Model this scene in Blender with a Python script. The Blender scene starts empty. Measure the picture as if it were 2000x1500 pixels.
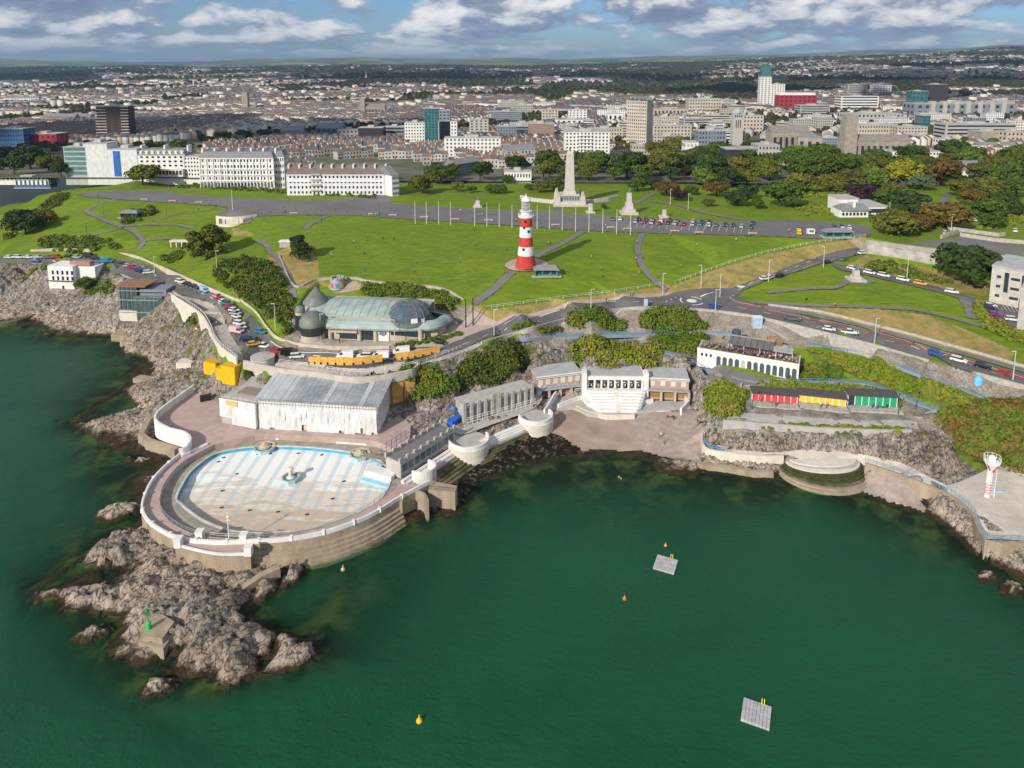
import bpy, math, random
import numpy as np
from mathutils import Vector, Matrix
from mathutils.geometry import delaunay_2d_cdt

random.seed(7)
RNG = np.random.default_rng(7)
SC = bpy.context.scene
COL = SC.collection

# ------------------------------------------------------------------ camera
# a drone about 109 m above the sea, looking a little below the horizon, lens shifted down
FPX, CPX, CPY, PITCH, CAMH = 1389.0, 1000.0, 338.0, math.atan(0.1516), 109.0
cam_data = bpy.data.cameras.new("camera")
cam_data.sensor_width = 36.0
cam_data.lens = 36.0 * FPX / 2000.0
cam_data.shift_y = -(750.0 - CPY) / 2000.0
cam_data.clip_start = 1.0
cam_data.clip_end = 60000.0
camera = bpy.data.objects.new("camera", cam_data)
camera.location = (0, 0, CAMH)
camera.rotation_euler = (math.pi / 2 - PITCH, 0, 0)
COL.objects.link(camera)
SC.camera = camera

# ------------------------------------------------------------------ sun, sky, exposure
SUN_DIR = Vector((-0.515, -0.713, 0.475)).normalized()      # towards the sun
sun_data = bpy.data.lights.new("sun", "SUN")
sun_data.energy = 5.0
sun_data.angle = math.radians(0.5)
sun_data.color = (1.0, 0.93, 0.82)
sun = bpy.data.objects.new("sun", sun_data)
sun.rotation_euler = SUN_DIR.to_track_quat("Z", "Y").to_euler()
sun.location = (-100, -150, 300)
COL.objects.link(sun)
SC.view_settings.view_transform = "Standard"
SC.view_settings.look = "None"
SC.view_settings.exposure = 0.0
SC.view_settings.gamma = 1.0
SC.view_settings.use_curve_mapping = False
SC.cycles.max_bounces = 6
SC.cycles.diffuse_bounces = 3
SC.cycles.glossy_bounces = 2
SC.cycles.transparent_max_bounces = 12
SC.cycles.volume_bounces = 0
SC.cycles.use_adaptive_sampling = True


class NT:
    """small helper round a node tree"""
    def __init__(self, tree):
        self.t = tree
        tree.nodes.clear()
    def n(self, kind, **kw):
        nd = self.t.nodes.new(kind)
        for k, v in kw.items():
            if k.startswith("i_"):
                key = k[2:]
                nd.inputs[int(key) if key.isdigit() else key.replace("_", " ")].default_value = v
            else:
                setattr(nd, k, v)
        return nd
    def l(self, a, ao, b, bi):
        self.t.links.new(a.outputs[ao], b.inputs[bi])
    def math(self, op, a, b=None, c=None, clamp=False):
        nd = self.t.nodes.new("ShaderNodeMath"); nd.operation = op; nd.use_clamp = clamp
        for i, x in enumerate((a, b, c)):
            if x is None: continue
            if isinstance(x, (int, float)): nd.inputs[i].default_value = x
            else: self.t.links.new(x, nd.inputs[i])
        return nd.outputs[0]
    def vmath(self, op, a, b=None):
        nd = self.t.nodes.new("ShaderNodeVectorMath"); nd.operation = op
        for i, x in enumerate((a, b)):
            if x is None: continue
            if isinstance(x, (tuple, list)): nd.inputs[i].default_value = x
            else: self.t.links.new(x, nd.inputs[i])
        return nd.outputs[0]
    def mix(self, fac, a, b, blend="MIX"):
        nd = self.t.nodes.new("ShaderNodeMix"); nd.data_type = "RGBA"; nd.blend_type = blend
        for i, x in ((0, fac), (6, a), (7, b)):
            if isinstance(x, (int, float)): nd.inputs[i].default_value = x
            elif isinstance(x, (tuple, list)): nd.inputs[i].default_value = tuple(x[:3]) + (1.0,)
            else: self.t.links.new(x, nd.inputs[i])
        return nd.outputs[2]
    def ramp(self, fac, stops, interp="LINEAR"):
        nd = self.t.nodes.new("ShaderNodeValToRGB")
        cr = nd.color_ramp; cr.interpolation = interp
        while len(cr.elements) < len(stops): cr.elements.new(0.5)
        for e, (p, c) in zip(cr.elements, stops):
            e.position = p
            e.color = (c, c, c, 1) if isinstance(c, (int, float)) else tuple(c) + (1.0,)
        self.t.links.new(fac, nd.inputs[0])
        return nd.outputs[0]
    def noise(self, vec, scale, detail=3.0, rough=0.55, dist=0.0):
        nd = self.t.nodes.new("ShaderNodeTexNoise")
        nd.inputs["Scale"].default_value = scale
        nd.inputs["Detail"].default_value = detail
        nd.inputs["Roughness"].default_value = rough
        nd.inputs["Distortion"].default_value = dist
        if vec is not None: self.t.links.new(vec, nd.inputs["Vector"])
        return nd.outputs["Fac"]


# ---- the sky: Nishita air with a broken deck of cumulus, lit from the sun's side
world = bpy.data.worlds.new("World")
SC.world = world
world.use_nodes = True
w = NT(world.node_tree)
w_out = w.n("ShaderNodeOutputWorld")
w_bg = w.n("ShaderNodeBackground")
w_bg.inputs[1].default_value = 0.074
sky = w.n("ShaderNodeTexSky", sky_type="NISHITA")
sky.sun_disc = False
sky.sun_elevation = math.asin(SUN_DIR.z)
sky.sun_rotation = math.atan2(SUN_DIR.x, SUN_DIR.y)
sky.altitude = 100.0
sky.air_density = 1.0
sky.dust_density = 0.6
sky.ozone_density = 1.6
tc = w.n("ShaderNodeTexCoord")
sep = w.n("ShaderNodeSeparateXYZ"); w.l(tc, "Generated", sep, 0)
elev = w.math("MAXIMUM", sep.outputs[2], 0.0)
hor = w.math("SQRT", w.math("ADD", w.math("MULTIPLY", sep.outputs[0], sep.outputs[0]), w.math("ADD", w.math("MULTIPLY", sep.outputs[1], sep.outputs[1]), 1e-6)))
comb = w.n("ShaderNodeCombineXYZ")                            # compass direction on a circle, height on a log scale
w.t.links.new(w.math("MULTIPLY", w.math("DIVIDE", sep.outputs[0], hor), 8.5), comb.inputs[0])
w.t.links.new(w.math("MULTIPLY", w.math("DIVIDE", sep.outputs[1], hor), 8.5), comb.inputs[1])
w.t.links.new(w.math("MULTIPLY", w.math("LOGARITHM", w.math("ADD", elev, 0.022), 2.718), 1.75), comb.inputs[2])
base_v = comb.outputs[0]
def cloud_density(v):
    big = w.noise(v, 0.55, 2.0, 0.5)
    fine = w.noise(v, 1.75, 7.0, 0.56, 0.15)
    return w.math("ADD", w.math("MULTIPLY", big, 0.55), w.math("MULTIPLY", fine, 0.60))
den = cloud_density(base_v)
den_up = cloud_density(w.vmath("ADD", base_v, (-0.12, -0.05, 0.30)))
cover = w.ramp(den, [(0.45, 0.0), (0.565, 1.0)], "EASE")
light = w.math("ADD", 0.44, w.math("MULTIPLY", w.math("SUBTRACT", den, den_up), 4.2), clamp=True)
ccol = w.ramp(light, [(0.0, (2.7, 3.4, 5.1)), (0.38, (4.3, 5.0, 6.6)), (0.62, (9.2, 9.5, 10.2)), (1.0, (13.6, 13.3, 13.0))])
# thin the clouds into the pale blue air near the horizon
low = w.ramp(elev, [(0.0, 0.05), (0.012, 0.35), (0.04, 0.85), (0.08, 1.0)])
skyc = w.mix(1.0, sky.outputs[0], (0.70, 0.98, 1.40), "MULTIPLY")
fac = w.math("MULTIPLY", cover, low)
w.t.links.new(w.mix(fac, skyc, ccol), w_bg.inputs[0])
w.l(w_bg, 0, w_out, 0)

# ------------------------------------------------------------------ picture point -> place on the ground
_c, _s = math.cos(PITCH), math.sin(PITCH)
def W(px, py, z=0.0):
    u = (px - CPX) / FPX; v = (py - CPY) / FPX
    t = (CAMH - z) / (_s + v * _c)
    return (u * t, (_c - v * _s) * t, z)
def zat(py, Y):                          # height that shows at picture row py at distance Y
    v = (py - CPY) / FPX
    return CAMH - Y / (_c - v * _s) * (_s + v * _c)
def XY(px, py, Y):                       # x at distance Y
    v = (py - CPY) / FPX
    return (px - CPX) / FPX * Y / (_c - v * _s)
def to_px(x, y, z):
    d = CAMH - z
    ww = y * _c + d * _s
    return CPX + FPX * x / ww, CPY + FPX * (-y * _s + d * _c) / ww

def hash2(ix, iy, seed):
    n = (ix * 374761393 + iy * 668265263 + seed * 1442695041) & 0x7fffffff
    n = ((n ^ (n >> 13)) * 1274126177) & 0x7fffffff
    return ((n ^ (n >> 16)) & 0xffff) / 65535.0
def vnoise(x, y, seed=0):
    ix = np.floor(x).astype(np.int64); iy = np.floor(y).astype(np.int64)
    fx = x - ix; fy = y - iy
    fx = fx * fx * (3 - 2 * fx); fy = fy * fy * (3 - 2 * fy)
    a = hash2(ix, iy, seed); b = hash2(ix + 1, iy, seed)
    c = hash2(ix, iy + 1, seed); d = hash2(ix + 1, iy + 1, seed)
    return (a * (1 - fx) + b * fx) * (1 - fy) + (c * (1 - fx) + d * fx) * fy
def fbm(x, y, oct=4, seed=0, gain=0.5):
    s = 0; a = 1.0; tot = 0
    for i in range(oct):
        s = s + a * vnoise(x * 2 ** i, y * 2 ** i, seed + i * 17); tot += a; a *= gain
    return s / tot
def inpoly(px, py, poly):
    px = np.asarray(px, float); py = np.asarray(py, float)
    r = np.zeros(px.shape, bool); n = len(poly)
    for i in range(n):
        x1, y1 = poly[i][:2]; x2, y2 = poly[(i + 1) % n][:2]
        if y1 == y2: continue
        cnd = ((y1 > py) != (y2 > py)) & (px < (x2 - x1) * (py - y1) / (y2 - y1) + x1)
        r ^= cnd
    return r
def smooth(pts, n=6, closed=False):
    """Catmull-Rom through the points (any dimension)"""
    P = [np.array(p, float) for p in pts]; out = []; m = len(P)
    for i in range(m if closed else m - 1):
        p0 = P[(i - 1) % m] if closed or i > 0 else P[0] * 2 - P[1]
        p1 = P[i]; p2 = P[(i + 1) % m]
        p3 = P[(i + 2) % m] if closed or i + 2 < m else P[-1] * 2 - P[-2]
        for k in range(n):
            t = k / n
            out.append(tuple(0.5 * (2 * p1 + (p2 - p0) * t + (2 * p0 - 5 * p1 + 4 * p2 - p3) * t * t + (3 * p1 - p0 - 3 * p2 + p3) * t ** 3)))
    if not closed: out.append(tuple(P[-1]))
    return out
def dens(pts, step):
    out = []
    for a, b in zip(pts[:-1], pts[1:]):
        a = np.array(a, float); b = np.array(b, float)
        n = max(1, int(np.linalg.norm((b - a)[:2]) / step))
        out += [tuple(a + (b - a) * k / n) for k in range(n)]
    return out + [tuple(pts[-1])]

# ------------------------------------------------------------------ materials
MATS = {}
def mat(name, col, col2=None, rough=0.85, scale=0.6, var=0.18, bump=0.0, bscale=None, metal=0.0, spec=0.3, objcol=False,
        rnd=0.0, fine=0.0, local=False, stretch=None):
    if name in MATS: return MATS[name]
    m = bpy.data.materials.new(name); m.use_nodes = True
    t = NT(m.node_tree)
    out = t.n("ShaderNodeOutputMaterial"); b = t.n("ShaderNodeBsdfPrincipled")
    t.l(b, 0, out, 0)
    if local: v = t.n("ShaderNodeTexCoord").outputs["Object"]
    else: v = t.n("ShaderNodeNewGeometry").outputs["Position"]
    if stretch:
        v = t.vmath("MULTIPLY", v, stretch)
    f = t.noise(v, scale, 5.0, 0.6)
    fac = t.ramp(f, [(0.3, 0.0), (0.7, 1.0)])
    if objcol:
        oi = t.n("ShaderNodeObjectInfo")
        lo = t.mix(1.0, oi.outputs["Color"], (1 - var,) * 3, "MULTIPLY")
        hi = t.mix(1.0, oi.outputs["Color"], (1 + var,) * 3, "MULTIPLY")
        c = t.mix(fac, lo, hi)
    else:
        a = col if col2 else tuple(x * (1 - var) for x in col)
        d = col2 if col2 else tuple(min(1, x * (1 + var)) for x in col)
        c = t.mix(fac, a, d)
    if fine:
        g = t.ramp(t.noise(v, scale * 9, 3.0, 0.7), [(0.25, 1 - fine), (0.75, 1 + fine)])
        c = t.mix(1.0, c, g, "MULTIPLY")
    if rnd:
        oi2 = t.n("ShaderNodeObjectInfo")
        hsv = t.n("ShaderNodeHueSaturation")
        t.t.links.new(t.math("ADD", 1 - rnd, t.math("MULTIPLY", oi2.outputs["Random"], 2 * rnd)), hsv.inputs["Value"])
        t.t.links.new(t.math("ADD", 0.5 - rnd * 0.06, t.math("MULTIPLY", oi2.outputs["Random"], rnd * 0.12)), hsv.inputs["Hue"])
        t.t.links.new(c, hsv.inputs["Color"]); c = hsv.outputs[0]
    t.t.links.new(c, b.inputs["Base Color"])
    b.inputs["Roughness"].default_value = rough
    b.inputs["Metallic"].default_value = metal
    b.inputs["Specular IOR Level"].default_value = spec
    if bump:
        bn = t.n("ShaderNodeBump"); bn.inputs["Strength"].default_value = 1.0
        bn.inputs["Distance"].default_value = bump
        t.t.links.new(t.noise(v, bscale or scale * 4, 5.0, 0.65), bn.inputs["Height"])
        t.l(bn, 0, b, "Normal")
    MATS[name] = m
    return m

# ------------------------------------------------------------------ mesh builder
class MB:
    def __init__(self): self.v = []; self.f = []; self.m = []; self.mi = 0
    def mat(self, i): self.mi = i; return self
    def add(self, vs, fs):
        o = len(self.v); self.v += [tuple(p) for p in vs]
        self.f += [tuple(i + o for i in f) for f in fs]; self.m += [self.mi] * len(fs); return self
    def box(self, x, y, z, sx, sy, sz, rot=0.0, taper=1.0, bottom=False):
        """centre x,y; base z; full sizes"""
        c, s = math.cos(rot), math.sin(rot); vs = []
        for k, (zz, q) in enumerate(((z, 1.0), (z + sz, taper))):
            for ax, ay in ((-1, -1), (1, -1), (1, 1), (-1, 1)):
                dx, dy = ax * sx / 2 * q, ay * sy / 2 * q
                vs.append((x + dx * c - dy * s, y + dx * s + dy * c, zz))
        fs = [(0, 1, 5, 4), (1, 2, 6, 5), (2, 3, 7, 6), (3, 0, 4, 7), (4, 5, 6, 7)]
        if bottom: fs.append((3, 2, 1, 0))
        return self.add(vs, fs)
    def prism(self, poly, z0, z1, cap=True, z1s=None):
        n = len(poly); a = sum(poly[i][0] * poly[(i + 1) % n][1] - poly[(i + 1) % n][0] * poly[i][1] for i in range(n))
        if a < 0: poly = list(poly)[::-1]; z1s = z1s[::-1] if z1s else None
        vs = [(p[0], p[1], z0) for p in poly] + [(p[0], p[1], z1s[i] if z1s else z1) for i, p in enumerate(poly)]
        fs = [(i, (i + 1) % n, n + (i + 1) % n, n + i) for i in range(n)]
        if cap:
            r = delaunay_2d_cdt([Vector(p[:2]) for p in poly], [], [list(range(n))], 1, 1e-5)
            if len(r[0]) == n:
                mp = [o[0] for o in r[3]]
                fs += [tuple(n + mp[i] for i in f) for f in r[2]]
            else: fs.append(tuple(range(n, 2 * n)))
        return self.add(vs, fs)
    def lathe(self, prof, x=0, y=0, z=0, n=16, cap=True, a0=0.0, a1=2 * math.pi, sq=1.0):
        full = abs(a1 - a0 - 2 * math.pi) < 1e-6; k = n if full else n + 1
        vs = []
        for r, h in prof:
            for i in range(k):
                a = a0 + (a1 - a0) * i / n
                vs.append((x + r * math.cos(a), y + r * math.sin(a) * sq, z + h))
        fs = []
        for j in range(len(prof) - 1):
            for i in range(k if full else k - 1):
                i2 = (i + 1) % k
                fs.append((j * k + i, j * k + i2, (j + 1) * k + i2, (j + 1) * k + i))
        if cap and full: fs.append(tuple((len(prof) - 1) * k + i for i in range(k)))
        return self.add(vs, fs)
    def tube(self, pts, r, n=6):
        pts = [Vector(p) for p in pts]; vs = []; fs = []
        for i, p in enumerate(pts):
            d = (pts[min(i + 1, len(pts) - 1)] - pts[max(i - 1, 0)]).normalized()
            u = d.cross(Vector((0, 0, 1))); u = u.normalized() if u.length > 1e-4 else Vector((1, 0, 0))
            w_ = u.cross(d).normalized(); rr = r[i] if isinstance(r, (list, tuple)) else r
            vs += [tuple(p + (u * math.cos(2 * math.pi * k / n) + w_ * math.sin(2 * math.pi * k / n)) * rr) for k in range(n)]
        for i in range(len(pts) - 1):
            for k in range(n):
                k2 = (k + 1) % n
                fs.append((i * n + k, i * n + k2, (i + 1) * n + k2, (i + 1) * n + k))
        fs.append(tuple((len(pts) - 1) * n + k for k in range(n))); fs.append(tuple(range(n))[::-1])
        return self.add(vs, fs)
    def strip(self, pts, wid, zoff, thick=None, closed=False, side=0.0):
        """a wall or band along pts (x,y,z): width wid, from z to z+zoff; side shifts it sideways"""
        P = [Vector(p) for p in pts]; m = len(P); vs = []; fs = []
        for i, p in enumerate(P):
            a = P[(i - 1) % m] if (closed or i > 0) else P[i]; b = P[(i + 1) % m] if (closed or i < m - 1) else P[i]
            d = b - a; d.z = 0; d = d.normalized() if d.length > 1e-6 else Vector((1, 0, 0))
            nn = Vector((d.y, -d.x, 0))
            q0 = p + nn * (side - wid / 2); q1 = p + nn * (side + wid / 2)
            zb = thick[i] if isinstance(thick, (list, tuple)) else (p.z if thick is None else thick)
            vs += [(q0.x, q0.y, zb), (q1.x, q1.y, zb), (q1.x, q1.y, p.z + zoff), (q0.x, q0.y, p.z + zoff)]
        for i in range(m if closed else m - 1):
            a = i * 4; b = ((i + 1) % m) * 4
            fs += [(a + 1, b + 1, b + 2, a + 2), (a + 2, b + 2, b + 3, a + 3), (b + 0, a + 0, a + 3, b + 3)]
        if not closed: fs += [(0, 1, 2, 3), ((m - 1) * 4 + 1, (m - 1) * 4, (m - 1) * 4 + 3, (m - 1) * 4 + 2)]
        return self.add(vs, fs)
    def gable(self, x, y, z, sx, sy, h, rot=0.0, over=0.25, hip=0.0):
        """roof over a box, ridge along local x"""
        c, s = math.cos(rot), math.sin(rot); a = sx / 2 + over; b = sy / 2 + over
        loc = [(-a, -b, 0), (a, -b, 0), (a, b, 0), (-a, b, 0), (-a + hip, 0, h), (a - hip, 0, h)]
        vs = [(x + p[0] * c - p[1] * s, y + p[0] * s + p[1] * c, z + p[2]) for p in loc]
        return self.add(vs, [(0, 1, 5, 4), (2, 3, 4, 5), (1, 2, 5), (3, 0, 4), (3, 2, 1, 0)])
    def mesh(self, name, mats, off=(0, 0, 0), smooth_=False):
        me = bpy.data.meshes.new(name)
        o = off
        me.from_pydata([(a - o[0], b - o[1], c - o[2]) for a, b, c in self.v], [], self.f)
        for m_ in (mats if isinstance(mats, (list, tuple)) else [mats]): me.materials.append(m_)
        if isinstance(mats, (list, tuple)) and len(mats) > 1: me.polygons.foreach_set("material_index", self.m)
        if smooth_: me.polygons.foreach_set("use_smooth", [True] * len(self.f))
        me.update(); return me
    def build(self, name, mats, parent=None, smooth_=False, kind=None, label=None):
        off = tuple(parent.location) if parent is not None else (0, 0, 0)
        o = bpy.data.objects.new(name, self.mesh(name, mats, off, smooth_))
        COL.objects.link(o)
        if parent is not None: o.parent = parent
        if kind: o["kind"] = kind
        if label: o["label"] = label
        return o

def tag(o, label, cat, group=None, kind=None):
    o["label"] = label; o["category"] = cat
    if group: o["group"] = group
    if kind: o["kind"] = kind
    return o
def thing(name, label, cat, loc=(0, 0, 0), group=None):
    o = bpy.data.objects.new(name, None); o.location = loc; COL.objects.link(o)
    o.empty_display_size = 0.5
    return tag(o, label, cat, group)
def single(mb, name, mats, label, cat, loc=None, group=None, smooth_=False):
    """a thing that is one mesh, its origin at loc"""
    off = loc or (0, 0, 0)
    o = bpy.data.objects.new(name, mb.mesh(name, mats, off, smooth_)); o.location = off
    COL.objects.link(o); return tag(o, label, cat, group)
KIDS = {}
def freeze(root):
    """remember the children of a prototype so that copies need no search"""
    KIDS[root.name] = [(ch, [g for g in COL.objects if g.parent is ch]) for ch in COL.objects if ch.parent is root]
def clone(root, loc, rot=0.0, scale=1.0, label=None, color=None, first=[]):
    r = root.copy(); COL.objects.link(r)
    r.location = loc; r.rotation_euler = (0, 0, rot)
    r.scale = scale if isinstance(scale, tuple) else (scale,) * 3
    if label: r["label"] = label
    if color is not None: r.color = tuple(color[:3]) + (1,)
    for ch, gs in KIDS.get(root.name, []):
        c = ch.copy(); COL.objects.link(c); c.parent = r
        if color is not None: c.color = tuple(color[:3]) + (1,)
        for g in gs:
            d = g.copy(); COL.objects.link(d); d.parent = c
            if color is not None: d.color = tuple(color[:3]) + (1,)
    return r
def drop(root):
    """remove a prototype once its copies stand"""
    for ch, gs in KIDS.get(root.name, []):
        for g in gs: bpy.data.objects.remove(g)
        bpy.data.objects.remove(ch)
    bpy.data.objects.remove(root)
def struct(name, mb, mats, smooth_=False):
    return mb.build(name, mats, None, smooth_, "structure")
ORD = ["first", "second", "third", "fourth", "fifth", "sixth", "seventh", "eighth", "ninth", "tenth", "eleventh", "twelfth", "thirteenth", "fourteenth", "fifteenth", "sixteenth", "seventeenth", "eighteenth"]

# ------------------------------------------------------------------ terrain control lines: (picture x, picture y, height above the sea)
COAST = [(-60,634),(0,632),(60,628),(80,637),(110,655),(170,655),(235,655),(240,690),(285,700),(300,720),(290,740),(240,760),(180,790),
 (140,828),(190,860),(250,880),(300,888),(310,905),(292,925),(274,985),(270,1035),(250,1050),(215,1058),(165,1085),(195,1112),(228,1128),
 (200,1142),(130,1148),(58,1160),(115,1178),(180,1195),(232,1208),(235,1235),(205,1275),(265,1300),(320,1298),(350,1320),(420,1326),(505,1322),
 (510,1290),(535,1288),(620,1285),(612,1255),(545,1235),(490,1212),(470,1200),(492,1178),(545,1150),(570,1118),(602,1098),(640,1084),
 (700,1064),(770,1030),(840,1006),(890,1005),(905,960),(930,932),(1000,905),(1060,890),(1130,885),(1200,880),(1280,890),(1340,896),
 (1370,915),(1440,922),(1520,935),(1560,950),(1620,964),(1680,962),(1750,985),(1815,1003),(1880,1052),(1915,1088),(1940,1102),(2000,1132),(2080,1170)]
PTS = [(x, y, 0.0) for x, y in COAST]
SEABED = [(0,700,-5),(150,725,-4),(80,800,-4),(90,900,-4),(190,940,-.8),(120,1030,-3),(0,1130,-4),(30,1250,-3),(150,1345,-2),(280,1390,-1.4),(420,1385,-1.3),
 (560,1350,-1.6),(690,1300,-1.6),(600,1180,-3),(700,1110,-1.6),(860,1065,-2.6),(950,1000,-1.3),(1080,950,-.9),(1250,935,-.7),(1350,960,-1),(1480,985,-1),
 (1700,1020,-1.1),(1820,1075,-1.2),(1890,1150,-2.6),(1990,1210,-2),(0,1500,-9),(500,1500,-9),(1000,1400,-10),(1000,1150,-7),(1500,1180,-8),(2000,1400,-8),
 (1300,1030,-3),(0,900,-8),(-200,900,-9),(2200,1300,-6),(250,820,-2),(230,905,-.8),(260,1000,-.9),(1600,1010,-2.6),(205,1118,-.8),(236,1121,-.4),(150,1122,-1.2),(215,1226,-.9),(228,1216,-.6),(330,1302,-.7),(518,1302,-.6),(474,1194,-.4),(100,1190,-1.5),(560,1215,-1.6),(520,1190,-1)]
PTS += SEABED
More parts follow.
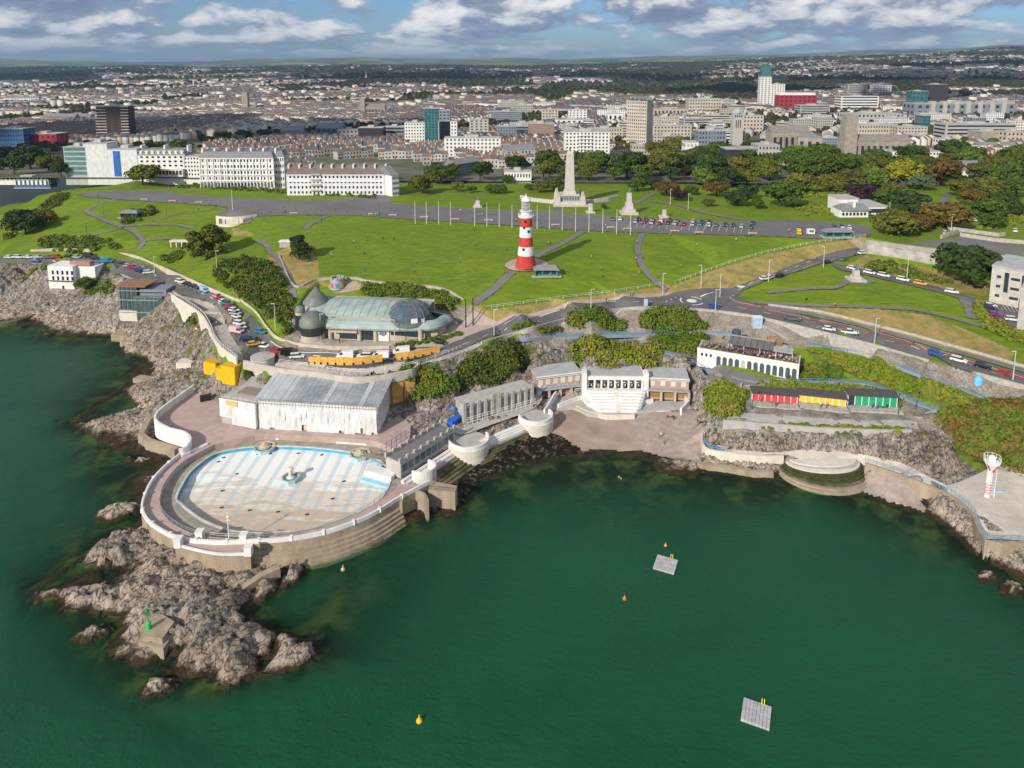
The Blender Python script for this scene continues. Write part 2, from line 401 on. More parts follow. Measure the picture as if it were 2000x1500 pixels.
LINES = [
 # left rocks, road edge, promenade
 [(-80,515,17),(0,515,17),(95,516,17),(185,522,17),(230,545,17),(290,562,17.2),(332,577,17.2),(385,612,17.2),(408,640,17.2),(414,655,17.1),(426,674,17),(443,690,17),(462,703,17)],
 [(-80,530,12),(0,530,12),(95,545,8),(97,568,7),(180,566,8),(232,612,9.3),(325,620,9),(360,644,7.8),(383,664,8),(406,694,8.2),(422,727,8.5),(458,757,8.5),(480,765,8.5)],
 [(0,590,2.5),(60,600,3),(150,615,3),(250,640,3),(305,665,4),(20,560,7),(60,545,9)],
 [(370,722,5),(330,740,3.5),(300,775,3.2),(260,800,2.4),(200,825,1.6),(350,700,6),(290,690,1.5),(330,715,3)],
 # lido interior (below its floors) 
 [(300,930,.4),(330,880,.5),(310,835,1),(380,780,3),(290,985,.4),(300,1025,.3),(360,1062,.5),(480,1080,.6),(560,1078,.4),(640,1060,.3),(760,1010,.3),(850,975,.4),(830,930,.6),
  (560,950,.4),(600,850,.6),(450,850,.8),(800,870,1),(870,890,1)],
 [(480,806,4.6),(560,806,4.6),(640,808,4.6),(700,810,4.6),(778,815,4.6),(430,800,4.6),(508,830,4),(640,840,4),(750,846,4)],
 [(545,868,.8),(640,872,.8),(740,890,.8),(450,868,.8),(690,880,.8),(760,905,.8)],
 [(500,745,9),(520,752,9),(600,752,10),(700,760,10),(780,748,11)],
 # rocks in front of the lido
 [(230,1082,2.6),(285,1062,1.7),(330,1092,1.8),(420,1120,.9),(500,1125,.9),(450,1165,2.2),(330,1150,1.8),(180,1160,1.5),(110,1162,.7),(290,1190,2.2),(400,1240,2.6),(450,1290,2.2),(360,1285,1.4),(280,1275,1),
  (560,1268,1.9),(600,1270,1.5),(80,1161,.9),(140,1160,1.6),(200,1088,2.2),(178,1090,1.3),(222,1052,2.2),(250,1046,1.8),(160,1170,1.4),(210,1180,1.6),(570,1105,2.2),(520,1140,1.7),(420,1195,2.8),(500,1245,1.8),(480,1300,1.4),(250,1240,.8)],
 # coast road: sea side, then land side
 [(470,700,17.2),(520,715,17),(600,725,17),(700,735,17),(790,722,17),(860,702,17.3),(900,680,18),(960,662,19),(1040,641,20.3),(1150,613,21.3),(1260,601,21),(1350,604,20.3),(1440,613,19.6),(1520,629,19.2),
  (1620,653,18.5),(1715,676,17.7),(1812,704,17.2),(1925,733,16.6),(2010,755,16),(2120,785,15.5)],
 [(0,498,17.8),(100,497,18),(250,506,18.5),(330,536,18.3),(390,561,18.2),(450,588,18),(497,618,18),(520,652,17.6),(560,680,17.4),(640,686,17.4),(740,690,17.5),(860,676,18),(900,659,18.6),(970,636,19.8),(1100,601,21.5),(1200,587,21.6),(1300,576,21)],
 # land above it
 [(60,470,20),(100,466,22),(240,470,23.5),(300,470,24),(345,492,22),(420,510,25),(480,532,25),(540,562,25),(575,602,24),(600,565,26)],
 [(625,545,26.5),(690,546,26.5),(720,552,26.5),(790,558,26.3),(840,562,26),(880,572,25.6),(925,592,24.5),(950,605,23.5),(1000,599,23.9),(1100,585,24),(1200,572,24),(1290,559,23.3),(1320,555,23.3),(1400,525,25.5),(1500,495,28),(1600,476,29.5),(1692,463,30.5)],
 [(620,600,19.5),(700,610,19.5),(800,620,19.5),(870,640,19.5),(900,630,20)],
 [(140,390,29),(100,400,27),(180,430,27),(330,430,27),(400,445,26.5),(440,470,25.5),(400,400,30),(455,442,26.6),(500,470,26.5),(545,500,26.2),(520,480,26.6),(560,450,29.3),(600,490,28.3),(620,430,30.5)],
 [(1027,522,30),(800,480,29.5),(700,470,29.3),(900,500,29.2),(1200,500,30),(1400,480,30.7),(800,530,27.6),(1000,570,26.5),(1150,545,27.2)],
 # promenade
 [(150,382,30),(225,389,30.3),(330,396,30.4),(435,403,30.5),(500,424,30.4),(560,420,30.6),(640,420,30.7),(700,421,31),(800,428,31),(900,436,31),(1000,440,31),(1140,451,31),(1300,457,31),(1500,462,31),(1640,462,30.8)],
 [(150,376,30),(250,372,31),(340,376,31),(450,384,31),(560,389,31),(700,393,31),(800,401,31.3),(930,406,31.5),(1100,413,31.5),(1250,424,31.5),(1440,433,31),(1640,440,31)],
 [(130,352,26),(270,352,31),(400,360,31.5),(560,372,31.5),(770,386,31.5),(900,376,31),(1100,371,30.5),(1300,362,29),(1500,366,29),(1700,372,29),(1900,362,28.5),(2000,357,28)],
 # left drop
 [(0,350,12),(60,350,12),(120,355,20),(90,372,22),(60,392,15),(0,420,13),(0,380,13),(0,465,16),(-100,480,14),(-100,380,12),(-60,440,12)],
 [(150,378,29.5),(112,408,26),(60,440,22),(20,472,19)],
 # upper branch road, right fields
 [(1400,585,20.6),(1430,571,21.2),(1530,534,23.7),(1600,508,25.2),(1690,488,27),(1740,470,29)],
 [(1460,590,20.8),(1700,600,21.5),(1890,622,20),(1660,546,24),(1550,560,22.8),(1850,582,22),(2000,655,18.5),(1980,692,17.2),(1700,634,19.4),(1500,599,20.1),(1600,612,19.9),(1850,672,17.9)],
 [(1620,515,25.4),(1700,535,24.8),(1790,556,23.9),(1860,573,23),(1950,608,21),(2010,640,19.5),(2100,660,19)],
 [(1690,463,31.6),(1760,475,31.4),(1856,487,30.6),(2000,501,30.3),(2150,514,30.2)],
 [(1688,498,26.5),(1760,515,25),(1838,531,23.2),(1930,548,22.8),(2050,562,22.5)],
 [(1900,470,31),(2000,440,31),(1750,432,30.7),(1850,402,30.4),(2000,480,31)],
 # terraces under the road, right of the lido
 [(985,676,17.2),(1020,664,17.3),(1080,658,15.8),(1130,656,14.9),(1260,656,14.4),(1330,652,14.4),(1400,652,14.6),(1440,655,14.8),(1520,664,14.8)],
 [(1100,648,15.2),(1200,646,14.8),(1300,645,14.8)],
 [(1570,668,14.8),(1620,676,14.4),(1700,695,13.7),(1800,730,12.6),(1930,778,11.6),(2000,800,12)],
 [(1540,748,10),(1600,745,10),(1700,750,9.8),(1780,778,9),(1830,800,8.3)],
 [(1370,740,10.6),(1400,742,10.6),(1480,748,10.4),(1540,745,10.4),(1360,722,10.8),(1555,720,10.8)],
 [(1390,735,10.2),(1360,745,9),(1400,800,6),(1380,790,5)],
 [(1470,785,8.6),(1560,793,8.6),(1660,800,8.5),(1755,806,8.4)],
 [(1410,815,8),(1500,825,8),(1600,833,8),(1700,838,8),(1775,838,8.2)],
 [(1400,850,4),(1430,868,3.2),(1500,884,3.2),(1600,884,3.2),(1700,905,4.4),(1800,930,4.4),(1850,962,4.4)],
 [(1360,870,2.2),(1360,905,1),(1365,810,3.4),(1300,800,3),(1200,802,2.6),(1100,808,2.4),(1080,850,1.2),(1200,860,.8),(1330,870,.9)],
 [(1040,778,3),(1140,790,2.4),(1240,792,2.4),(1340,780,2.6),(1090,772,2.6),(1300,776,2.6)],
 [(1040,706,12),(1140,704,12.5),(1240,703,12.5),(1345,706,11.8)],
 [(1035,748,4.2),(1140,745,4.2),(1240,745,4.2),(1348,750,4.2)],
 [(1060,686,13.2),(1160,690,13.2),(1280,692,13),(1340,694,12.6)],
 [(1680,912,1),(1740,935,1),(1800,970,.8),(1560,900,1.4),(1620,920,1.2),(1690,940,1)],
 [(1850,812,9),(1930,792,11.2),(1900,900,5.4),(2000,872,9),(2000,802,14),(1990,930,6.5),(1850,865,5.4),(1960,905,5),(2080,900,9),(2080,1000,5)],
 [(1700,906,4.4),(1760,925,4.4),(1850,962,4.4),(1900,1002,4.4),(1925,1055,4.4),(1990,1055,4.4),(2080,1060,4.4)],
 # cliff between the wrapped hall and the white terrace
 [(780,740,13),(830,720,15),(880,735,13),(930,700,15.5),(985,690,14.5),(1000,720,12),(960,745,9),(900,770,7),(790,790,7),(800,830,5),(860,820,5),(1010,740,9),(1030,770,4.6),(940,800,4.6),(900,820,4.6)],
]
for L in LINES: PTS += L
TW = [W(*p) for p in PTS]
TW += [(x, y, z) for x, y, z in [(-420,60,-10),(420,60,-8),(0,60,-11),(-420,180,-9),(420,150,6),(-420,260,-6),(420,260,16),(-420,330,14),(420,330,28),(-420,560,14),(-330,470,15),(-220,480,26),
   (0,520,28),(150,520,27),(300,500,26),(420,560,24),(0,600,26),(-250,600,16),(-340,420,12),(-340,350,13)]]

# ---- triangulate and sample on a regular grid
GX0, GX1, GY0, GY1, GS = -350.0, 350.0, 84.0, 486.0, 0.8
NX = int((GX1 - GX0) / GS) + 1; NY = int((GY1 - GY0) / GS) + 1
gx = GX0 + np.arange(NX) * GS; gy = GY0 + np.arange(NY) * GS
GXX, GYY = np.meshgrid(gx, gy)                       # [iy, ix]
H0 = np.zeros((NY, NX)) - 8.0
cd = delaunay_2d_cdt([Vector(p[:2]) for p in TW], [], [], 0, 1e-4)
cv = [(v.x, v.y) for v in cd[0]]; cz = [TW[o[0]][2] for o in cd[3]]
for f in cd[2]:
    (ax, ay), (bx, by), (c2x, c2y) = (cv[i] for i in f)
    za, zb, zc = (cz[i] for i in f)
    i0 = max(0, int((min(ax, bx, c2x) - GX0) / GS)); i1 = min(NX - 1, int((max(ax, bx, c2x) - GX0) / GS) + 1)
    j0 = max(0, int((min(ay, by, c2y) - GY0) / GS)); j1 = min(NY - 1, int((max(ay, by, c2y) - GY0) / GS) + 1)
    if i1 < i0 or j1 < j0: continue
    X = GXX[j0:j1 + 1, i0:i1 + 1]; Y = GYY[j0:j1 + 1, i0:i1 + 1]
    d = (by - c2y) * (ax - c2x) + (c2x - bx) * (ay - c2y)
    if abs(d) < 1e-9: continue
    l1 = ((by - c2y) * (X - c2x) + (c2x - bx) * (Y - c2y)) / d
    l2 = ((c2y - ay) * (X - c2x) + (ax - c2x) * (Y - c2y)) / d
    l3 = 1 - l1 - l2
    ok = (l1 >= -1e-6) & (l2 >= -1e-6) & (l3 >= -1e-6)
    H0[j0:j1 + 1, i0:i1 + 1][ok] = (l1 * za + l2 * zb + l3 * zc)[ok]

PXX, PYY = to_px(GXX, GYY, H0)                       # where every grid point shows
# ---- ground classes
ROCK, SAND, SHINGLE, DRY, GRASS, BANK, WEED, BED, EARTH = range(9)
CLS = np.full((NY, NX), GRASS)
POLYS = [
 (ROCK, [(-90,512),(185,518),(335,575),(388,610),(412,650),(415,700),(470,745),(480,790),(520,1000),(900,1010),(900,900),(760,850),(765,770),(790,725),(870,700),(985,672),(1060,640),(1150,640),(1400,640),(1420,660),
         (1370,730),(1400,800),(1470,840),(1800,845),(1850,812),(1870,900),(2100,1000),(2100,1250),(-100,1500)]),
 (ROCK, [(440,740),(480,742),(790,722),(900,900),(500,1010),(470,760)]),
 (EARTH, [(1040,637),(1150,610),(1260,602),(1350,606),(1440,616),(1520,632),(1620,656),(1715,680),(1812,708),(1925,738),(2100,790),(2100,850),(1930,780),(1800,738),(1700,702),(1600,676),(1500,690),(1420,690),(1340,700),(1020,672)]),
 (EARTH, [(1365,715),(1400,712),(1480,745),(1560,742),(1660,745),(1790,785),(1835,800),(1840,846),(1400,850),(1440,800),(1380,760)]),
 (BANK, [(1572,682),(1700,705),(1800,740),(1925,782),(1880,800),(1830,795),(1740,765),(1640,720),(1590,700)]),
 (BANK, [(1480,750),(1540,752),(1700,758),(1760,780),(1750,805),(1660,798),(1480,782)]),
 (BANK, [(1830,800),(1930,782),(2100,790),(2100,960),(1990,950),(1900,905),(1860,840)]),
 (BANK, [(1560,712),(1640,725),(1655,742),(1540,742)]),
 (DRY, [(1500,597),(1600,597),(1700,602),(1810,617),(1900,650),(1985,690),(1960,715),(1700,640),(1600,616)]),
 (DRY, [(930,597),(950,606),(1100,586),(1200,573),(1290,560),(1320,556),(1400,526),(1500,496),(1600,477),(1692,464),(1695,488),(1600,508),(1430,571),(1300,577),(1100,602),(970,636),(925,610)]),
 (DRY, [(520,500),(560,485),(600,490),(617,503),(622,545),(640,560),(575,565),(530,520)]),
 (DRY, [(1650,520),(1690,500),(1840,532),(1930,560),(1925,580),(1850,566),(1700,532)]),
 (DRY, [(450,445),(490,455),(495,462),(455,462)]),
 (EARTH, [(300,566),(340,574),(400,584),(440,598),(460,650),(480,690),(545,708),(700,708),(860,690),(925,665),(940,675),(860,706),(800,726),(700,740),(540,722),(475,712),(462,704),(443,691),(425,675),(412,655),(406,640),(385,614),(335,580)]),
 (EARTH, [(400,700),(425,728),(470,762),(440,760),(395,735)]), (EARTH, [(572,605),(620,598),(880,600),(935,600),(925,660),(862,694),(640,700),(540,694)]),
 (WEED, [(886,975),(896,930),(950,890),(1010,858),(1060,842),(1110,862),(1145,872),(1140,886),(1060,897),(1000,914),(930,944),(905,990)]),
 (SAND, [(1068,800),(1140,795),(1160,800),(1350,805),(1368,830),(1366,905),(1340,893),(1280,888),(1200,878),(1130,884),(1100,860),(1060,838)]),
 (SHINGLE, [(1220,805),(1360,805),(1368,908),(1300,893),(1250,880),(1230,840)]),
 (SHINGLE, [(1672,935),(1700,925),(1760,930),(1790,965),(1815,1003),(1740,982),(1680,965)]),
]
WX_ = (fbm(GXX / 6, GYY / 6, 3, 55) - .5) * 30; WY_ = (fbm(GXX / 6, GYY / 6, 3, 58) - .5) * 14
for c, poly in POLYS: CLS[inpoly(PXX + WX_, PYY + WY_, poly) if c in (SAND, SHINGLE, BANK, WEED) else inpoly(PXX, PYY, poly)] = c
CLS[(CLS == GRASS) & (H0 < 3)] = ROCK
CLS[H0 < -0.25] = BED
# rough rock: blocks and slanting strata
rock_w = np.where((CLS == ROCK) | (CLS == BED) | (CLS == WEED), 1.0, 0.0)
rock_w[inpoly(PXX, PYY, [(1025,722),(1140,718),(1355,722),(1358,815),(1240,818),(1110,812),(1040,790)])] = 0; rock_w[inpoly(PXX, PYY, [(895,790),(1045,752),(1060,790),(905,832)])] = 0
rock_w[inpoly(PXX, PYY, [(1395,868),(1440,876),(1560,876),(1680,882),(1770,900),(1850,938),(1880,925),(1960,900),(2100,925),(2100,1064),(1985,1060),(1926,1060),(1900,1008),(1850,968),(1760,932),(1690,912),(1610,912),(1540,900),(1400,892)])] = 0
for pl_ in ([(1500,885),(1725,885),(1725,980),(1500,980)], [(1860,1008),(1940,1112),(2100,1185),(2100,1058),(1926,1054),(1900,1002),(1850,965)], [(222,552),(340,558),(340,622),(222,622)], [(90,512),(188,512),(188,582),(90,582)], [(392,688),(478,690),(495,772),(398,768)], [(278,985),(300,925),(340,885),(305,850),(305,820),(380,775),(430,770),(790,760),(880,860),(905,960),(830,985),(690,1045),(560,1066),(480,1066),(350,1062),(300,1030)]):
    rock_w[inpoly(PXX, PYY, pl_)] = 0
rock_w[CLS == WEED] *= .5
for _ in range(2):                                   # soften the mask
    rock_w = (rock_w + np.roll(rock_w, 1, 0) + np.roll(rock_w, -1, 0) + np.roll(rock_w, 1, 1) + np.roll(rock_w, -1, 1)) / 5
U = GXX * 0.80 + GYY * 0.60; V = -GXX * 0.60 + GYY * 0.80
ux = U + 3 * (fbm(GXX / 9, GYY / 9, 3, 5) - .5); vx = V + 3 * (fbm(GXX / 9, GYY / 9, 3, 9) - .5)
ridge = 1 - np.abs(2 * fbm(ux / 11, vx / 3.6, 4, 31, 0.6) - 1) * 1.6
blocks = fbm(ux / 5.5, vx / 2.6, 4, 77, 0.62)
blocks = np.round(blocks * 7) / 7 * 0.6 + blocks * 0.4
amp = np.clip(H0 * .55 + .12, 0.10, 1.0) * np.where((GXX < -62) & (GYY > 192), .55, 1.0) * np.where(GYY < 150, .8, 1.0)
ROCKY = rock_w * amp * ((ridge - .55) * 2.6 + (blocks - .5) * 4.0)
inside_lido = inpoly(PXX, PYY, [(278,985),(300,925),(340,885),(310,835),(380,780),(430,775),(770,770),(880,860),(905,960),(830,985),(690,1045),(560,1066),(480,1066),(350,1062),(300,1030)])
ROCKY[inside_lido] = np.minimum(ROCKY[inside_lido], 0.0)
H1 = H0 + ROCKY
H1 += np.where((CLS == BANK) | (CLS == EARTH), (fbm(GXX / 3, GYY / 3, 3, 3) - .5) * 0.7, 0)
H1 += np.where((CLS == SHINGLE) | (CLS == SAND), (fbm(GXX / 4, GYY / 4, 3, 13) - .5) * 0.25, 0)
LOWER = np.zeros((NY, NX), bool)

def hgrid(G, x, y):
    i = min(max((x - GX0) / GS, 0), NX - 1.001); j = min(max((y - GY0) / GS, 0), NY - 1.001)
    a, b = int(i), int(j); fx, fy = i - a, j - b
    return (G[b, a] * (1 - fx) + G[b, a + 1] * fx) * (1 - fy) + (G[b + 1, a] * (1 - fx) + G[b + 1, a + 1] * fx) * fy
# ---- land beyond: height from the row of the picture at which ground at that distance is seen
FAR_Y = [440, 560, 700, 1000, 1500, 2200, 3000, 4500, 6000, 9000, 14000, 22000]
FAR_C = {  # column: rows
 -900: [352, 330, 300, 262, 222, 192, 170, 152, 142, 134, 116, 112],
 0:    [352, 330, 300, 260, 220, 190, 170, 152, 140, 132, 117, 114],
 300:  [352, 330, 298, 258, 216, 186, 167, 150, 137, 131, 122, 121],
 700:  [360, 330, 296, 256, 214, 184, 165, 144, 135, 128, 115, 121],
 1000: [362, 330, 296, 256, 214, 185, 166, 142, 134, 125, 118, 120],
 1300: [362, 330, 296, 255, 216, 190, 172, 143, 133, 122, 116, 112],
 1500: [362, 330, 296, 255, 214, 184, 162, 136, 124, 117, 111, 108],
 1750: [360, 330, 296, 253, 212, 180, 155, 127, 112, 108, 104, 102],
 2000: [356, 328, 294, 250, 208, 176, 148, 119, 96, 95, 95, 95],
 2900: [356, 328, 294, 250, 208, 176, 145, 112, 90, 90, 90, 90]}
_fc = sorted(FAR_C)
_FR = np.array([FAR_C[c] for c in _fc], float)
_LY = np.log(np.array(FAR_Y, float))
def far_h(x, y):
    x = np.asarray(x, float); y = np.asarray(y, float)
    col = np.clip(1000 + FPX * x / np.maximum(y, 1), _fc[0], _fc[-1])
    ly = np.clip(np.log(np.maximum(y, 440)), _LY[0], _LY[-1])
    k = np.clip(np.searchsorted(_LY, ly) - 1, 0, len(_LY) - 2)
    fy = (ly - _LY[k]) / (_LY[k + 1] - _LY[k])
    m = np.clip(np.searchsorted(_fc, col) - 1, 0, len(_fc) - 2)
    fcv = np.array(_fc, float); fx = (col - fcv[m]) / (fcv[m + 1] - fcv[m]); fx = fx * fx * (3 - 2 * fx)
    row = (_FR[m, k] * (1 - fx) + _FR[m + 1, k] * fx) * (1 - fy) + (_FR[m, k + 1] * (1 - fx) + _FR[m + 1, k + 1] * fx) * fy
    v = (row - CPY) / FPX
    z = CAMH - y / (_c - v * _s) * (_s + v * _c)
    und = (fbm(x / 700, y / 700, 4, 41) - .5) * np.clip((y - 1200) / 4000, 0, 1) * 45 + (fbm(x / 2600, y / 2600, 3, 43) - .5) * np.clip((y - 5000) / 9000, 0, 1) * 260
    return z + und
def ground(x, y, G=None):
    if y < 480 and abs(x) < 349: return float(hgrid(H0 if G is None else G, x, y))
    return float(far_h(x, y))
def Gp(px, py, top=False):
    """the place on the ground that shows at a picture point"""
    v = (py - CPY) / FPX; u = (px - CPX) / FPX
    dY = _c - v * _s; dZ = -(_s + v * _c); G = H1 if top else H0
    t = 80.0; prev = t
    while t < 30000:
        st = 0.6 if t < 520 else t * 0.01
        t += st
        if CAMH + dZ * t < ground(u * t, dY * t, G):
            lo, hi = t - st, t
            for _ in range(12):
                mid = (lo + hi) / 2
                if CAMH + dZ * mid < ground(u * mid, dY * mid, G): hi = mid
                else: lo = mid
            return (u * hi, dY * hi, ground(u * hi, dY * hi, G))
    return W(px, py, 20)

# ------------------------------------------------------------------ draped sheets (roads, paths, lawns' edges)
def drape(name, px_poly, m, lift=0.06, step=3.0, curve=4, cut=True, zfix=None, kind="structure", parent=None, world_poly=None):
    pts = px_poly if (curve == 0 or world_poly) else smooth(px_poly, curve, True)
    Wd = world_poly if world_poly else ([W(p[0], p[1], zfix)[:2] for p in pts] if zfix is not None else [Gp(*p[:2])[:2] for p in pts])
    Wd = [tuple(p) for p in Wd]
    bd = []
    for a, b in zip(Wd, Wd[1:] + Wd[:1]):
        L = math.dist(a, b); n = max(1, int(L / step))
        bd += [(a[0] + (b[0] - a[0]) * k / n, a[1] + (b[1] - a[1]) * k / n) for k in range(n)]
    xs = [p[0] for p in bd]; ys = [p[1] for p in bd]
    X, Y = np.meshgrid(np.arange(min(xs), max(xs), step), np.arange(min(ys), max(ys), step))
    ok = inpoly(X, Y, bd); inner = list(zip(X[ok], Y[ok]))
    P2 = [Vector(p) for p in bd + inner]
    r = delaunay_2d_cdt(P2, [], [list(range(len(bd)))], 1, 1e-3)
    vs = [(v.x, v.y, (zfix if zfix is not None else ground(v.x, v.y)) + lift) for v in r[0]]
    mb = MB(); mb.add(vs, [tuple(f) for f in r[2]])
    me = mb.mesh(name, m)
    o = bpy.data.objects.new(name, me); COL.objects.link(o)
    if kind: o["kind"] = kind
    if parent is not None: o.parent = parent
    if cut:
        i0 = max(0, int((min(xs) - GX0) / GS)); i1 = int((max(xs) - GX0) / GS) + 2
        j0 = max(0, int((min(ys) - GY0) / GS)); j1 = int((max(ys) - GY0) / GS) + 2
        LOWER[j0:j1, i0:i1] |= inpoly(GXX[j0:j1, i0:i1], GYY[j0:j1, i0:i1], bd)
    return o
def ribbon_poly(px_line, wid, curve=5):
    L = [Gp(*p)[:2] for p in px_line]
    L = smooth(L, curve) if curve else L
    return ribbon_w(L, wid)
def ribbon_w(L, wid):
    a, b = [], []
    for i, p in enumerate(L):
        q0 = L[max(0, i - 1)]; q1 = L[min(len(L) - 1, i + 1)]
        dx, dy = q1[0] - q0[0], q1[1] - q0[1]; l = math.hypot(dx, dy) or 1
        nx, ny = dy / l, -dx / l
        a.append((p[0] + nx * wid / 2, p[1] + ny * wid / 2)); b.append((p[0] - nx * wid / 2, p[1] - ny * wid / 2))
    return a + b[::-1]

m_asphalt = mat("asphalt", (.10, .096, .096), (.145, .138, .138), scale=.15, rough=.9, fine=.12)
m_asphalt_pale = mat("pale asphalt", (.13, .125, .125), (.18, .172, .17), scale=.05, rough=.9, fine=.12)
m_pavement = mat("pavement", (.33, .29, .26), (.42, .38, .34), scale=.4, rough=.9, fine=.12)
m_path = mat("path asphalt", (.15, .14, .135), (.20, .185, .18), scale=.2, rough=.9, fine=.1)
m_redlane = mat("red cycle lane", (.38, .07, .075), scale=.4, rough=.85)
m_paint = mat("road paint", (.72, .70, .66), scale=2, rough=.8, var=.08)
m_yellowline = mat("yellow road paint", (.55, .38, .1), scale=2)
m_pink = mat("pink paving", (.37, .27, .24), (.49, .37, .335), scale=.35, rough=.85, fine=.12)

drape("promenade", [(148,380),(210,373),(332,373),(345,379),(450,386),(560,390),(650,390),(720,384),(742,380),(765,390),(772,398),(850,403),(950,409),(1075,412),(1085,404),(1098,404),(1100,414),(1200,424),(1330,429),(1440,433),(1540,430),(1600,433),(1690,440),(1700,452),(1690,463),(1600,466),(1500,461),(1300,456),(1140,450),(1000,440),(800,428),(700,421),(640,420),(560,420),(500,424),(485,436),(430,440),(425,420),(440,404),(330,396),(225,389)], m_asphalt_pale, curve=3)
# paths over the lawns
for line, wid in [([(640,421),(605,438),(598,447)], 3.2), ([(1140,451),(1100,474),(1062,492),(1045,503)], 3.4), ([(1002,530),(985,545),(960,568),(925,592)], 3.6),
                  ([(1254,456),(1246,478),(1250,505),(1262,530),(1285,553),(1303,566)], 2.8), ([(1088,404),(1105,394),(1098,384)], 4),
                  ([(1270,392),(1330,402),(1370,414),(1420,424),(1460,430)], 3.4), ([(1240,398),(1262,385),(1280,376)], 3),
                  ([(225,389),(185,402),(170,412),(200,427),(232,440),(262,452),(280,470),(268,488)], 2.6), ([(70,470),(150,462),(200,455),(240,444),(258,440),(330,438),(380,446)], 2.2),
                  ([(300,432),(350,418),(430,408)], 1.4), ([(500,468),(520,478),(528,492),(540,500),(550,515),(562,535),(570,560),(575,585)], 2.4), ([(270,472),(330,466),(365,470)], 1.8),
                  ([(1500,571),(1590,563),(1628,562),(1655,552)], 2.0), ([(1440,588),(1560,595),(1700,599),(1780,604),(1850,618),(1900,632),(2000,662)], 2.2),
                  ([(1880,580),(1892,598),(1900,622)], 3.2), ([(1820,400),(1790,418),(1810,380)], 3)]:
    drape("path", None, m_path, world_poly=ribbon_poly(line, wid), lift=.05)
drape("plaza", smooth([(986,518),(1000,508),(1030,504),(1060,508),(1070,517),(1062,525),(1030,530),(998,527)], 3, True), m_pink, curve=0, lift=.09)
# coast road: sheet from the left along the curve past the domed pavilion to the junction
ROAD_UP = [(0,500),(100,499),(250,507),(330,537),(390,562),(450,589),(496,619),(522,653),(562,680),(640,687),(740,690),(860,676),(900,660),(970,636),(1100,602),(1200,588),(1300,577)]
ROAD_LO = [(0,514),(95,515),(190,523),(290,561),(350,575),(400,586),(440,600),(452,625),(460,655),(478,690),(540,708),(620,706),(740,710),(860,697),(920,674),(1040,640),(1150,611),(1260,600)]
drape("road", ROAD_UP + [(1340,572),(1345,604)] + ROAD_LO[::-1], m_asphalt, curve=2)
drape("road", [(1258,600),(1300,577),(1345,566),(1420,563),(1440,578),(1500,603),(1600,624),(1700,648),(1810,678),(1930,712),(2080,755),(2080,775),(1930,736),(1812,703),(1715,676),(1620,653),(1520,629),(1440,612),(1350,603)], m_asphalt, curve=2, lift=.075)
drape("road", [(1390,570),(1430,562),(1530,524),(1600,500),(1690,479),(1700,490),(1620,512),(1530,538),(1450,567),(1440,580)], m_asphalt, curve=2, lift=.09)
drape("road", [(1625,512),(1700,529),(1790,550),(1870,571),(1960,603),(2060,645),(2060,665),(1940,608),(1860,578),(1780,558),(1700,539),(1640,526)], m_asphalt, curve=2, lift=.07)
drape("car_park", [(1905,585),(1990,600),(2080,630),(2080,680),(2000,655),(1930,612)], m_asphalt, curve=0, lift=.10)
drape("road", [(1790,430),(1822,405),(1845,380),(1858,380),(1845,405),(1812,432)], m_asphalt_pale, curve=2, lift=.05)
# promenade slab along the sea wall, left; footway strips
drape("footway", [(190,524),(290,562),(335,577),(388,611),(408,638),(414,655),(426,674),(443,690),(462,704),(476,702),(470,684),(452,655),(438,622),(420,598),(390,586),(340,574),(290,556)], m_pavement, curve=2, lift=.10)
drape("footway", [(478,700),(540,716),(620,727),(705,737),(795,724),(862,704),(935,678),(930,672),(862,697),(740,711),(620,707),(540,709)], m_pavement, curve=2, lift=.10)
drape("footway", [(925,607),(970,629),(1100,594),(1200,581),(1300,572),(1300,578),(1200,588),(1100,602),(970,637),(905,660),(870,676),(862,672)], mat("pale footway", (.36,.28,.25), (.45,.36,.32), scale=.4), curve=2, lift=.12)
drape("footway", [(1500,597),(1600,614),(1700,638),(1810,667),(1930,701),(2080,742),(2080,750),(1930,708),(1810,674),(1700,645),(1600,621),(1500,603)], m_path, curve=2, lift=.12)
drape("cycle_lane", [(1440,590),(1500,604),(1600,626),(1700,650),(1810,681),(1930,715),(2080,758),(2080,763),(1930,719),(1810,684.5),(1700,653),(1600,628.6),(1500,606.4),(1440,592)], m_redlane, curve=2, lift=.10)
def mark(line, wid=.16, m=None, lift=.115, dash=None):
    L = [Gp(*p)[:2] for p in line]; L = smooth(L, 6) if len(L) > 2 else L
    L = dens(L, .6); mb = MB()
    seg = [L] if not dash else [L[i:i + dash + 1] for i in range(0, len(L) - dash, dash * 3)]
    for s_ in seg:
        if len(s_) < 2: continue
        rp = ribbon_w(s_, wid); n = len(s_)
        vs = [(p[0], p[1], ground(*p) + lift) for p in rp]
        mb.add(vs, [(i, i + 1, 2 * n - 2 - i, 2 * n - 1 - i) for i in range(n - 1)])
    return mb
mk = MB()
def addm(mb): mk.add(mb.v, mb.f)
for L, dsh in [([(100,507),(250,514),(330,545),(400,575),(455,606),(480,640),(500,672),(540,694)], 4), ([(560,690),(640,697),(740,700),(860,687),(920,667),(1040,626),(1150,604),(1280,589)], 4),
               ([(1440,600),(1520,616),(1620,639),(1715,662),(1812,691),(1925,723),(2000,745)], 4), ([(1440,568),(1530,531),(1620,504)], 4)]:
    addm(mark(L, .18, dash=dsh))
for L in [[(1500,605.5),(1600,627.2),(1700,651.2),(1810,682.6),(1930,716.6),(2000,738)], [(520,662),(562,682),(640,689),(740,692),(850,679)], [(1290,580),(1200,590),(1100,604),(985,634)], [(1420,576),(1440,590),(1500,602)]]:
    addm(mark(L, .14))
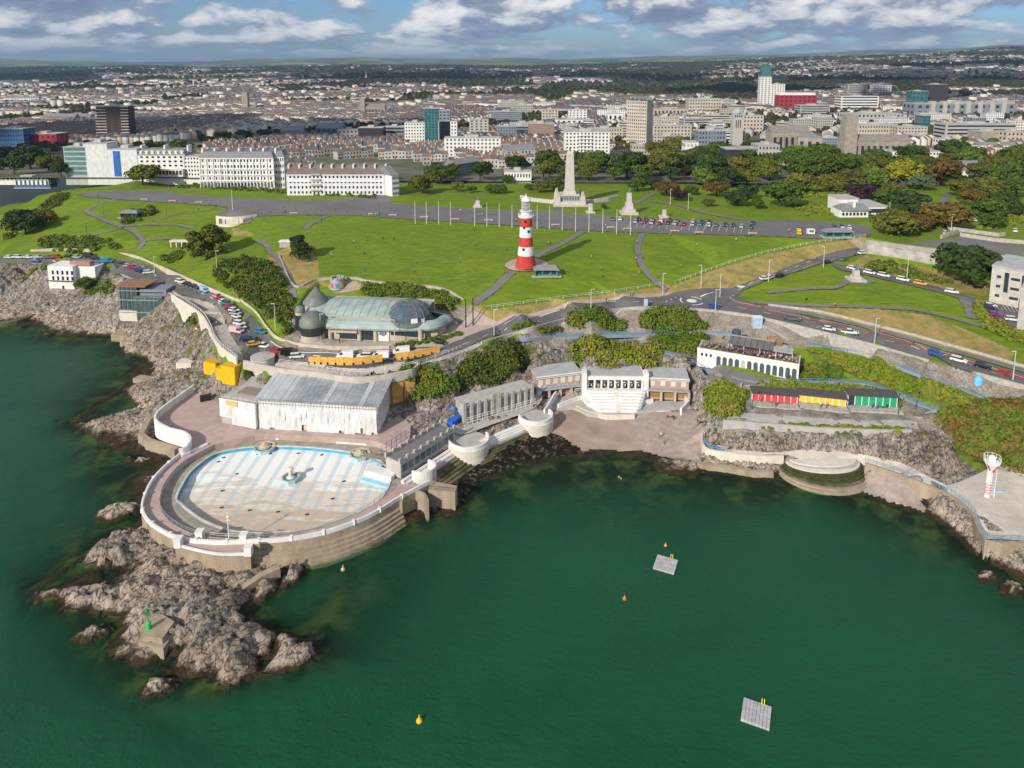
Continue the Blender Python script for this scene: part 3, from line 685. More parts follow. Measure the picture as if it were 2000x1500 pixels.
for k in range(7):                                                     # zebra crossing
    x = 884 + k * 3.2; addm(mark([(x, 668 - k * 2.3), (x + 20, 661 - k * 2.3)], .5))
cxw, cyw, czw = Gp(1351, 588)
ring = MB(); ring.lathe([(1.9, .0), (1.9, .12), (0.4, .17)], cxw, cyw, czw + .09, 20); mk.add(ring.v, ring.f)
for k in range(3):
    a0 = 2.1 * k + .3; pts = [(cxw + 4.2 * math.cos(a0 + j * .2), cyw + 4.2 * math.sin(a0 + j * .2)) for j in range(7)]
    rp = ribbon_w(pts, .5); n = 7
    mk.add([(p[0], p[1], ground(*p) + .13) for p in rp], [(i, i + 1, 2 * n - 2 - i, 2 * n - 1 - i) for i in range(n - 1)])
cx2, cy2, cz2 = Gp(1447, 560)
ring = MB(); ring.lathe([(1.5, .0), (1.5, .13), (.3, .16)], cx2, cy2, cz2 + .1, 18); mk.add(ring.v, ring.f)
addm(mark([(1368,580),(1395,571),(1376,576)], .5)); addm(mark([(1420,566),(1428,573),(1434,581)], .3, dash=1)); addm(mark([(1300,590),(1318,582),(1330,577)], .3, dash=1))
for k in range(17):                                                    # bays of the car park on the promenade
    x = 1232 + k * 14.6; y = 431 + k * .75
    addm(mark([(x, y), (x - 4, y + 13)], .14))
for k in range(9): addm(mark([(1918 + k * 8, 588 + k * 1.6), (1926 + k * 8, 598 + k * 1.8)], .14))
struct("road_markings", mk, m_paint)
drape("forecourt", [(582,676),(586,664),(600,658),(840,664),(866,650),(884,636),(905,640),(905,655),(862,676),(760,683),(640,681)], m_pavement, curve=0, lift=.1)
addy = MB()
for L in [[(1440,590),(1500,603),(1560,615)], [(1420,575),(1530,537),(1600,513),(1660,500)], [(1040,639),(1150,610),(1250,600)]]:
    q = mark(L, .16); addy.add(q.v, q.f)
struct("yellow_lines", addy, m_yellowline)

# ------------------------------------------------------------------ ground meshes, one per kind of ground
HG = H1.copy(); HG[LOWER] -= 0.5
def ground_mat(kind):
    m = bpy.data.materials.new(kind); m.use_nodes = True; t = NT(m.node_tree)
    out = t.n("ShaderNodeOutputMaterial"); b = t.n("ShaderNodeBsdfPrincipled"); t.l(b, 0, out, 0)
    g = t.n("ShaderNodeNewGeometry"); p = g.outputs["Position"]
    b.inputs["Roughness"].default_value = .95; b.inputs["Specular IOR Level"].default_value = .15
    def bump(h, d):
        bn = t.n("ShaderNodeBump"); bn.inputs["Distance"].default_value = d; bn.inputs["Strength"].default_value = 1.0
        t.t.links.new(h, bn.inputs["Height"]); t.l(bn, 0, b, "Normal")
    if kind in ("lawn", "far_land"):
        big = t.ramp(t.noise(p, .035, 4, .6), [(.3, 0), (.7, 1)]); sm = t.ramp(t.noise(p, .35, 6, .7), [(.3, 0), (.72, 1)])
        c = t.mix(big, (.078, .172, .008), (.142, .232, .012)); c = t.mix(t.math("MULTIPLY", sm, .75), c, (.225, .262, .03))
        st = t.ramp(t.noise(t.vmath("MULTIPLY", p, (.25, 1.4, 1)), .5, 4, .65), [(.35, .78), (.7, 1.12)])
        c = t.mix(1.0, c, st, "MULTIPLY"); bump(t.noise(p, 2.2, 4, .7), .12)
    elif kind == "dry_grass":
        f = t.ramp(t.noise(p, .22, 6, .7), [(.35, 0), (.65, 1)]); c = t.mix(f, (.21, .20, .045), (.42, .30, .12))
        c = t.mix(1.0, c, t.ramp(t.noise(p, 1.6, 4, .7), [(.3, .8), (.7, 1.15)]), "MULTIPLY"); bump(t.noise(p, 1.8, 5, .7), .3)
    elif kind == "rough_bank":
        f = t.ramp(t.noise(p, .3, 6, .7), [(.35, 0), (.65, 1)]); c = t.mix(f, (.07, .11, .015), (.2, .21, .04)); bump(t.noise(p, 1.5, 5, .7), .5)
    elif kind == "scrub_earth":
        f = t.ramp(t.noise(p, .25, 6, .7), [(.35, 0), (.65, 1)]); c = t.mix(f, (.21, .18, .145), (.37, .33, .28)); vv = t.n("ShaderNodeTexVoronoi", feature="DISTANCE_TO_EDGE"); vv.inputs["Scale"].default_value = .85; t.t.links.new(p, vv.inputs["Vector"])
        c = t.mix(1.0, c, t.ramp(vv.outputs[0], [(.0, .62), (.12, 1.05)]), "MULTIPLY"); bump(t.noise(p, 1.5, 6, .75), .45)
    elif kind == "sandy_beach":
        f = t.ramp(t.noise(p, .12, 5, .6), [(.35, 0), (.65, 1)]); c = t.mix(f, (.28, .205, .155), (.40, .31, .26)); bump(t.noise(p, 2, 4, .7), .08)
    elif kind == "shingle_beach":
        f = t.ramp(t.noise(p, .5, 7, .75), [(.35, 0), (.65, 1)]); c = t.mix(f, (.32, .25, .21), (.46, .38, .335)); bump(t.noise(p, 3, 5, .8), .25)
    elif kind == "seabed":
        f = t.ramp(t.noise(p, .10, 5, .65), [(.47, 0), (.62, 1)]); c = t.mix(f, (.010, .009, .006), (.105, .098, .036))
        c = t.mix(t.ramp(t.noise(p, .7, 4, .7), [(.45, 0), (.7, .6)]), c, (.03, .028, .014))
    else:                                                              # rock
        sp = t.n("ShaderNodeSeparateXYZ"); t.t.links.new(p, sp.inputs[0]); z = sp.outputs[2]
        f = t.ramp(t.noise(p, .35, 7, .7), [(.35, 0), (.65, 1)])
        dry = t.mix(f, (.45, .36, .285), (.68, .565, .465))
        pale = t.mix(t.ramp(t.noise(p, .5, 6, .7), [(.35, 0), (.62, 1)]), (.27, .23, .19), (.52, .475, .43))
        hz = t.ramp(t.math("ADD", t.math("MULTIPLY", z, .1), t.math("MULTIPLY", t.math("SUBTRACT", t.noise(p, .12, 3), .5), .8)), [(.22, 0), (.5, 1)])
        c = t.mix(hz, dry, pale); big = t.noise(p, .055, 4, .6)
        c = t.mix(t.ramp(big, [(.46, 0), (.66, .7)]), c, t.mix(f, (.20, .155, .11), (.42, .335, .25)))
        crack = t.ramp(t.noise(t.vmath("MULTIPLY", p, (1.0, 1.0, .35)), .9, 8, .8, .6), [(.40, .30), (.52, 1.0)])
        c = t.mix(1.0, c, crack, "MULTIPLY")
        vo = t.n("ShaderNodeTexVoronoi", feature="DISTANCE_TO_EDGE"); vo.inputs["Scale"].default_value = .62; nc_ = t.n("ShaderNodeTexNoise"); nc_.inputs["Scale"].default_value = .22; nc_.inputs["Detail"].default_value = 3; t.t.links.new(p, nc_.inputs["Vector"]); rt_ = t.n("ShaderNodeVectorRotate", rotation_type="Z_AXIS"); rt_.inputs["Angle"].default_value = -.64; t.t.links.new(t.vmath("ADD", p, t.vmath("MULTIPLY", nc_.outputs["Color"], (5, 5, 5))), rt_.inputs["Vector"]); wv = t.vmath("MULTIPLY", rt_.outputs[0], (.72, 1.45, .7)); t.t.links.new(wv, vo.inputs["Vector"])
        c = t.mix(1.0, c, t.ramp(t.math("ADD", vo.outputs[0], t.math("MULTIPLY", t.math("SUBTRACT", t.noise(p, 1.1, 5, .7), .5), .35)), [(.0, .26), (.085, 1.0)]), "MULTIPLY")
        wet = t.ramp(t.math("ADD", t.math("MULTIPLY", z, .5), t.math("MULTIPLY", t.math("SUBTRACT", t.noise(p, .3, 6, .7), .5), 1.5)), [(.26, 0), (.60, 1)])
        c = t.mix(wet, t.mix(f, (.022, .017, .010), (.075, .055, .028)), c)
        if kind == "seaweed_rocks": c = t.mix(t.ramp(t.noise(p, .55, 7, .75), [(.52, 0), (.64, 1)]), (.016, .012, .008), (.24, .19, .12))
        grass = t.math("MULTIPLY", t.ramp(t.math("MULTIPLY", z, .1), [(.55, 0), (.8, 1)]), t.ramp(t.noise(p, .16, 5, .65), [(.54, 0), (.62, 1)]))
        c = t.mix(grass, c, (.12, .14, .03))
        bump(t.noise(t.vmath("MULTIPLY", p, (1, 1, .5)), 1.3, 8, .75, .5), .9)
    t.t.links.new(c, b.inputs["Base Color"]); return m
names = {ROCK: "rocky_shore", SAND: "sandy_beach", SHINGLE: "shingle_beach", DRY: "dry_grass", GRASS: "lawn", BANK: "rough_bank", EARTH: "scrub_earth", BED: "seabed", WEED: "seaweed_rocks"}
quad_cls = CLS[:-1, :-1]
vis = to_px(GXX, GYY, HG)
out_x = (vis[0] < -260) | (vis[0] > 2260)
for k, nm in names.items():
    jj, ii = np.nonzero((quad_cls == k) & ~out_x[:-1, :-1])
    if len(jj) == 0: continue
    a = jj * NX + ii
    q = np.stack([a, a + 1, a + NX + 1, a + NX], 1)
    if k in (ROCK, WEED):                                              # finer grid with small cracks and ledges
        N2 = 2 * NX + 2; q = np.concatenate([np.stack([(2 * jj + a_) * N2 + 2 * ii + b_, (2 * jj + a_) * N2 + 2 * ii + b_ + 1, (2 * jj + a_ + 1) * N2 + 2 * ii + b_ + 1, (2 * jj + a_ + 1) * N2 + 2 * ii + b_], 1) for a_ in (0, 1) for b_ in (0, 1)])
        uq, invq = np.unique(q, return_inverse=True); invq = invq.reshape(q.shape); J, I = uq // N2, uq % N2
        j0, i0 = J // 2, I // 2; j1, i1 = np.minimum(j0 + J % 2, NY - 1), np.minimum(i0 + I % 2, NX - 1)
        bl = lambda G_: (G_[j0, i0] + G_[j1, i0] + G_[j0, i1] + G_[j1, i1]) / 4
        x_, y_ = GX0 + I * GS / 2, GY0 + J * GS / 2; u_, v_ = x_ * .8 + y_ * .6, -x_ * .6 + y_ * .8
        r1 = 1 - np.abs(2 * fbm(u_ / 3.0, v_ / 1.1, 3, 63, .6) - 1) * 2; r2 = np.round(fbm(u_ / 2.0, v_ / 1.0, 3, 71, .6) * 7) / 7 - .5
        co = np.stack([x_, y_, bl(HG) + (r1 * .9 + r2 * 2.1) * np.clip(bl(rock_w), 0, 1) * np.clip(bl(H0) * .55 + .2, .06, .9)], 1)
    else:
        uq, invq = np.unique(q, return_inverse=True); invq = invq.reshape(q.shape)
        co = np.stack([GXX.ravel()[uq], GYY.ravel()[uq], HG.ravel()[uq]], 1)
    me = bpy.data.meshes.new(nm)
    me.vertices.add(len(uq)); me.vertices.foreach_set("co", co.astype(np.float32).ravel())
    me.loops.add(q.size); me.loops.foreach_set("vertex_index", invq.astype(np.int32).ravel())
    me.polygons.add(len(q)); me.polygons.foreach_set("loop_start", np.arange(0, q.size, 4, dtype=np.int32))
    if k not in (ROCK, WEED): me.polygons.foreach_set("use_smooth", np.ones(len(q), bool))
    me.materials.append(ground_mat(nm)); me.update(calc_edges=True); me.validate()
    o = bpy.data.objects.new(nm, me); COL.objects.link(o); o["kind"] = "structure"

# ---- far land, a fan of quads out to the horizon
cols = np.linspace(-700, 2700, 150); rows = np.exp(np.linspace(math.log(478), math.log(21000), 130))
FX = (cols[None, :] - 1000) / FPX * rows[:, None]; FY = np.repeat(rows[:, None], len(cols), 1)
FZ = far_h(FX, FY); FZ[0] -= 1.0
mb = MB(); n = len(cols)
mb.v = list(map(tuple, np.stack([FX.ravel(), FY.ravel(), FZ.ravel()], 1)))
mb.f = [(j * n + i, j * n + i + 1, (j + 1) * n + i + 1, (j + 1) * n + i) for j in range(len(rows) - 1) for i in range(n - 1)]
mb.m = [0] * len(mb.f)
m = bpy.data.materials.new("far_land"); m.use_nodes = True; t = NT(m.node_tree)
out = t.n("ShaderNodeOutputMaterial"); b = t.n("ShaderNodeBsdfPrincipled"); t.l(b, 0, out, 0); b.inputs["Roughness"].default_value = 1.0
p = t.n("ShaderNodeNewGeometry").outputs["Position"]
sp = t.n("ShaderNodeSeparateXYZ"); t.t.links.new(p, sp.inputs[0])
town = t.mix(t.ramp(t.noise(p, .03, 5, .7), [(.42, 0), (.55, 1)]), (.15, .14, .12), (.075, .095, .035))
vo = t.n("ShaderNodeTexVoronoi"); vo.inputs["Scale"].default_value = .0028; t.t.links.new(p, vo.inputs["Vector"])
fieldc = t.ramp(t.n("ShaderNodeSeparateColor").outputs[0], [(0, .1), (1, .1)])
sc_ = t.n("ShaderNodeSeparateColor"); t.l(vo, "Color", sc_, 0)
field = t.ramp(sc_.outputs[0], [(0, (.05, .075, .02)), (.35, (.11, .16, .035)), (.6, (.20, .19, .075)), (.8, (.035, .05, .018)), (1, (.13, .17, .04))], "CONSTANT")
far = t.ramp(t.math("MULTIPLY", sp.outputs[1], 1 / 10000), [(.52, 0), (.62, 1)])
t.t.links.new(t.mix(far, town, field), b.inputs["Base Color"])
struct("hills", mb, m, True)

# ------------------------------------------------------------------ sea
wm = bpy.data.materials.new("sea water"); wm.use_nodes = True; t = NT(wm.node_tree)
out = t.n("ShaderNodeOutputMaterial"); b = t.n("ShaderNodeBsdfPrincipled"); b.inputs["Roughness"].default_value = .22
b.inputs["IOR"].default_value = 1.33; b.inputs["Specular IOR Level"].default_value = .3
p = t.n("ShaderNodeNewGeometry").outputs["Position"]
wn = t.ramp(t.noise(p, .02, 4, .6), [(.3, 0), (.7, 1)])
t.t.links.new(t.mix(wn, (.006, .062, .025), (.008, .082, .034)), b.inputs["Base Color"])
bn = t.n("ShaderNodeBump"); bn.inputs["Distance"].default_value = .42
h = t.math("ADD", t.noise(t.vmath("MULTIPLY", p, (.7, 1.3, 1)), .38, 4, .6, .5), t.math("MULTIPLY", t.noise(p, 1.3, 3, .6), .5))
t.t.links.new(h, bn.inputs["Height"]); t.l(bn, 0, b, "Normal")
tr = t.n("ShaderNodeBsdfTransparent"); tr.inputs[0].default_value = (.78, .95, .82, 1)
at = t.n("ShaderNodeAttribute", attribute_name="turbid")
mx = t.n("ShaderNodeMixShader"); t.l(at, "Fac", mx, 0); t.l(tr, 0, mx, 1); t.l(b, 0, mx, 2); t.l(mx, 0, out, 0)
ws = 1.6; WX = np.arange(-346, 346.1, ws); WY = np.arange(86, 470, ws)
XX, YY = np.meshgrid(WX, WY)
jx = np.clip(((XX - GX0) / GS).astype(int), 0, NX - 1); jy = np.clip(((YY - GY0) / GS).astype(int), 0, NY - 1)
dep = -HG[jy, jx]
turb = np.clip(1 - np.exp(-np.maximum(dep, 0) * .42), .0, .985)
keep = dep > -1.2; qk = keep[:-1, :-1] | keep[1:, :-1] | keep[:-1, 1:] | keep[1:, 1:]
jj, ii = np.nonzero(qk); nw = len(WX); a = jj * nw + ii
q = np.stack([a, a + 1, a + nw + 1, a + nw], 1); uq, invq = np.unique(q, return_inverse=True); invq = invq.reshape(q.shape)
vs = [(x, y, 0.0) for x, y in zip(XX.ravel()[uq], YY.ravel()[uq])]; fs = [tuple(r) for r in invq]; tv = list(turb.ravel()[uq])
o_ = len(vs)
vs += [(-3000, -2500, 0), (3000, -2500, 0), (3000, 86, 0), (-3000, 86, 0), (-3000, 470, 0), (-346, 86, 0), (-346, 470, 0), (346, 86, 0)]
fs += [(o_, o_ + 1, o_ + 2, o_ + 7, o_ + 5, o_ + 3), (o_ + 3, o_ + 5, o_ + 6, o_ + 4)]; tv += [.985] * 8
me = bpy.data.meshes.new("sea"); me.from_pydata(vs, [], fs); me.materials.append(wm)
at_ = me.attributes.new("turbid", "FLOAT", "POINT"); at_.data.foreach_set("value", np.array(tv, np.float32))
o = bpy.data.objects.new("sea", me); COL.objects.link(o); o["kind"] = "structure"

# ------------------------------------------------------------------ frames: a facade between two picture points at height z
class Fr:
    def __init__(s, xl, yl, xr, yr, z=None, world=None):
        if world: s.a, s.e2 = Vector(world[0]), Vector(world[1])
        else:
            if z is None: g = Gp((xl + xr) / 2, (yl + yr) / 2); z = g[2]
            s.a = Vector(W(xl, yl, z)); s.e2 = Vector(W(xr, yr, z))
        s.z = s.a.z; d = s.e2 - s.a; s.w = d.length; s.e = d.normalized(); s.n = Vector((-s.e.y, s.e.x, 0))
        s.rot = math.atan2(s.e.y, s.e.x)
    def p(s, u, d, z=None): q = s.a + s.e * u + s.n * d; return (q.x, q.y, s.z if z is None else z)
    def top(s, py, u=0.0, d=0.0): return zat(py, s.p(u, d)[1])
    def b(s, mb, u0, u1, d0, d1, z0, z1, bottom=False):
        x, y, _ = s.p((u0 + u1) / 2, (d0 + d1) / 2); mb.box(x, y, z0, abs(u1 - u0), abs(d1 - d0), z1 - z0, s.rot, bottom=bottom); return mb
    def wins(s, mb, n, u0, u1, z0, z1, ww, out=.06, d=0.0):
        for i in range(n):
            u = u0 + (u1 - u0) * (i + .5) / n
            s.b(mb, u - ww / 2, u + ww / 2, d - out, d + .02, z0, z1, True)
        return mb
    def side_wins(s, mb, n, d0, d1, z0, z1, ww, right=True, out=.06):
        for i in range(n):
            d = d0 + (d1 - d0) * (i + .5) / n; u = s.w if right else 0
            s.b(mb, u - out if not right else u - .02, u + .02 if not right else u + out, d - ww / 2, d + ww / 2, z0, z1, True)
        return mb
    def root(s, name, label, cat, group=None, d=0.0): return thing(name, label, cat, s.p(s.w / 2, d), group)
def Wl(pts, z): return [W(p[0], p[1], p[2] if len(p) > 2 else z) for p in pts]

m_white = mat("white render", (.62, .60, .57), (.78, .76, .73), scale=.35, rough=.8, fine=.06)
m_cream = mat("cream render", (.55, .50, .42), (.68, .63, .54), scale=.4, fine=.06)
m_stone = mat("grey limestone wall", (.30, .275, .25), (.50, .46, .42), scale=.9, fine=.22, bump=.08)
m_seawall = mat("sea wall concrete", (.26, .205, .14), (.40, .33, .24), scale=.5, fine=.2, stretch=(1, 1, .35))
m_conc = mat("concrete", (.36, .34, .31), (.48, .45, .42), scale=.4, fine=.12)
m_glass = mat("dark window glass", (.03, .04, .05), scale=2, rough=.12, spec=.6)
m_steel = mat("galvanised steel", (.35, .36, .37), scale=2, rough=.5, metal=.5)
m_bluepaint = mat("blue paint", (.10, .30, .52), scale=1, rough=.5)
m_palesteel = mat("white painted steel", (.75, .75, .74), scale=2, rough=.5)
m_weed = mat("weedy concrete", (.045, .055, .018), (.20, .17, .10), scale=.5, fine=.25)
m_black = mat("black metal", (.02, .02, .022), scale=2, rough=.5)

def pool_mat():
    m = bpy.data.materials.new("striped pool floor"); m.use_nodes = True; t = NT(m.node_tree)
    out = t.n("ShaderNodeOutputMaterial"); b = t.n("ShaderNodeBsdfPrincipled"); t.l(b, 0, out, 0); b.inputs["Roughness"].default_value = .6
    p = t.n("ShaderNodeNewGeometry").outputs["Position"]
    A, B = Vector(W(410, 995, 2)), Vector(W(492, 885, 2)); d = (B - A).normalized(); n = Vector((d.y, -d.x, 0))
    dot = t.n("ShaderNodeVectorMath", operation="DOT_PRODUCT"); t.t.links.new(p, dot.inputs[0]); dot.inputs[1].default_value = n
    fr = t.math("FRACT", t.math("MULTIPLY", dot.outputs[1], 1 / 3.75))
    st = t.ramp(t.math("ABSOLUTE", t.math("SUBTRACT", fr, .5)), [(.155, 1), (.175, 0)])
    c = t.mix(st, (.80, .785, .74), (.58, .655, .68))
    sp = t.n("ShaderNodeSeparateXYZ"); t.t.links.new(p, sp.inputs[0])
    nz = t.noise(t.vmath("MULTIPLY", p, (.35, 1.3, 1)), .32, 7, .65)
    y = t.math("ADD", t.math("MULTIPLY", t.math("SUBTRACT", 171.5, sp.outputs[1]), 1 / 30), t.math("MULTIPLY", t.math("SUBTRACT", nz, .5), 1.4))
    dirt = t.ramp(y, [(.02, 0), (.20, .66), (.32, .42), (.52, .97)])
    sand = t.mix(t.noise(p, .5, 5, .7), (.40, .30, .20), (.60, .49, .36))
    c2 = t.mix(dirt, c, t.mix(t.math("MULTIPLY", st, .28), sand, (.40, .43, .40)))
    t.t.links.new(c2, b.inputs["Base Color"]); return m

lido = thing("lido", "round seaside lido with empty striped pool, pink promenade and white parapet", "lido", (-57, 170, 0))
# promenade ring between the sea wall and the inner wall
OUT = [(352,890),(322,914),(294,945),(277,985),(279,1008),(300,1032),(348,1056),(420,1064),(490,1062),(560,1058),(640,1043),(720,1013),(782,976),(838,946)]
INN = [(368,893),(342,915),(320,945),(312,975),(317,1000),(338,1022),(378,1042),(432,1050),(495,1051),(556,1046),(628,1031),(700,1003),(752,968),(775,945)]
def resample(L, n):
    L = [Vector(p) for p in L]; d = [0]
    for a, b in zip(L, L[1:]): d.append(d[-1] + (b - a).length)
    out = []; k = 0
    for i in range(n):
        s_ = d[-1] * i / (n - 1)
        while k < len(L) - 2 and d[k + 1] < s_: k += 1
        f = (s_ - d[k]) / max(1e-6, d[k + 1] - d[k]); out.append(L[k].lerp(L[k + 1], min(1, f)))
    return out
NR = 90
o_w = resample(smooth(Wl(OUT, 5), 8), NR); i_w = resample(smooth(Wl(INN, 5), 8), NR)
mb = MB(); mb.add([tuple(p) for p in o_w] + [tuple(p) for p in i_w], [(i, i + 1, NR + i + 1, NR + i) for i in range(NR - 1)])
mb.build("promenade_deck", m_pink, lido)
mb = MB()
for i in range(NR):
    p = o_w[i]; mb.v += [(p.x, p.y, 5.0), (p.x, p.y, 3.2)]
    d = (o_w[min(i + 1, NR - 1)] - o_w[max(0, i - 1)]).normalized(); q = p + Vector((d.y, -d.x, 0)) * -.0
    mb.v += [(p.x * 1.0, p.y, 3.2), (p.x, p.y, -1.5)]
for i in range(NR - 1): mb.f += [(4 * i, 4 * i + 4, 4 * i + 5, 4 * i + 1), (4 * i + 2, 4 * i + 6, 4 * i + 7, 4 * i + 3)]
mb.f = [f[::-1] for f in mb.f]; mb.m = [0] * len(mb.f)
mb.build("sea_wall", m_seawall, lido)
mb = MB()                                                              # masonry courses that step out to the right
for k in range(5):
    seg = o_w[48:82]; mb.strip([(p.x, p.y, 0) for p in seg], .5 + .55 * (5 - k), .0 + .8 * k, [-1.5] * len(seg), side=.25 * (5 - k))
mb.build("stepped_plinth", m_seawall, lido)
par = MB(); par.strip([(p.x, p.y, 5) for p in o_w], .45, .95, side=-.2)
for i in range(4, NR - 4, 6):
    p = o_w[i]; c0 = Vector((-57, 170, 0)); q = p + (c0 - p).normalized() * .25; par.box(q.x, q.y, 5, .7, .7, 1.15)
par.build("parapet", m_white, lido)
mb = MB()
L0 = [Vector((p.x, p.y, 5)) for p in i_w]
for i in range(NR): mb.v += [tuple(L0[i]), (L0[i].x, L0[i].y, 3.3)]
mb.f = [(2 * i, 2 * i + 1, 2 * i + 3, 2 * i + 2)[::-1] for i in range(NR - 1)]; mb.m = [0] * len(mb.f)
mb.build("inner_wall", m_conc, lido)
rl = MB(); seg = [(p.x, p.y, 6.0) for p in i_w[20:]]; rl.tube(seg, .05, 4); rl.tube([(a, b_, 5.55) for a, b_, _ in seg], .04, 4)
for p in i_w[20::2]: rl.box(p.x, p.y, 5, .08, .08, 1.0)
rl.build("railing", m_steel, lido)
# pool: rim, walls, floor
RIM = [(344,972),(355,947),(371,922),(391,904),(417,887),(452,878),(500,872),(545,871),(612,874),(680,882),(728,892),(752,908),(764,930),(752,962),(725,988),(650,1018),(575,1036),(500,1041),(450,1036),(400,1018),(370,998),(352,983)]
rim = [Vector(p) for p in smooth(Wl(RIM, 3.55), 4, True)]; nr = len(rim); cc = Vector((-57, 170, 0))
INPOOL = [tuple(p) for p in rim]
low = MB(); wall = MB()
outl = [Vector(p) for p in Wl([(306,975),(316,940),(345,905),(372,880),(410,868),(460,858),(520,849),(600,850),(690,856),(750,872),(790,900),(812,925),(800,960),(760,990),(690,1020),(620,1045),(540,1058),(470,1058),(400,1048),(350,1032),(318,1006)], 3.3)]
outl = resample([tuple(p) for p in smooth([tuple(p) for p in outl], 6, True)] + [tuple(outl[0])], nr + 1)[:-1]
# match both rings by angle round the pool's centre
def byang(L):
    A = sorted((math.atan2(p.y - cc.y, p.x - cc.x), p) for p in L); return [p for _, p in A]
ra, oa = byang(rim), byang(outl)
k = len(ra)
low.add([(p.x, p.y, 3.3) for p in oa] + [(p.x, p.y, 3.45) for p in ra], [(i, (i + 1) % k, k + (i + 1) % k, k + i) for i in range(k)])
low.build("lower_walkway", mat("stained concrete walk", (.22, .21, .17), (.40, .36, .30), scale=.4, fine=.15), lido)
wall.mat(0).add([(p.x, p.y, 3.6) for p in ra] + [(p.x, p.y, 1.2) for p in ra], [((i + 1) % k, i, k + i, k + (i + 1) % k)[::-1] for i in range(k)])
wall.build("pool_wall", mat("blue pool wall", (.03, .27, .44), (.10, .42, .58), scale=.3), lido)
edge = MB(); edge.strip([(p.x, p.y, 3.45) for p in ra], .5, .2, closed=True); edge.build("pool_rim", mat("pale pool rim", (.52, .50, .45), scale=.5), lido)
fl = MB(); cz_ = lambda x, y: 2.55 - .018 * max(0, 184 - y) - .5 * max(0, (math.hypot(x + 57, y - 170) - 22) / 6) * (1 if y < 172 else 0)
rings = [1, .85, .6, .3]; vs = []
for q in rings:
    for p in ra:
        x, y = cc.x + (p.x - cc.x) * q, cc.y + (p.y - cc.y) * q; vs.append((x, y, cz_(x, y)))
vs.append((cc.x, cc.y, cz_(cc.x, cc.y))); fs = []
for r in range(3): fs += [(r * k + i, r * k + (i + 1) % k, (r + 1) * k + (i + 1) % k, (r + 1) * k + i) for i in range(k)]
fs += [(3 * k + i, 3 * k + (i + 1) % k, 4 * k) for i in range(k)]
fl.add(vs, fs); fl.build("pool_floor", pool_mat(), lido, True)
dm = MB()
for q in [(463,926),(435,958),(488,995),(543,998),(650,973),(672,940),(600,1003),(433,990),(504,889),(583,887),(629,890),(437,895),(427,903),(528,888)]:
    x, y, z = W(*q, 2.3); dm.box(x, y, cz_(x, y) + .01, .9, .6, .03, .4)
dm.build("drain_cover", m_black, lido, kind="stuff")
# sitting steps behind the pool (white risers, pink treads)
for px0, px1, nm in [((512,858),(592,862),"seat_step"), ((652,866),(736,872),"seat_step")]:
    fr = Fr(*px0, *px1, 3.3); mb = MB()
    for j in range(3): fr.b(mb.mat(0), 0, fr.w, j * .9, j * .9 + .9, 3.3, 3.95 + j * .55); fr.b(mb.mat(1), -.01, fr.w + .01, j * .9 - .01, j * .9 + .89, 3.94 + j * .55, 3.98 + j * .55)
    mb.build(nm, [m_white, m_pink], lido)
fr = Fr(594, 862, 650, 866, 3.3); mb = MB()
for j in range(5): fr.b(mb, 0, fr.w, j * .55, 5, 3.3, 3.6 + j * .33)
mb.build("pool_stair", m_conc, lido)
fr = Fr(735, 872, 764, 884, 3.3); mb = MB(); fr.b(mb, 0, fr.w, 0, 2.5, 3.3, 4.9); mb.build("seat_step", [m_white], lido)
fr = Fr(400, 872, 487, 853, 3.4); mb = MB(); fr.b(mb, 0, fr.w, 0, 1.2, 3.3, 4.4); fr.b(mb, 0, fr.w * .9, 1.6, 2.4, 3.3, 5.0); mb.build("ramp_wall", m_white, lido)
fr = Fr(362, 901, 408, 880, 3.4); mb = MB(); fr.b(mb, 0, fr.w, 0, 1.0, 3.3, 5.4); fr.b(mb, -1, 1.4, -.4, 1.4, 3.3, 5.7); mb.build("ramp_wall", m_white, lido)
# white box and basin at the right of the pool
fr = Fr(712, 934, 764, 948, 2.4); mb = MB(); fr.b(mb.mat(0), 0, fr.w, 0, 3.2, 2.2, 4.6); fr.b(mb.mat(1), 0, fr.w, -1.6, .01, 2.2, 2.9); mb.build("plant_box", [m_white, mat("pale blue paint", (.30, .55, .68), scale=.6)], lido)
# deck terrace round the hall
deckp = Wl([(375,768),(335,797),(310,818),(306,834),(330,849),(360,858),(372,870),(362,888),(352,891),(368,894),(420,868),(470,856),(515,848),(594,852),(650,855),(735,862),(776,880),(800,858),(800,815),(780,760),(520,752),(430,748)], 5)
mb = MB(); mb.prism([p[:2] for p in smooth(deckp, 3, True)], 2.0, 5.02); mb.build("terrace_deck", m_pink, lido)
wl_ = smooth(Wl([(377,766),(335,796),(309,817),(305,833),(330,849),(360,857),(373,870),(363,888),(350,892)], 5), 8)
mb = MB(); mb.strip(wl_, .55, 2.3, [2.0] * len(wl_)); mb.build("curved_screen_wall", m_white, lido)
mb = MB(); mb.strip(Wl([(350,770),(290,822),(275,850),(290,862),(345,880)], 2.5), 1.6, .6, [-1.0] * 5); mb.build("outer_walkway", m_seawall, lido)
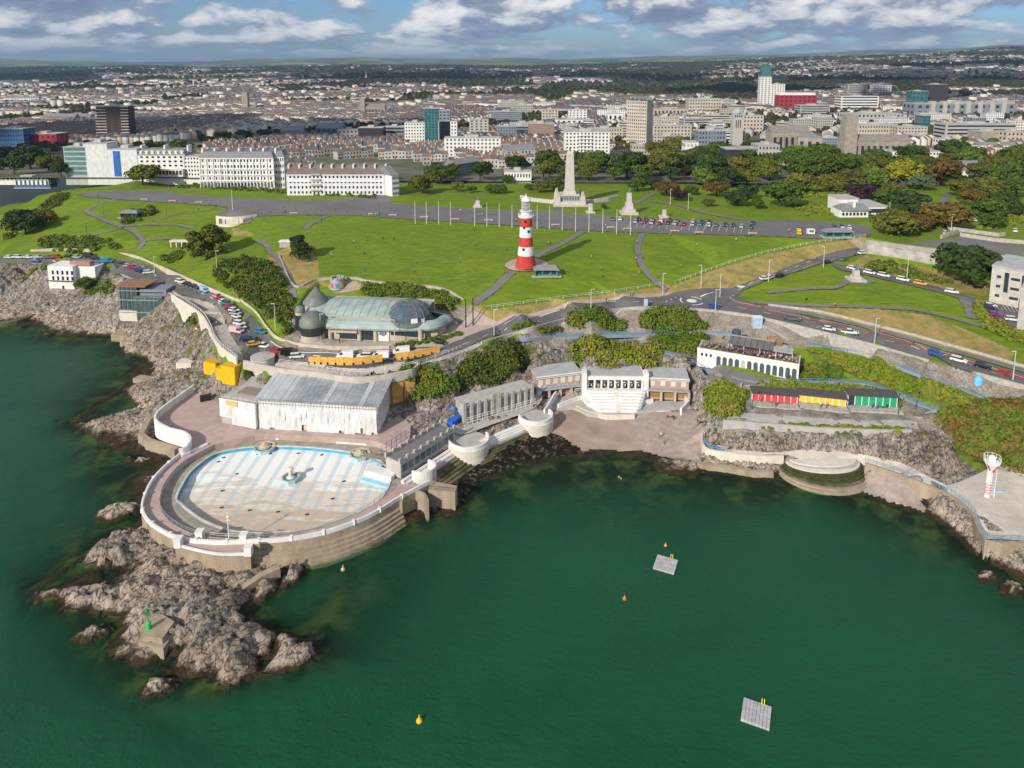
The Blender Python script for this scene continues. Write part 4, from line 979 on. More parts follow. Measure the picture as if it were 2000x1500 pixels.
# projecting platform towards the rocks
pf = Wl([(348,1054),(342,1066),(420,1083),(489,1084),(494,1062)], 4.9); mb = MB(); mb.prism([p[:2] for p in pf], -1, 4.95); mb.build("platform", m_seawall, lido)
mb = MB(); mb.prism([p[:2] for p in Wl([(349,1056),(345,1065),(420,1081),(487,1082),(491,1064)], 4.9)], 4.9, 4.99); mb.build("platform_deck", m_pink, lido)
mb = MB(); fw = smooth(Wl([(343,1066),(420,1083),(488,1084)], 4.95), 5); mb.strip(fw, .4, .5); mb.build("platform_kerb", m_white, lido)
for q in [(391,1052),(349,1066),(477,1058),(486,1082)]: mb = MB(); x, y, z = W(*q, 5); mb.box(x, y, 4.9, 1.5, 1.5, 1.9); mb.box(x, y, 6.8, 1.7, 1.7, .25); mb.build("pier_block", m_white, lido)
# look-out block and curved ramp wall at the right end
lk = Wl([(836,957),(889,962),(893,949),(846,940)], 5); mb = MB(); mb.prism([p[:2] for p in lk], -1.2, 5.05); mb.build("lookout_block", m_seawall, lido)
mb = MB(); L = Wl([(836,957),(889,962),(893,949),(846,940),(836,957)], 5); mb.tube([(a, b_, 6.1) for a, b_, _ in L], .05, 4); mb.tube([(a, b_, 5.6) for a, b_, _ in L], .04, 4)
for a, b_, _ in dens(L, 1.6): mb.box(a, b_, 5, .07, .07, 1.1)
mb.build("lookout_railing", mat("rusty steel", (.22, .09, .05), scale=2), lido)
mb = MB(); L = smooth(Wl([(783,985),(788,972),(808,962),(828,968),(835,982)], 4.5), 5); mb.strip(L, .7, .6, [-1] * len(L)); mb.build("ramp_wall", m_seawall, lido)
flag = MB(); x, y, z = W(447, 1050, 5); flag.tube([(x, y, 5), (x, y, 11.2)], [.14, .08], 8); flag.box(x, y, 9.2, 1.0, .12, .12); flag.box(x, y, 10.0, .5, .3, .3); single(flag, "flagpole", m_palesteel, "white flagpole on the lido promenade beside the pool", "flagpole", (x, y, 5))
# fountains
def fountain(px, py, r, label, column=False):
    x, y, _ = W(px, py, 2.4); z = cz_(x, y); t = thing("fountain", label, "fountain", (x, y, z))
    a = MB(); a.mat(0).lathe([(r * .92, -.2), (r, .9)], x, y, z, 8, cap=False); a.build("basin", [mat("pale blue paint", (.30, .55, .68), scale=.6)], t)
    b_ = MB(); b_.lathe([(r, .9), (r * 1.06, 1.0), (r * 1.06, 1.15), (r * .86, 1.15), (r * .82, .95)], x, y, z, 8, cap=False); b_.build("coping", mat("stone coping", (.48, .40, .30), scale=1), t)
    c_ = MB(); c_.lathe([(r * .84, .95), (r * .5, 1.0)], x, y, z, 24, cap=False); c_.build("mosaic_ring", mat("teal tiles", (.04, .24, .26), scale=1), t)
    if column: d_ = MB(); d_.lathe([(r * .5, 1.0), (r * .28, 1.35), (.5, 1.5), (.42, 3.0), (.5, 3.1), (.85, 3.25), (.75, 3.6), (.2, 3.75)], x, y, z, 14); d_.build("column", m_cream, t)
    else: d_ = MB(); d_.lathe([(r * .56, 1.0), (r * .56, 1.3), (r * .4, 1.35), (r * .34, 1.7), (r * .18, 1.8), (r * .16, 2.1), (.1, 2.2)], x, y, z, 18); d_.build("tiered_cascade", mat("stone coping", (.48, .40, .30), scale=1), t)
fountain(517, 880, 3.0, "octagonal tiered fountain at the pool edge by the wrapped hall's left part")
fountain(703, 893, 2.9, "octagonal tiered fountain at the pool edge nearest the sea pavilion")
fountain(568, 938, 2.3, "round pool fountain with a stone column in the middle of the pool", True)

# ------------------------------------------------------------------ hall wrapped in white sheeting under a temporary roof
m_sheet = mat("white plastic sheeting", (.50, .50, .50), (.72, .72, .72), scale=.5, rough=.45, fine=.10, bump=.25, bscale=.8, stretch=(1, 1, .5))
m_tin = mat("corrugated sheet roof", (.17, .20, .22), (.36, .39, .41), scale=.16, rough=.55, fine=.25)
m_tin2 = mat("paler roof sheets", (.36, .39, .40), (.5, .52, .53), scale=.2, rough=.55, fine=.15)
fr = Fr(508, 836, 737, 850, 5); hall = fr.root("wrapped_hall", "long hall wrapped in white sheeting beneath a grey temporary roof", "building", d=8)
ze = fr.top(794, fr.w); Bk = Vector(W(771, 737, ze + 2.2)); dep = (Bk - fr.a).dot(fr.n)
mb = MB(); fr.b(mb, 0, fr.w, .4, dep - 1, 4.8, ze - .2); mb.build("inner_wall", m_cream, hall)
npan = 22
sheets = MB()
rr = random.Random(3)
for i in range(npan):                                                  # hanging sheets, hem torn here and there
    u0, u1 = fr.w * i / npan, fr.w * (i + 1) / npan; zb = 5.05 + (2.0 if i in (8, 19) else rr.choice([0, .1, .5, .9, 0]))
    vs = []; fs = []
    for a in range(4):
        for b_ in range(6):
            u = u0 + (u1 - u0) * a / 3; z = zb + (ze - zb) * b_ / 5; bulge = -.15 - .3 * math.sin(math.pi * b_ / 5) * rr.random() - (.25 if b_ == 0 else 0)
            vs.append(fr.p(u, bulge, z))
    for a in range(3):
        for b_ in range(5): fs.append((a * 6 + b_, (a + 1) * 6 + b_, (a + 1) * 6 + b_ + 1, a * 6 + b_ + 1))
    q = MB(); q.add(vs, fs); q.build("sheet", m_sheet, hall, True)
q = MB(); fr.b(q, fr.w + .05, fr.w + .2, 0, dep - 3, 6.0, ze); q.build("sheet", m_sheet, hall)
rows = 9; colsn = 24
for i in range(colsn):                                                 # roof sheets in strips
    u0, u1 = -1.0 + (fr.w + 2) * i / colsn, -1.0 + (fr.w + 2) * (i + 1) / colsn; q = MB(); zo = rr.random() * .10
    z0_, z1_ = ze + .35 + zo, ze + 2.5 + zo
    q.add([fr.p(u0, -.8, z0_), fr.p(u1 - .05, -.8, z0_), fr.p(u1 - .05, dep, z1_), fr.p(u0, dep, z1_)] + [fr.p(u0, -.8, z0_ - .15), fr.p(u1 - .05, -.8, z0_ - .15), fr.p(u1 - .05, dep, z1_ - .15), fr.p(u0, dep, z1_ - .15)],
          [(0, 1, 2, 3), (4, 5, 1, 0), (5, 6, 2, 1), (7, 4, 0, 3), (6, 7, 3, 2)]); q.build("roof_sheet", m_tin2 if i < 6 or i in (13, 20) else m_tin, hall)
q = MB()
for i in range(0, 40): u = fr.w * i / 39; q.tube([fr.p(u, -1.0, ze - .9), fr.p(u, -1.0, ze + 1.0)], .05, 4)
for zz in (ze + .9, ze + .35, ze - .4): q.tube([fr.p(-1, -1.0, zz), fr.p(fr.w + 1, -1.0, zz)], .05, 4)
for i in range(9): d_ = dep * i / 8; q.tube([fr.p(fr.w + .8, d_, ze - 3), fr.p(fr.w + .8, d_, ze + 1.6 + i * .25)], .06, 4)
q.build("scaffold_rail", mat("scaffold tube", (.30, .24, .18), scale=2, rough=.6), hall)
f2 = Fr(431, 826, 501, 839, 5); ann = f2.root("wrapped_annexe", "square annexe in white sheeting with an orange patch, left of the wrapped hall", "building", d=5)
zt = f2.top(778); mb = MB(); f2.b(mb, .3, f2.w - .3, .3, 13, 5, zt - .5); f2.b(mb, 0, f2.w, 2, 14, zt - .6, zt); mb.build("wall", m_conc, ann)
for i in range(6):
    u0, u1 = f2.w * i / 6, f2.w * (i + 1) / 6; q = MB(); zb = 7.2 if i in (0, 1) else 5.2
    q.add([f2.p(u0, -.1 - .1 * (i % 2), zb), f2.p(u1, -.12, zb), f2.p(u1, -.05, zt + .2), f2.p(u0, -.05, zt + .2), f2.p(u0, .1, zb), f2.p(u1, .1, zb)], [(0, 1, 2, 3), (5, 4, 0, 1)]); q.build("sheet", m_sheet, ann)
q = MB(); f2.b(q, f2.w - .05, f2.w + .1, 0, 4, 5.4, zt); q.build("sheet", m_sheet, ann)
q = MB(); f2.b(q, f2.w * .2, f2.w * .52, -.3, -.18, zt - 1.6, zt - .1, True); q.build("orange_patch", mat("orange netting", (.75, .42, .14), scale=1), ann)
q = MB(); f2.b(q, f2.w * .25, f2.w * .8, 4.0, 8.5, zt + .01, zt + .45); q.build("roof_light", mat("brown board", (.26, .21, .16), scale=1), ann)
q = MB()
for u, d_ in [(0, .3), (f2.w * .33, .3), (f2.w * .66, .3), (f2.w, .3), (0, 7), (f2.w, 7), (0, 13), (f2.w, 13)]: q.tube([f2.p(u, d_, zt), f2.p(u, d_, zt + 1.3)], .06, 4)
for zz in (zt + .6, zt + 1.2): q.tube([f2.p(0, 13, zz), f2.p(0, .3, zz), f2.p(f2.w, .3, zz), f2.p(f2.w, 13, zz)], .05, 4)
q.build("roof_rail", m_steel, ann)
x, y, _ = W(515, 733, 9.5); r = 3.7; zt2 = zat(697, y)
drum = thing("wrapped_drum", "round white wrapped stair drum beside the coast road", "tower", (x, y, 9))
q = MB()
for i in range(7): z0_ = 9 + (zt2 - 9) * i / 7; q.lathe([(r, z0_ - 9 + .05), (r + .12, z0_ - 9 + .5), (r, z0_ - 9 + (zt2 - 9) / 7)], x, y, 9, 26, cap=False)
q.build("sheeting", m_sheet, drum, True)
q = MB(); q.lathe([(r + .1, 0), (r + .15, .25), (r - .5, .3), (.1, .5)], x, y, zt2, 26); q.build("cap", m_conc, drum)
f3 = Fr(478, 748, 525, 752, 11.5); q = MB()
for i in range(8): f3.b(q, 0, f3.w, i * .55, i * .55 + .4, 11.5 + i * .02, 11.65 + i * .02)
single(q, "slatted_canopy", m_conc, "slatted grey canopy under the wrapped stair drum", "canopy", f3.p(0, 0))

# ------------------------------------------------------------------ sea pavilion (flat roof walk) and steps to the water
f4 = Fr(783, 930, 888, 862, 4.5); pv = f4.root("sea_pavilion", "narrow flat-roofed pavilion with stone posts running from the pool to the cove", "building", d=2)
zt = f4.top(905) ; q = MB(); f4.b(q.mat(0), 0, f4.w, 0, 5.4, 3.8, zt); f4.b(q.mat(1), .3, f4.w - .3, .35, 5.0, zt - .02, zt + .05); q.build("wall", [m_conc, m_path], pv)
q = MB()
for d_ in (.15, 5.2):
    f4.b(q, 0, f4.w, d_ - .15, d_ + .15, zt, zt + .75)
    for i in range(9): u = f4.w * i / 8; f4.b(q, u - .35, u + .35, d_ - .3, d_ + .3, zt, zt + 1.25)
q.build("parapet", m_conc, pv)
q = MB(); f4.wins(q, 9, .4, f4.w - .4, 5.2, zt - .8, 1.9, .04); q.build("window", mat("blue grey glazing", (.07, .10, .13), scale=1, rough=.2, spec=.5), pv, kind="stuff")
st = thing("sea_steps", "long weedy concrete steps going down from the sea pavilion into the water", "steps", f4.p(f4.w / 2, -3, 0))
for i in range(9):
    q = MB(); z1_ = 4.3 - i * .52; f4.b(q, -1 if i < 5 else .5, f4.w + .5, -1.0 - i * .95 - .95, -1.0 - i * .95, -1.5, z1_)
    q.build("step", m_white if i < 2 else (m_conc if i == 2 else m_weed), st)
x, y, _ = W(825, 930, 3.2); q = MB(); L = [(x + 3.4 * math.cos(a), y + 3.0 * math.sin(a), 3.0) for a in np.linspace(-2.3, 1.2, 16)]; q.strip(L, .5, 3.2, [-.5] * 16)
q.lathe([(3.3, 3.0)], x, y, 0, 16); single(q, "curved_stair_wall", m_white, "small white bowl-shaped stair wall at the foot of the sea pavilion", "wall", (x, y, 0))
q = MB(); fr_ = Fr(706, 905, 790, 920, 3.4)
for i in range(5): u = fr_.w * i / 4; q.tube([fr_.p(u, 0, 3.4), fr_.p(u, 0, 6.4)], .06, 4); q.tube([fr_.p(u, 2, 3.4), fr_.p(u, 2, 6.4)], .06, 4)
for zz in (4.4, 5.4, 6.3): q.tube([fr_.p(0, 0, zz), fr_.p(fr_.w, 0, zz)], .05, 4); q.tube([fr_.p(0, 2, zz), fr_.p(fr_.w, 2, zz)], .05, 4)
fr_.b(q, 0, fr_.w, 0, 2, 5.35, 5.45); single(q, "scaffold", mat("scaffold tube", (.30, .24, .18), scale=2, rough=.6), "rusty scaffold frame over the pool edge beside the white plant box", "scaffold", fr_.p(0, 0))
f5 = Fr(745, 894, 862, 818, 5); q = MB()
for i in range(14): u = f5.w * i / 13; q.tube([f5.p(u, 0, 5), f5.p(u, 0, 8.4)], .06, 4)
for zz in (6, 7.2, 8.3): q.tube([f5.p(0, 0, zz), f5.p(f5.w, 0, zz)], .05, 4)
single(q, "scaffold", mat("purple scaffold tube", (.12, .10, .30), scale=2), "purple scaffold along the hall side of the sea pavilion", "scaffold", f5.p(0, 0))

# ------------------------------------------------------------------ walls along the roads
def wallrun(name, px_pts, ztop, zfoot, wid, m, label, cat="wall", curve=5, up=0.0, side=0.0, coping=None):
    pts = [W(*p) if len(p) > 2 else (W(*p, ztop) if ztop is not None else Gp(*p)) for p in px_pts]
    if curve: pts = smooth(pts, curve)
    mb = MB(); mb.strip(pts, wid, up, [zfoot if zfoot is not None else p[2] - 2 for p in pts] if not callable(zfoot) else [zfoot(p) for p in pts], side=side)
    c = pts[len(pts) // 2]
    if coping is None: return single(mb, name, m, label, cat, (c[0], c[1], mb.v[0][2]))
    t = thing(name, label, cat, (c[0], c[1], c[2] - 2)); mb.build("wall", m, t)
    k = MB(); k.strip([(p[0], p[1], p[2] + up) for p in pts], wid + .25, .22, side=side); k.build("coping", coping, t); return t
def railing(px_pts, z=None, h=1.1, m=None, label="", lift=0.0, rails=(1.0, .55), step=1.8, curve=4, name="railing", r=.045, pts=None):
    if pts is None: pts = [W(*p) if len(p) > 2 else (W(*p, z) if z is not None else Gp(*p)) for p in px_pts]
    if curve and len(pts) > 2: pts = smooth(pts, curve)
    mb = MB()
    for q in rails: mb.tube([(a, b, c + lift + h * q) for a, b, c in pts], r, 4)
    for a, b, c in dens(pts, step): mb.box(a, b, c + lift, .08, .08, h)
    c = pts[len(pts) // 2]
    return single(mb, name, m or m_steel, label, "railing", (c[0], c[1], c[2]))

wallrun("promenade_wall", [(335,579,17.2),(388,613,17.2),(408,641,17.2),(414,656,17.1),(426,675,17),(443,691,17),(463,704,17)], None, 7.5, .5, m_cream, "cream curved retaining wall under the left promenade", up=1.0)
wallrun("promenade_wall", [(476,706,17),(540,720,17),(620,729,17),(705,739,17),(795,726,17),(818,712,17.2)], None, 14.6, .7, mat("promenade concrete", (.40, .36, .30), (.54, .49, .42), scale=.4, fine=.1), "pale parapet wall of the promenade above the wrapped hall", up=.45)
pw = [W(*p, 17) for p in [(560,728),(640,735),(720,738),(812,722)]]; pw = dens(smooth(pw, 4), 2.2)
hb = thing("hoarding_wall", "orange timber shuttering with dark posts under the promenade parapet", "shuttering", (pw[5][0], pw[5][1] - 1, 9))
m_ply = mat("orange plywood", (.50, .27, .09), scale=.8, fine=.12)
for a, b in zip(pw[:-1], pw[1:]):
    q = MB(); q.strip([(a[0], a[1] - 1.0, 14.4), (a[0] * .03 + b[0] * .97, a[1] * .03 + b[1] * .97 - 1.0, 14.4)], .12, 0, [8, 8]); q.build("panel", m_ply, hb)
q = MB()
for a in pw: q.box(a[0], a[1] - 1.25, 8, .18, .18, 6.2)
q.build("post", m_black, hb, kind="stuff")
railing([(545,712),(620,722),(705,733),(795,719),(865,697),(900,684)], 17.1, label="white railing along the promenade above the wrapped hall", m=m_palesteel, lift=.6)
railing([(338,574),(392,610),(411,638),(418,656),(429,673),(446,688),(464,701)], 17.2, label="white railing on the curved left promenade", m=m_palesteel, lift=.2)
wallrun("road_wall", [(940,672),(1000,655),(1040,643),(1100,627),(1150,614),(1205,607),(1260,603),(1350,606),(1440,615),(1520,631),(1620,655),(1715,679),(1812,707),(1925,737),(2010,760)], None, lambda p: p[2] - 5.5, .6, m_stone, "long grey stone wall below the coast road", up=.9)
wallrun("pavilion_wall", [(470,588),(500,612),(520,640),(545,664),(600,678),(680,682),(760,681)], None, None, .3, mat("pale roadside wall", (.5, .44, .36), scale=.4), "pale roadside parapet curving below the domed pavilion", up=1.0)
wallrun("roadside_wall", [(60,491),(140,488),(250,499),(300,517),(360,543),(430,574),(470,590)], None, None, .4, mat("pale roadside wall", (.5, .44, .36), scale=.4), "low pale wall on the land side of the coast road, left", up=.9)
wallrun("lawn_wall", [(545,500),(575,560),(620,547),(690,545),(720,551),(790,558),(845,562),(880,572),(905,588)], None, None, .5, m_stone, "low curved stone wall along the lawn behind the domed pavilion", up=.8)
wallrun("field_wall", [(1500,597),(1600,610),(1700,634),(1810,663),(1930,697),(2060,735)], None, None, .5, m_stone, "long low stone wall above the footway by the red cycle lane", up=.8)

# ------------------------------------------------------------------ domed pavilion
m_copper = mat("green copper roof", (.23, .30, .275), (.38, .45, .42), scale=.25, rough=.6, fine=.1)
m_copdark = mat("brown copper dome", (.11, .115, .10), (.20, .23, .20), scale=.3, rough=.5, fine=.12)
m_buff = mat("buff concrete", (.40, .345, .27), (.52, .455, .37), scale=.4, fine=.08)
m_bay = mat("dome glass", (.05, .08, .11), (.10, .14, .19), scale=.25, rough=.12, spec=.8)
f = Fr(600, 660, 832, 670, 18.2); dm_ = f.root("domed_pavilion", "copper-roofed pavilion with glass dome, cone turret and domed bay", "building", d=10)
zeave = f.top(634); zr = zeave + 2.4; D = 15.5
q = MB(); pl = [f.p(u, d) for u, d in [(2, .6), (f.w * .75, .6), (f.w + 3, 4), (f.w + 5, 9), (f.w + 2, D), (-1, D), (-3, 8)]]
q.prism([p[:2] for p in pl], 17, zeave); q.build("wall", m_buff, dm_)
base = zeave + .2                                                       # curved copper eaves, then the low vault
def outline(o):
    return [f.p(u, d) for u, d in [(-3.5 - o, 5), (-2 - o * .7, 1 - o * .7), (2, -1 - o), (f.w * .5, -1.3 - o), (f.w * .8, -.8 - o), (f.w + 2.5 + o * .6, 1.6 - o * .6), (f.w + 5.5 + o, 7), (f.w + 4.5 + o, 12 + o), (f.w * .5, D + 1), (0, D + .5)]]
prof = [(0.0, -0.9), (.25, -.2), (-.2, .8), (-1.1, 1.6), (-2.2, 2.0)]
q = MB(); prev = None; nO = 0
for o, h in prof:
    L = smooth(outline(o), 6, True); nO = len(L); q.v += [(x, y, base + h) for x, y, _ in L]
for j in range(len(prof) - 1): q.f += [(j * nO + i, j * nO + (i + 1) % nO, (j + 1) * nO + (i + 1) % nO, (j + 1) * nO + i) for i in range(nO)]
q.f = [x for x in q.f]; q.m = [0] * len(q.f); q.build("eaves", m_copper, dm_)
ns = 15
for i in range(ns):                                                     # vault in seamed strips, front to back
    u0, u1 = -1.6 + (f.w + 1.0) * i / ns, -1.6 + (f.w + 1.0) * (i + 1) / ns; q = MB(); vs = []; m_ = 9
    for uu in (u0, u1 - .12):
        for j in range(m_ + 1):
            d = 1.2 + (D - 1.0) * j / m_; lat = (uu / f.w - .5) * 2
            z = base + 1.9 + (3.6 * math.sin(math.pi * (.08 + .62 * j / m_)) ** 1.0) * (1 - .25 * lat * lat)
            vs.append(f.p(uu, d, z))
    q.add(vs, [(j, m_ + 1 + j, m_ + 2 + j, j + 1) for j in range(m_)])
    q.add([(a, b, c - .25) for a, b, c in vs], [(j + 1, m_ + 2 + j, m_ + 1 + j, j) for j in range(m_)]); q.build("roof_strip", m_copper, dm_)
q = MB(); f.b(q, -1.6, f.w - .6, 1.3, 1.6, base + 1.6, base + 2.9); f.b(q, -2, f.w - .5, D - .2, D + 1, 17, base + 4.6); q.build("back_wall", m_conc, dm_)
gx_, gy_, _ = f.p(f.w * .83, 6.2); R = 7.3; zb = base + 1.5
q = MB(); q.lathe([(R + .35, -1.0), (R + .3, .25), (R - .1, .4)], gx_, gy_, zb, 32); q.build("drum", m_copdark, dm_)
gl = MB(); seg = 18; rn = 5
for j in range(rn):
    for i in range(seg):
        a0, a1 = 2 * math.pi * i / seg, 2 * math.pi * (i + 1) / seg; e0, e1 = math.pi / 2 * j / (rn + .7), math.pi / 2 * (j + 1) / (rn + .7)
        vs = [(gx_ + R * math.cos(e) * math.cos(a), gy_ + R * math.cos(e) * math.sin(a), zb + .4 + R * .78 * math.sin(e)) for e, a in ((e0, a0 + .02), (e0, a1 - .02), (e1, a1 - .02), (e1, a0 + .02))]
        p_ = MB(); p_.add(vs, [(0, 1, 2, 3)])
        if math.sin((a0 + a1) / 2) < .55: p_.build("glass_pane", [m_bay, m_palesteel][1 if (i, j) == (14, 0) else 0], dm_)
        else: gl.add(vs, [(0, 1, 2, 3)])
gl.build("back_panes", m_bay, dm_)
q = MB()
for i in range(seg):
    a = 2 * math.pi * i / seg; q.tube([(gx_ + (R + .05) * math.cos(e) * math.cos(a), gy_ + (R + .05) * math.cos(e) * math.sin(a), zb + .4 + (R + .05) * .78 * math.sin(e)) for e in np.linspace(0, 1.5, 8)], .10, 4)
for j in range(1, rn + 1):
    e = math.pi / 2 * j / (rn + .7); q.tube([(gx_ + (R + .05) * math.cos(e) * math.cos(a), gy_ + (R + .05) * math.cos(e) * math.sin(a), zb + .4 + (R + .05) * .78 * math.sin(e)) for a in np.linspace(0, 2 * math.pi, 37)], .08, 4)
q.lathe([(R * .27, R * .74), (R * .15, R * .79), (.05, R * .8)], gx_, gy_, zb + .4, 14); q.build("glazing_ribs", m_copdark, dm_)
q = MB()                                                               # glazing of the front, in bays with buff piers between
for u0, u1, z0, z1 in [(.5, 4.2, .6, 3.4), (.5, 4.2, 3.8, 6.2), (10, 19, 3.4, 6.0), (12, 19, .3, 2.4), (20.5, 25, .2, 6), (31, 41, 3.0, 5.8)]:
    k = f.w / 47 if False else f.w / 44.0; n_ = max(2, int((u1 - u0) / 1.3))
    for i in range(n_): f.b(q, (u0 + (u1 - u0) * i / n_) * k + .06, (u0 + (u1 - u0) * (i + 1) / n_) * k - .06, .3, .62, 18.2 + z0 * (zeave - 18.2) / 6.6, 18.2 + z1 * (zeave - 18.2) / 6.6, True)
q.build("glazing", m_glass, dm_, kind="stuff")
for u in (-.5, 4.9, 8.7, 19.6, 25.6, 42): c_ = MB(); x, y, _ = f.p(u * f.w / 44, .1); c_.lathe([(.75, 0), (.75, zeave - 17.6)], x, y, 17.6, 10); c_.build("pier", m_buff, dm_)
q = MB(); k = f.w / 44
f.b(q, 9.6 * k, 19.2 * k, -1.6, .4, 18.2 + 3.0, 18.2 + 3.6, True); f.b(q, 9.4 * k, 19.4 * k, -1.8, .4, zeave - .3, zeave, True); q.build("balcony", m_buff, dm_)
q = MB(); f.b(q, 26 * k, 30.4 * k, .2, .5, 18, zeave); q.build("sign_wall", m_white, dm_)
sg = MB()
for i in range(4): f.b(sg, (27 + i * .7) * k, (27.45 + i * .7) * k, .1, .22, zeave - 2.6 - (.3 if i in (1, 2) else 0), zeave - 1.6, True)
sg.build("sign_emblem", mat("navy sign", (.04, .06, .16), scale=2), dm_)
def turret(px, py, r, ztop, label, prof, wallm, topm, glassband=None, zb=18.0):
    x, y, _ = W(px, py, zb); q = MB(); q.lathe([(r, 0), (r, ztop - zb)], x, y, zb, 24, cap=False); q.build("turret_wall", wallm, dm_, True)
    c_ = MB(); c_.lathe(prof, x, y, ztop, 28); c_.build("turret_roof", topm, dm_, True)
    if glassband:
        g_ = MB()
        for i in range(16):
            a = math.pi + (math.pi) * (i + .5) / 16; g_.box(x + (r + .04) * math.cos(a), y + (r + .04) * math.sin(a), zb + glassband[0], .12, 2 * r * math.sin(math.pi / 32) * .86, glassband[1] - glassband[0], a)
        g_.build("turret_glazing", m_glass, dm_, kind="stuff")
xb, yb, _ = W(614, 655, 18)
turret(612, 664, 4.0, zat(631, W(612, 664, 18)[1]), "", [(4.35, -.5), (4.4, 0), (4.15, 1.4), (3.4, 2.7), (2.2, 3.6), (1.0, 4.05), (.1, 4.15)], m_buff, m_copdark, (2.6, 5.6))
turret(620, 640, 3.9, zat(589, W(620, 640, 18)[1]), "", [(4.6, -.3), (4.5, .25), (2.3, 3.0), (.15, 5.4)], m_conc, m_copdark)
turret(588, 655, 1.6, zat(607, W(588, 655, 18)[1]), "", [(1.8, -.2), (1.75, .6), (1.2, 1.5), (.1, 1.9)], m_buff, m_copdark, (.8, 7.5))
f_ = Fr(846, 640, 871, 642, 19); q = MB(); f_.b(q, 0, f_.w, 0, 5, 18, f_.top(622)); q.build("side_block", m_copper, dm_)
# mural drum and terrace behind the pavilion
x, y, z = Gp(659, 562); z -= .3; q = MB(); q.lathe([(2.5, 0), (2.5, 3.9), (2.2, 4.0)], x, y, z, 20, cap=False)
kd = thing("mural_kiosk", "round painted lookout kiosk on the terrace above the copper pavilion", "kiosk", (x, y, z)); q.build("wall", mat("mural paint", (.45, .47, .50), (.22, .30, .38), scale=.8), kd)
for i in range(8): q = MB(); a = i * math.pi / 4; q.box(x + 2.4 * math.cos(a), y + 2.4 * math.sin(a), z + 3.9, .5, 1.3, .8, a); q.build("merlon", m_stone, kd)
for a, c in ((4.1, (.6, .08, .06)), (4.9, (.05, .35, .5)), (5.5, (.7, .5, .1))): q = MB(); q.box(x + 2.52 * math.cos(a), y + 2.52 * math.sin(a), z + .8, .08, 1.2, 1.9, a); q.build("mural_panel", mat("mural %.1f" % a, c, scale=1), kd)
drape("terrace", [(640,560),(660,548),(700,545),(722,553),(700,566),(660,572)], mat("terrace brick", (.35, .26, .2), scale=.5), curve=3, lift=.07)

# ------------------------------------------------------------------ curved white terraces and the old colonnade
def curved_terrace(px, py, rx, zt, zb, a0, a1, label, ry=None):
    x, y, _ = W(px, py, zt); t = thing("curved_terrace", label, "terrace", (x, y, zb)); ry = ry or rx
    L = [(x + rx * math.cos(a), y + ry * math.sin(a), zt) for a in np.linspace(a0, a1, 26)]
    q = MB(); q.prism([p[:2] for p in [(x + (rx + .1) * math.cos(a), y + (ry + .1) * math.sin(a)) for a in np.linspace(0, 2 * math.pi, 30)][:-1]], zb, zt - .05); q.build("platform", m_conc, t)
    q = MB(); q.strip(L, .5, 1.4, [zt - 1.2] * 26); q.build("parapet", m_white, t)
    q = MB(); q.strip(L, .8, .2, [zt - 1.6] * 26); q.strip([(a, b, zt - 1.5) for a, b, _ in L], .5, 0, [zb] * 26); q.build("base_band", m_cream, t); return t
curved_terrace(915, 862, 5.6, 4.6, 0, -2.9, .5, "white half-round terrace nearest the sea pavilion")
curved_terrace(1046, 816, 5.0, 4.8, .4, -3.0, .6, "white half-round terrace nearest the sandy beach")
wallrun("wavy_wall", [(1063,808),(1072,795),(1080,780),(1086,772)], 4.6, .5, .5, m_white, "white S-curved wall running from the half-round terrace to the garages", up=1.4)
stp = thing("shore_steps", "broad white and weedy steps curving between the two half-round terraces", "steps", W(985, 850, 1))
for i in range(10):
    z1_ = 4.6 - i * .48; L = [W(*p, z1_) for p in [(938,862 + i * 5.5 - (4.6 - z1_) * 0),(985,842 + i * 5.2),(1030,824 + i * 5)]]; L = smooth(L, 5)
    q = MB(); q.strip(L, 1.25, 0, [-.8] * len(L)); q.build("step", m_white if i < 3 else (m_conc if i == 3 else m_weed), stp)
f = Fr(908, 824, 1040, 786, 5.2); co = f.root("ruined_colonnade", "grey flat-roofed colonnade with boarded openings and worn stone piers", "building", d=2)
zt = f.top(795); q = MB(); f.b(q, 0, f.w, .5, 6, 4, zt); q.build("wall", m_stone, co)
q = MB(); f.b(q, -.3, f.w + .3, 0, 6.4, zt, zt + .35); q.build("roof", m_conc, co)
for i in range(11):
    u = f.w * i / 10; q = MB(); f.b(q, u - .45, u + .45, -.15, .7, 5, zt + (1.2 if i in (0, 4, 5, 10) else .7)); q.build("pier", m_stone, co)
    if i < 10 and i != 4: q = MB(); f.b(q, u + .75, u + f.w / 10 - .75, .38, .52, 6.2, zt - 1.0, True); q.build("boarded_opening", mat("grey blue board", (.20, .235, .26), scale=1), co)
q = MB(); x, y, _ = f.p(f.w * .45, .2); f.b(q, f.w * .4, f.w * .5, .1, .6, 5, zt + 1.6); q.build("doorcase", m_stone, co)
q = MB()
for i in range(15): u = f.w * i / 14; q.tube([f.p(u, -1.5, 4.8), f.p(u, -1.5, 7.2)], .05, 4)
for zz in (5.6, 6.4, 7.1): q.tube([f.p(0, -1.5, zz), f.p(f.w, -1.5, zz)], .05, 4)
single(q, "railing", m_palesteel, "tall pale railing in front of the ruined colonnade", "railing", f.p(0, -1.5))
drape("footway", [(900,850),(960,830),(1040,800),(1060,775),(1045,770),(1030,782),(960,812),(890,832)], m_conc, curve=3, zfix=4.85, lift=.1)
tp = Fr(886, 826, 915, 800, 6); q = MB(); tp.b(q, 0, tp.w, 0, 2.2, 4.5, 6.2); tp.b(q, tp.w * .55, tp.w * .8, 2.2, 5, 4.5, 7.6)
single(q, "tarpaulin", mat("blue tarpaulin", (.02, .12, .55), scale=1, rough=.5), "bright blue tarpaulin and hoarding by the ruined colonnade", "tarpaulin", tp.p(0, 0))

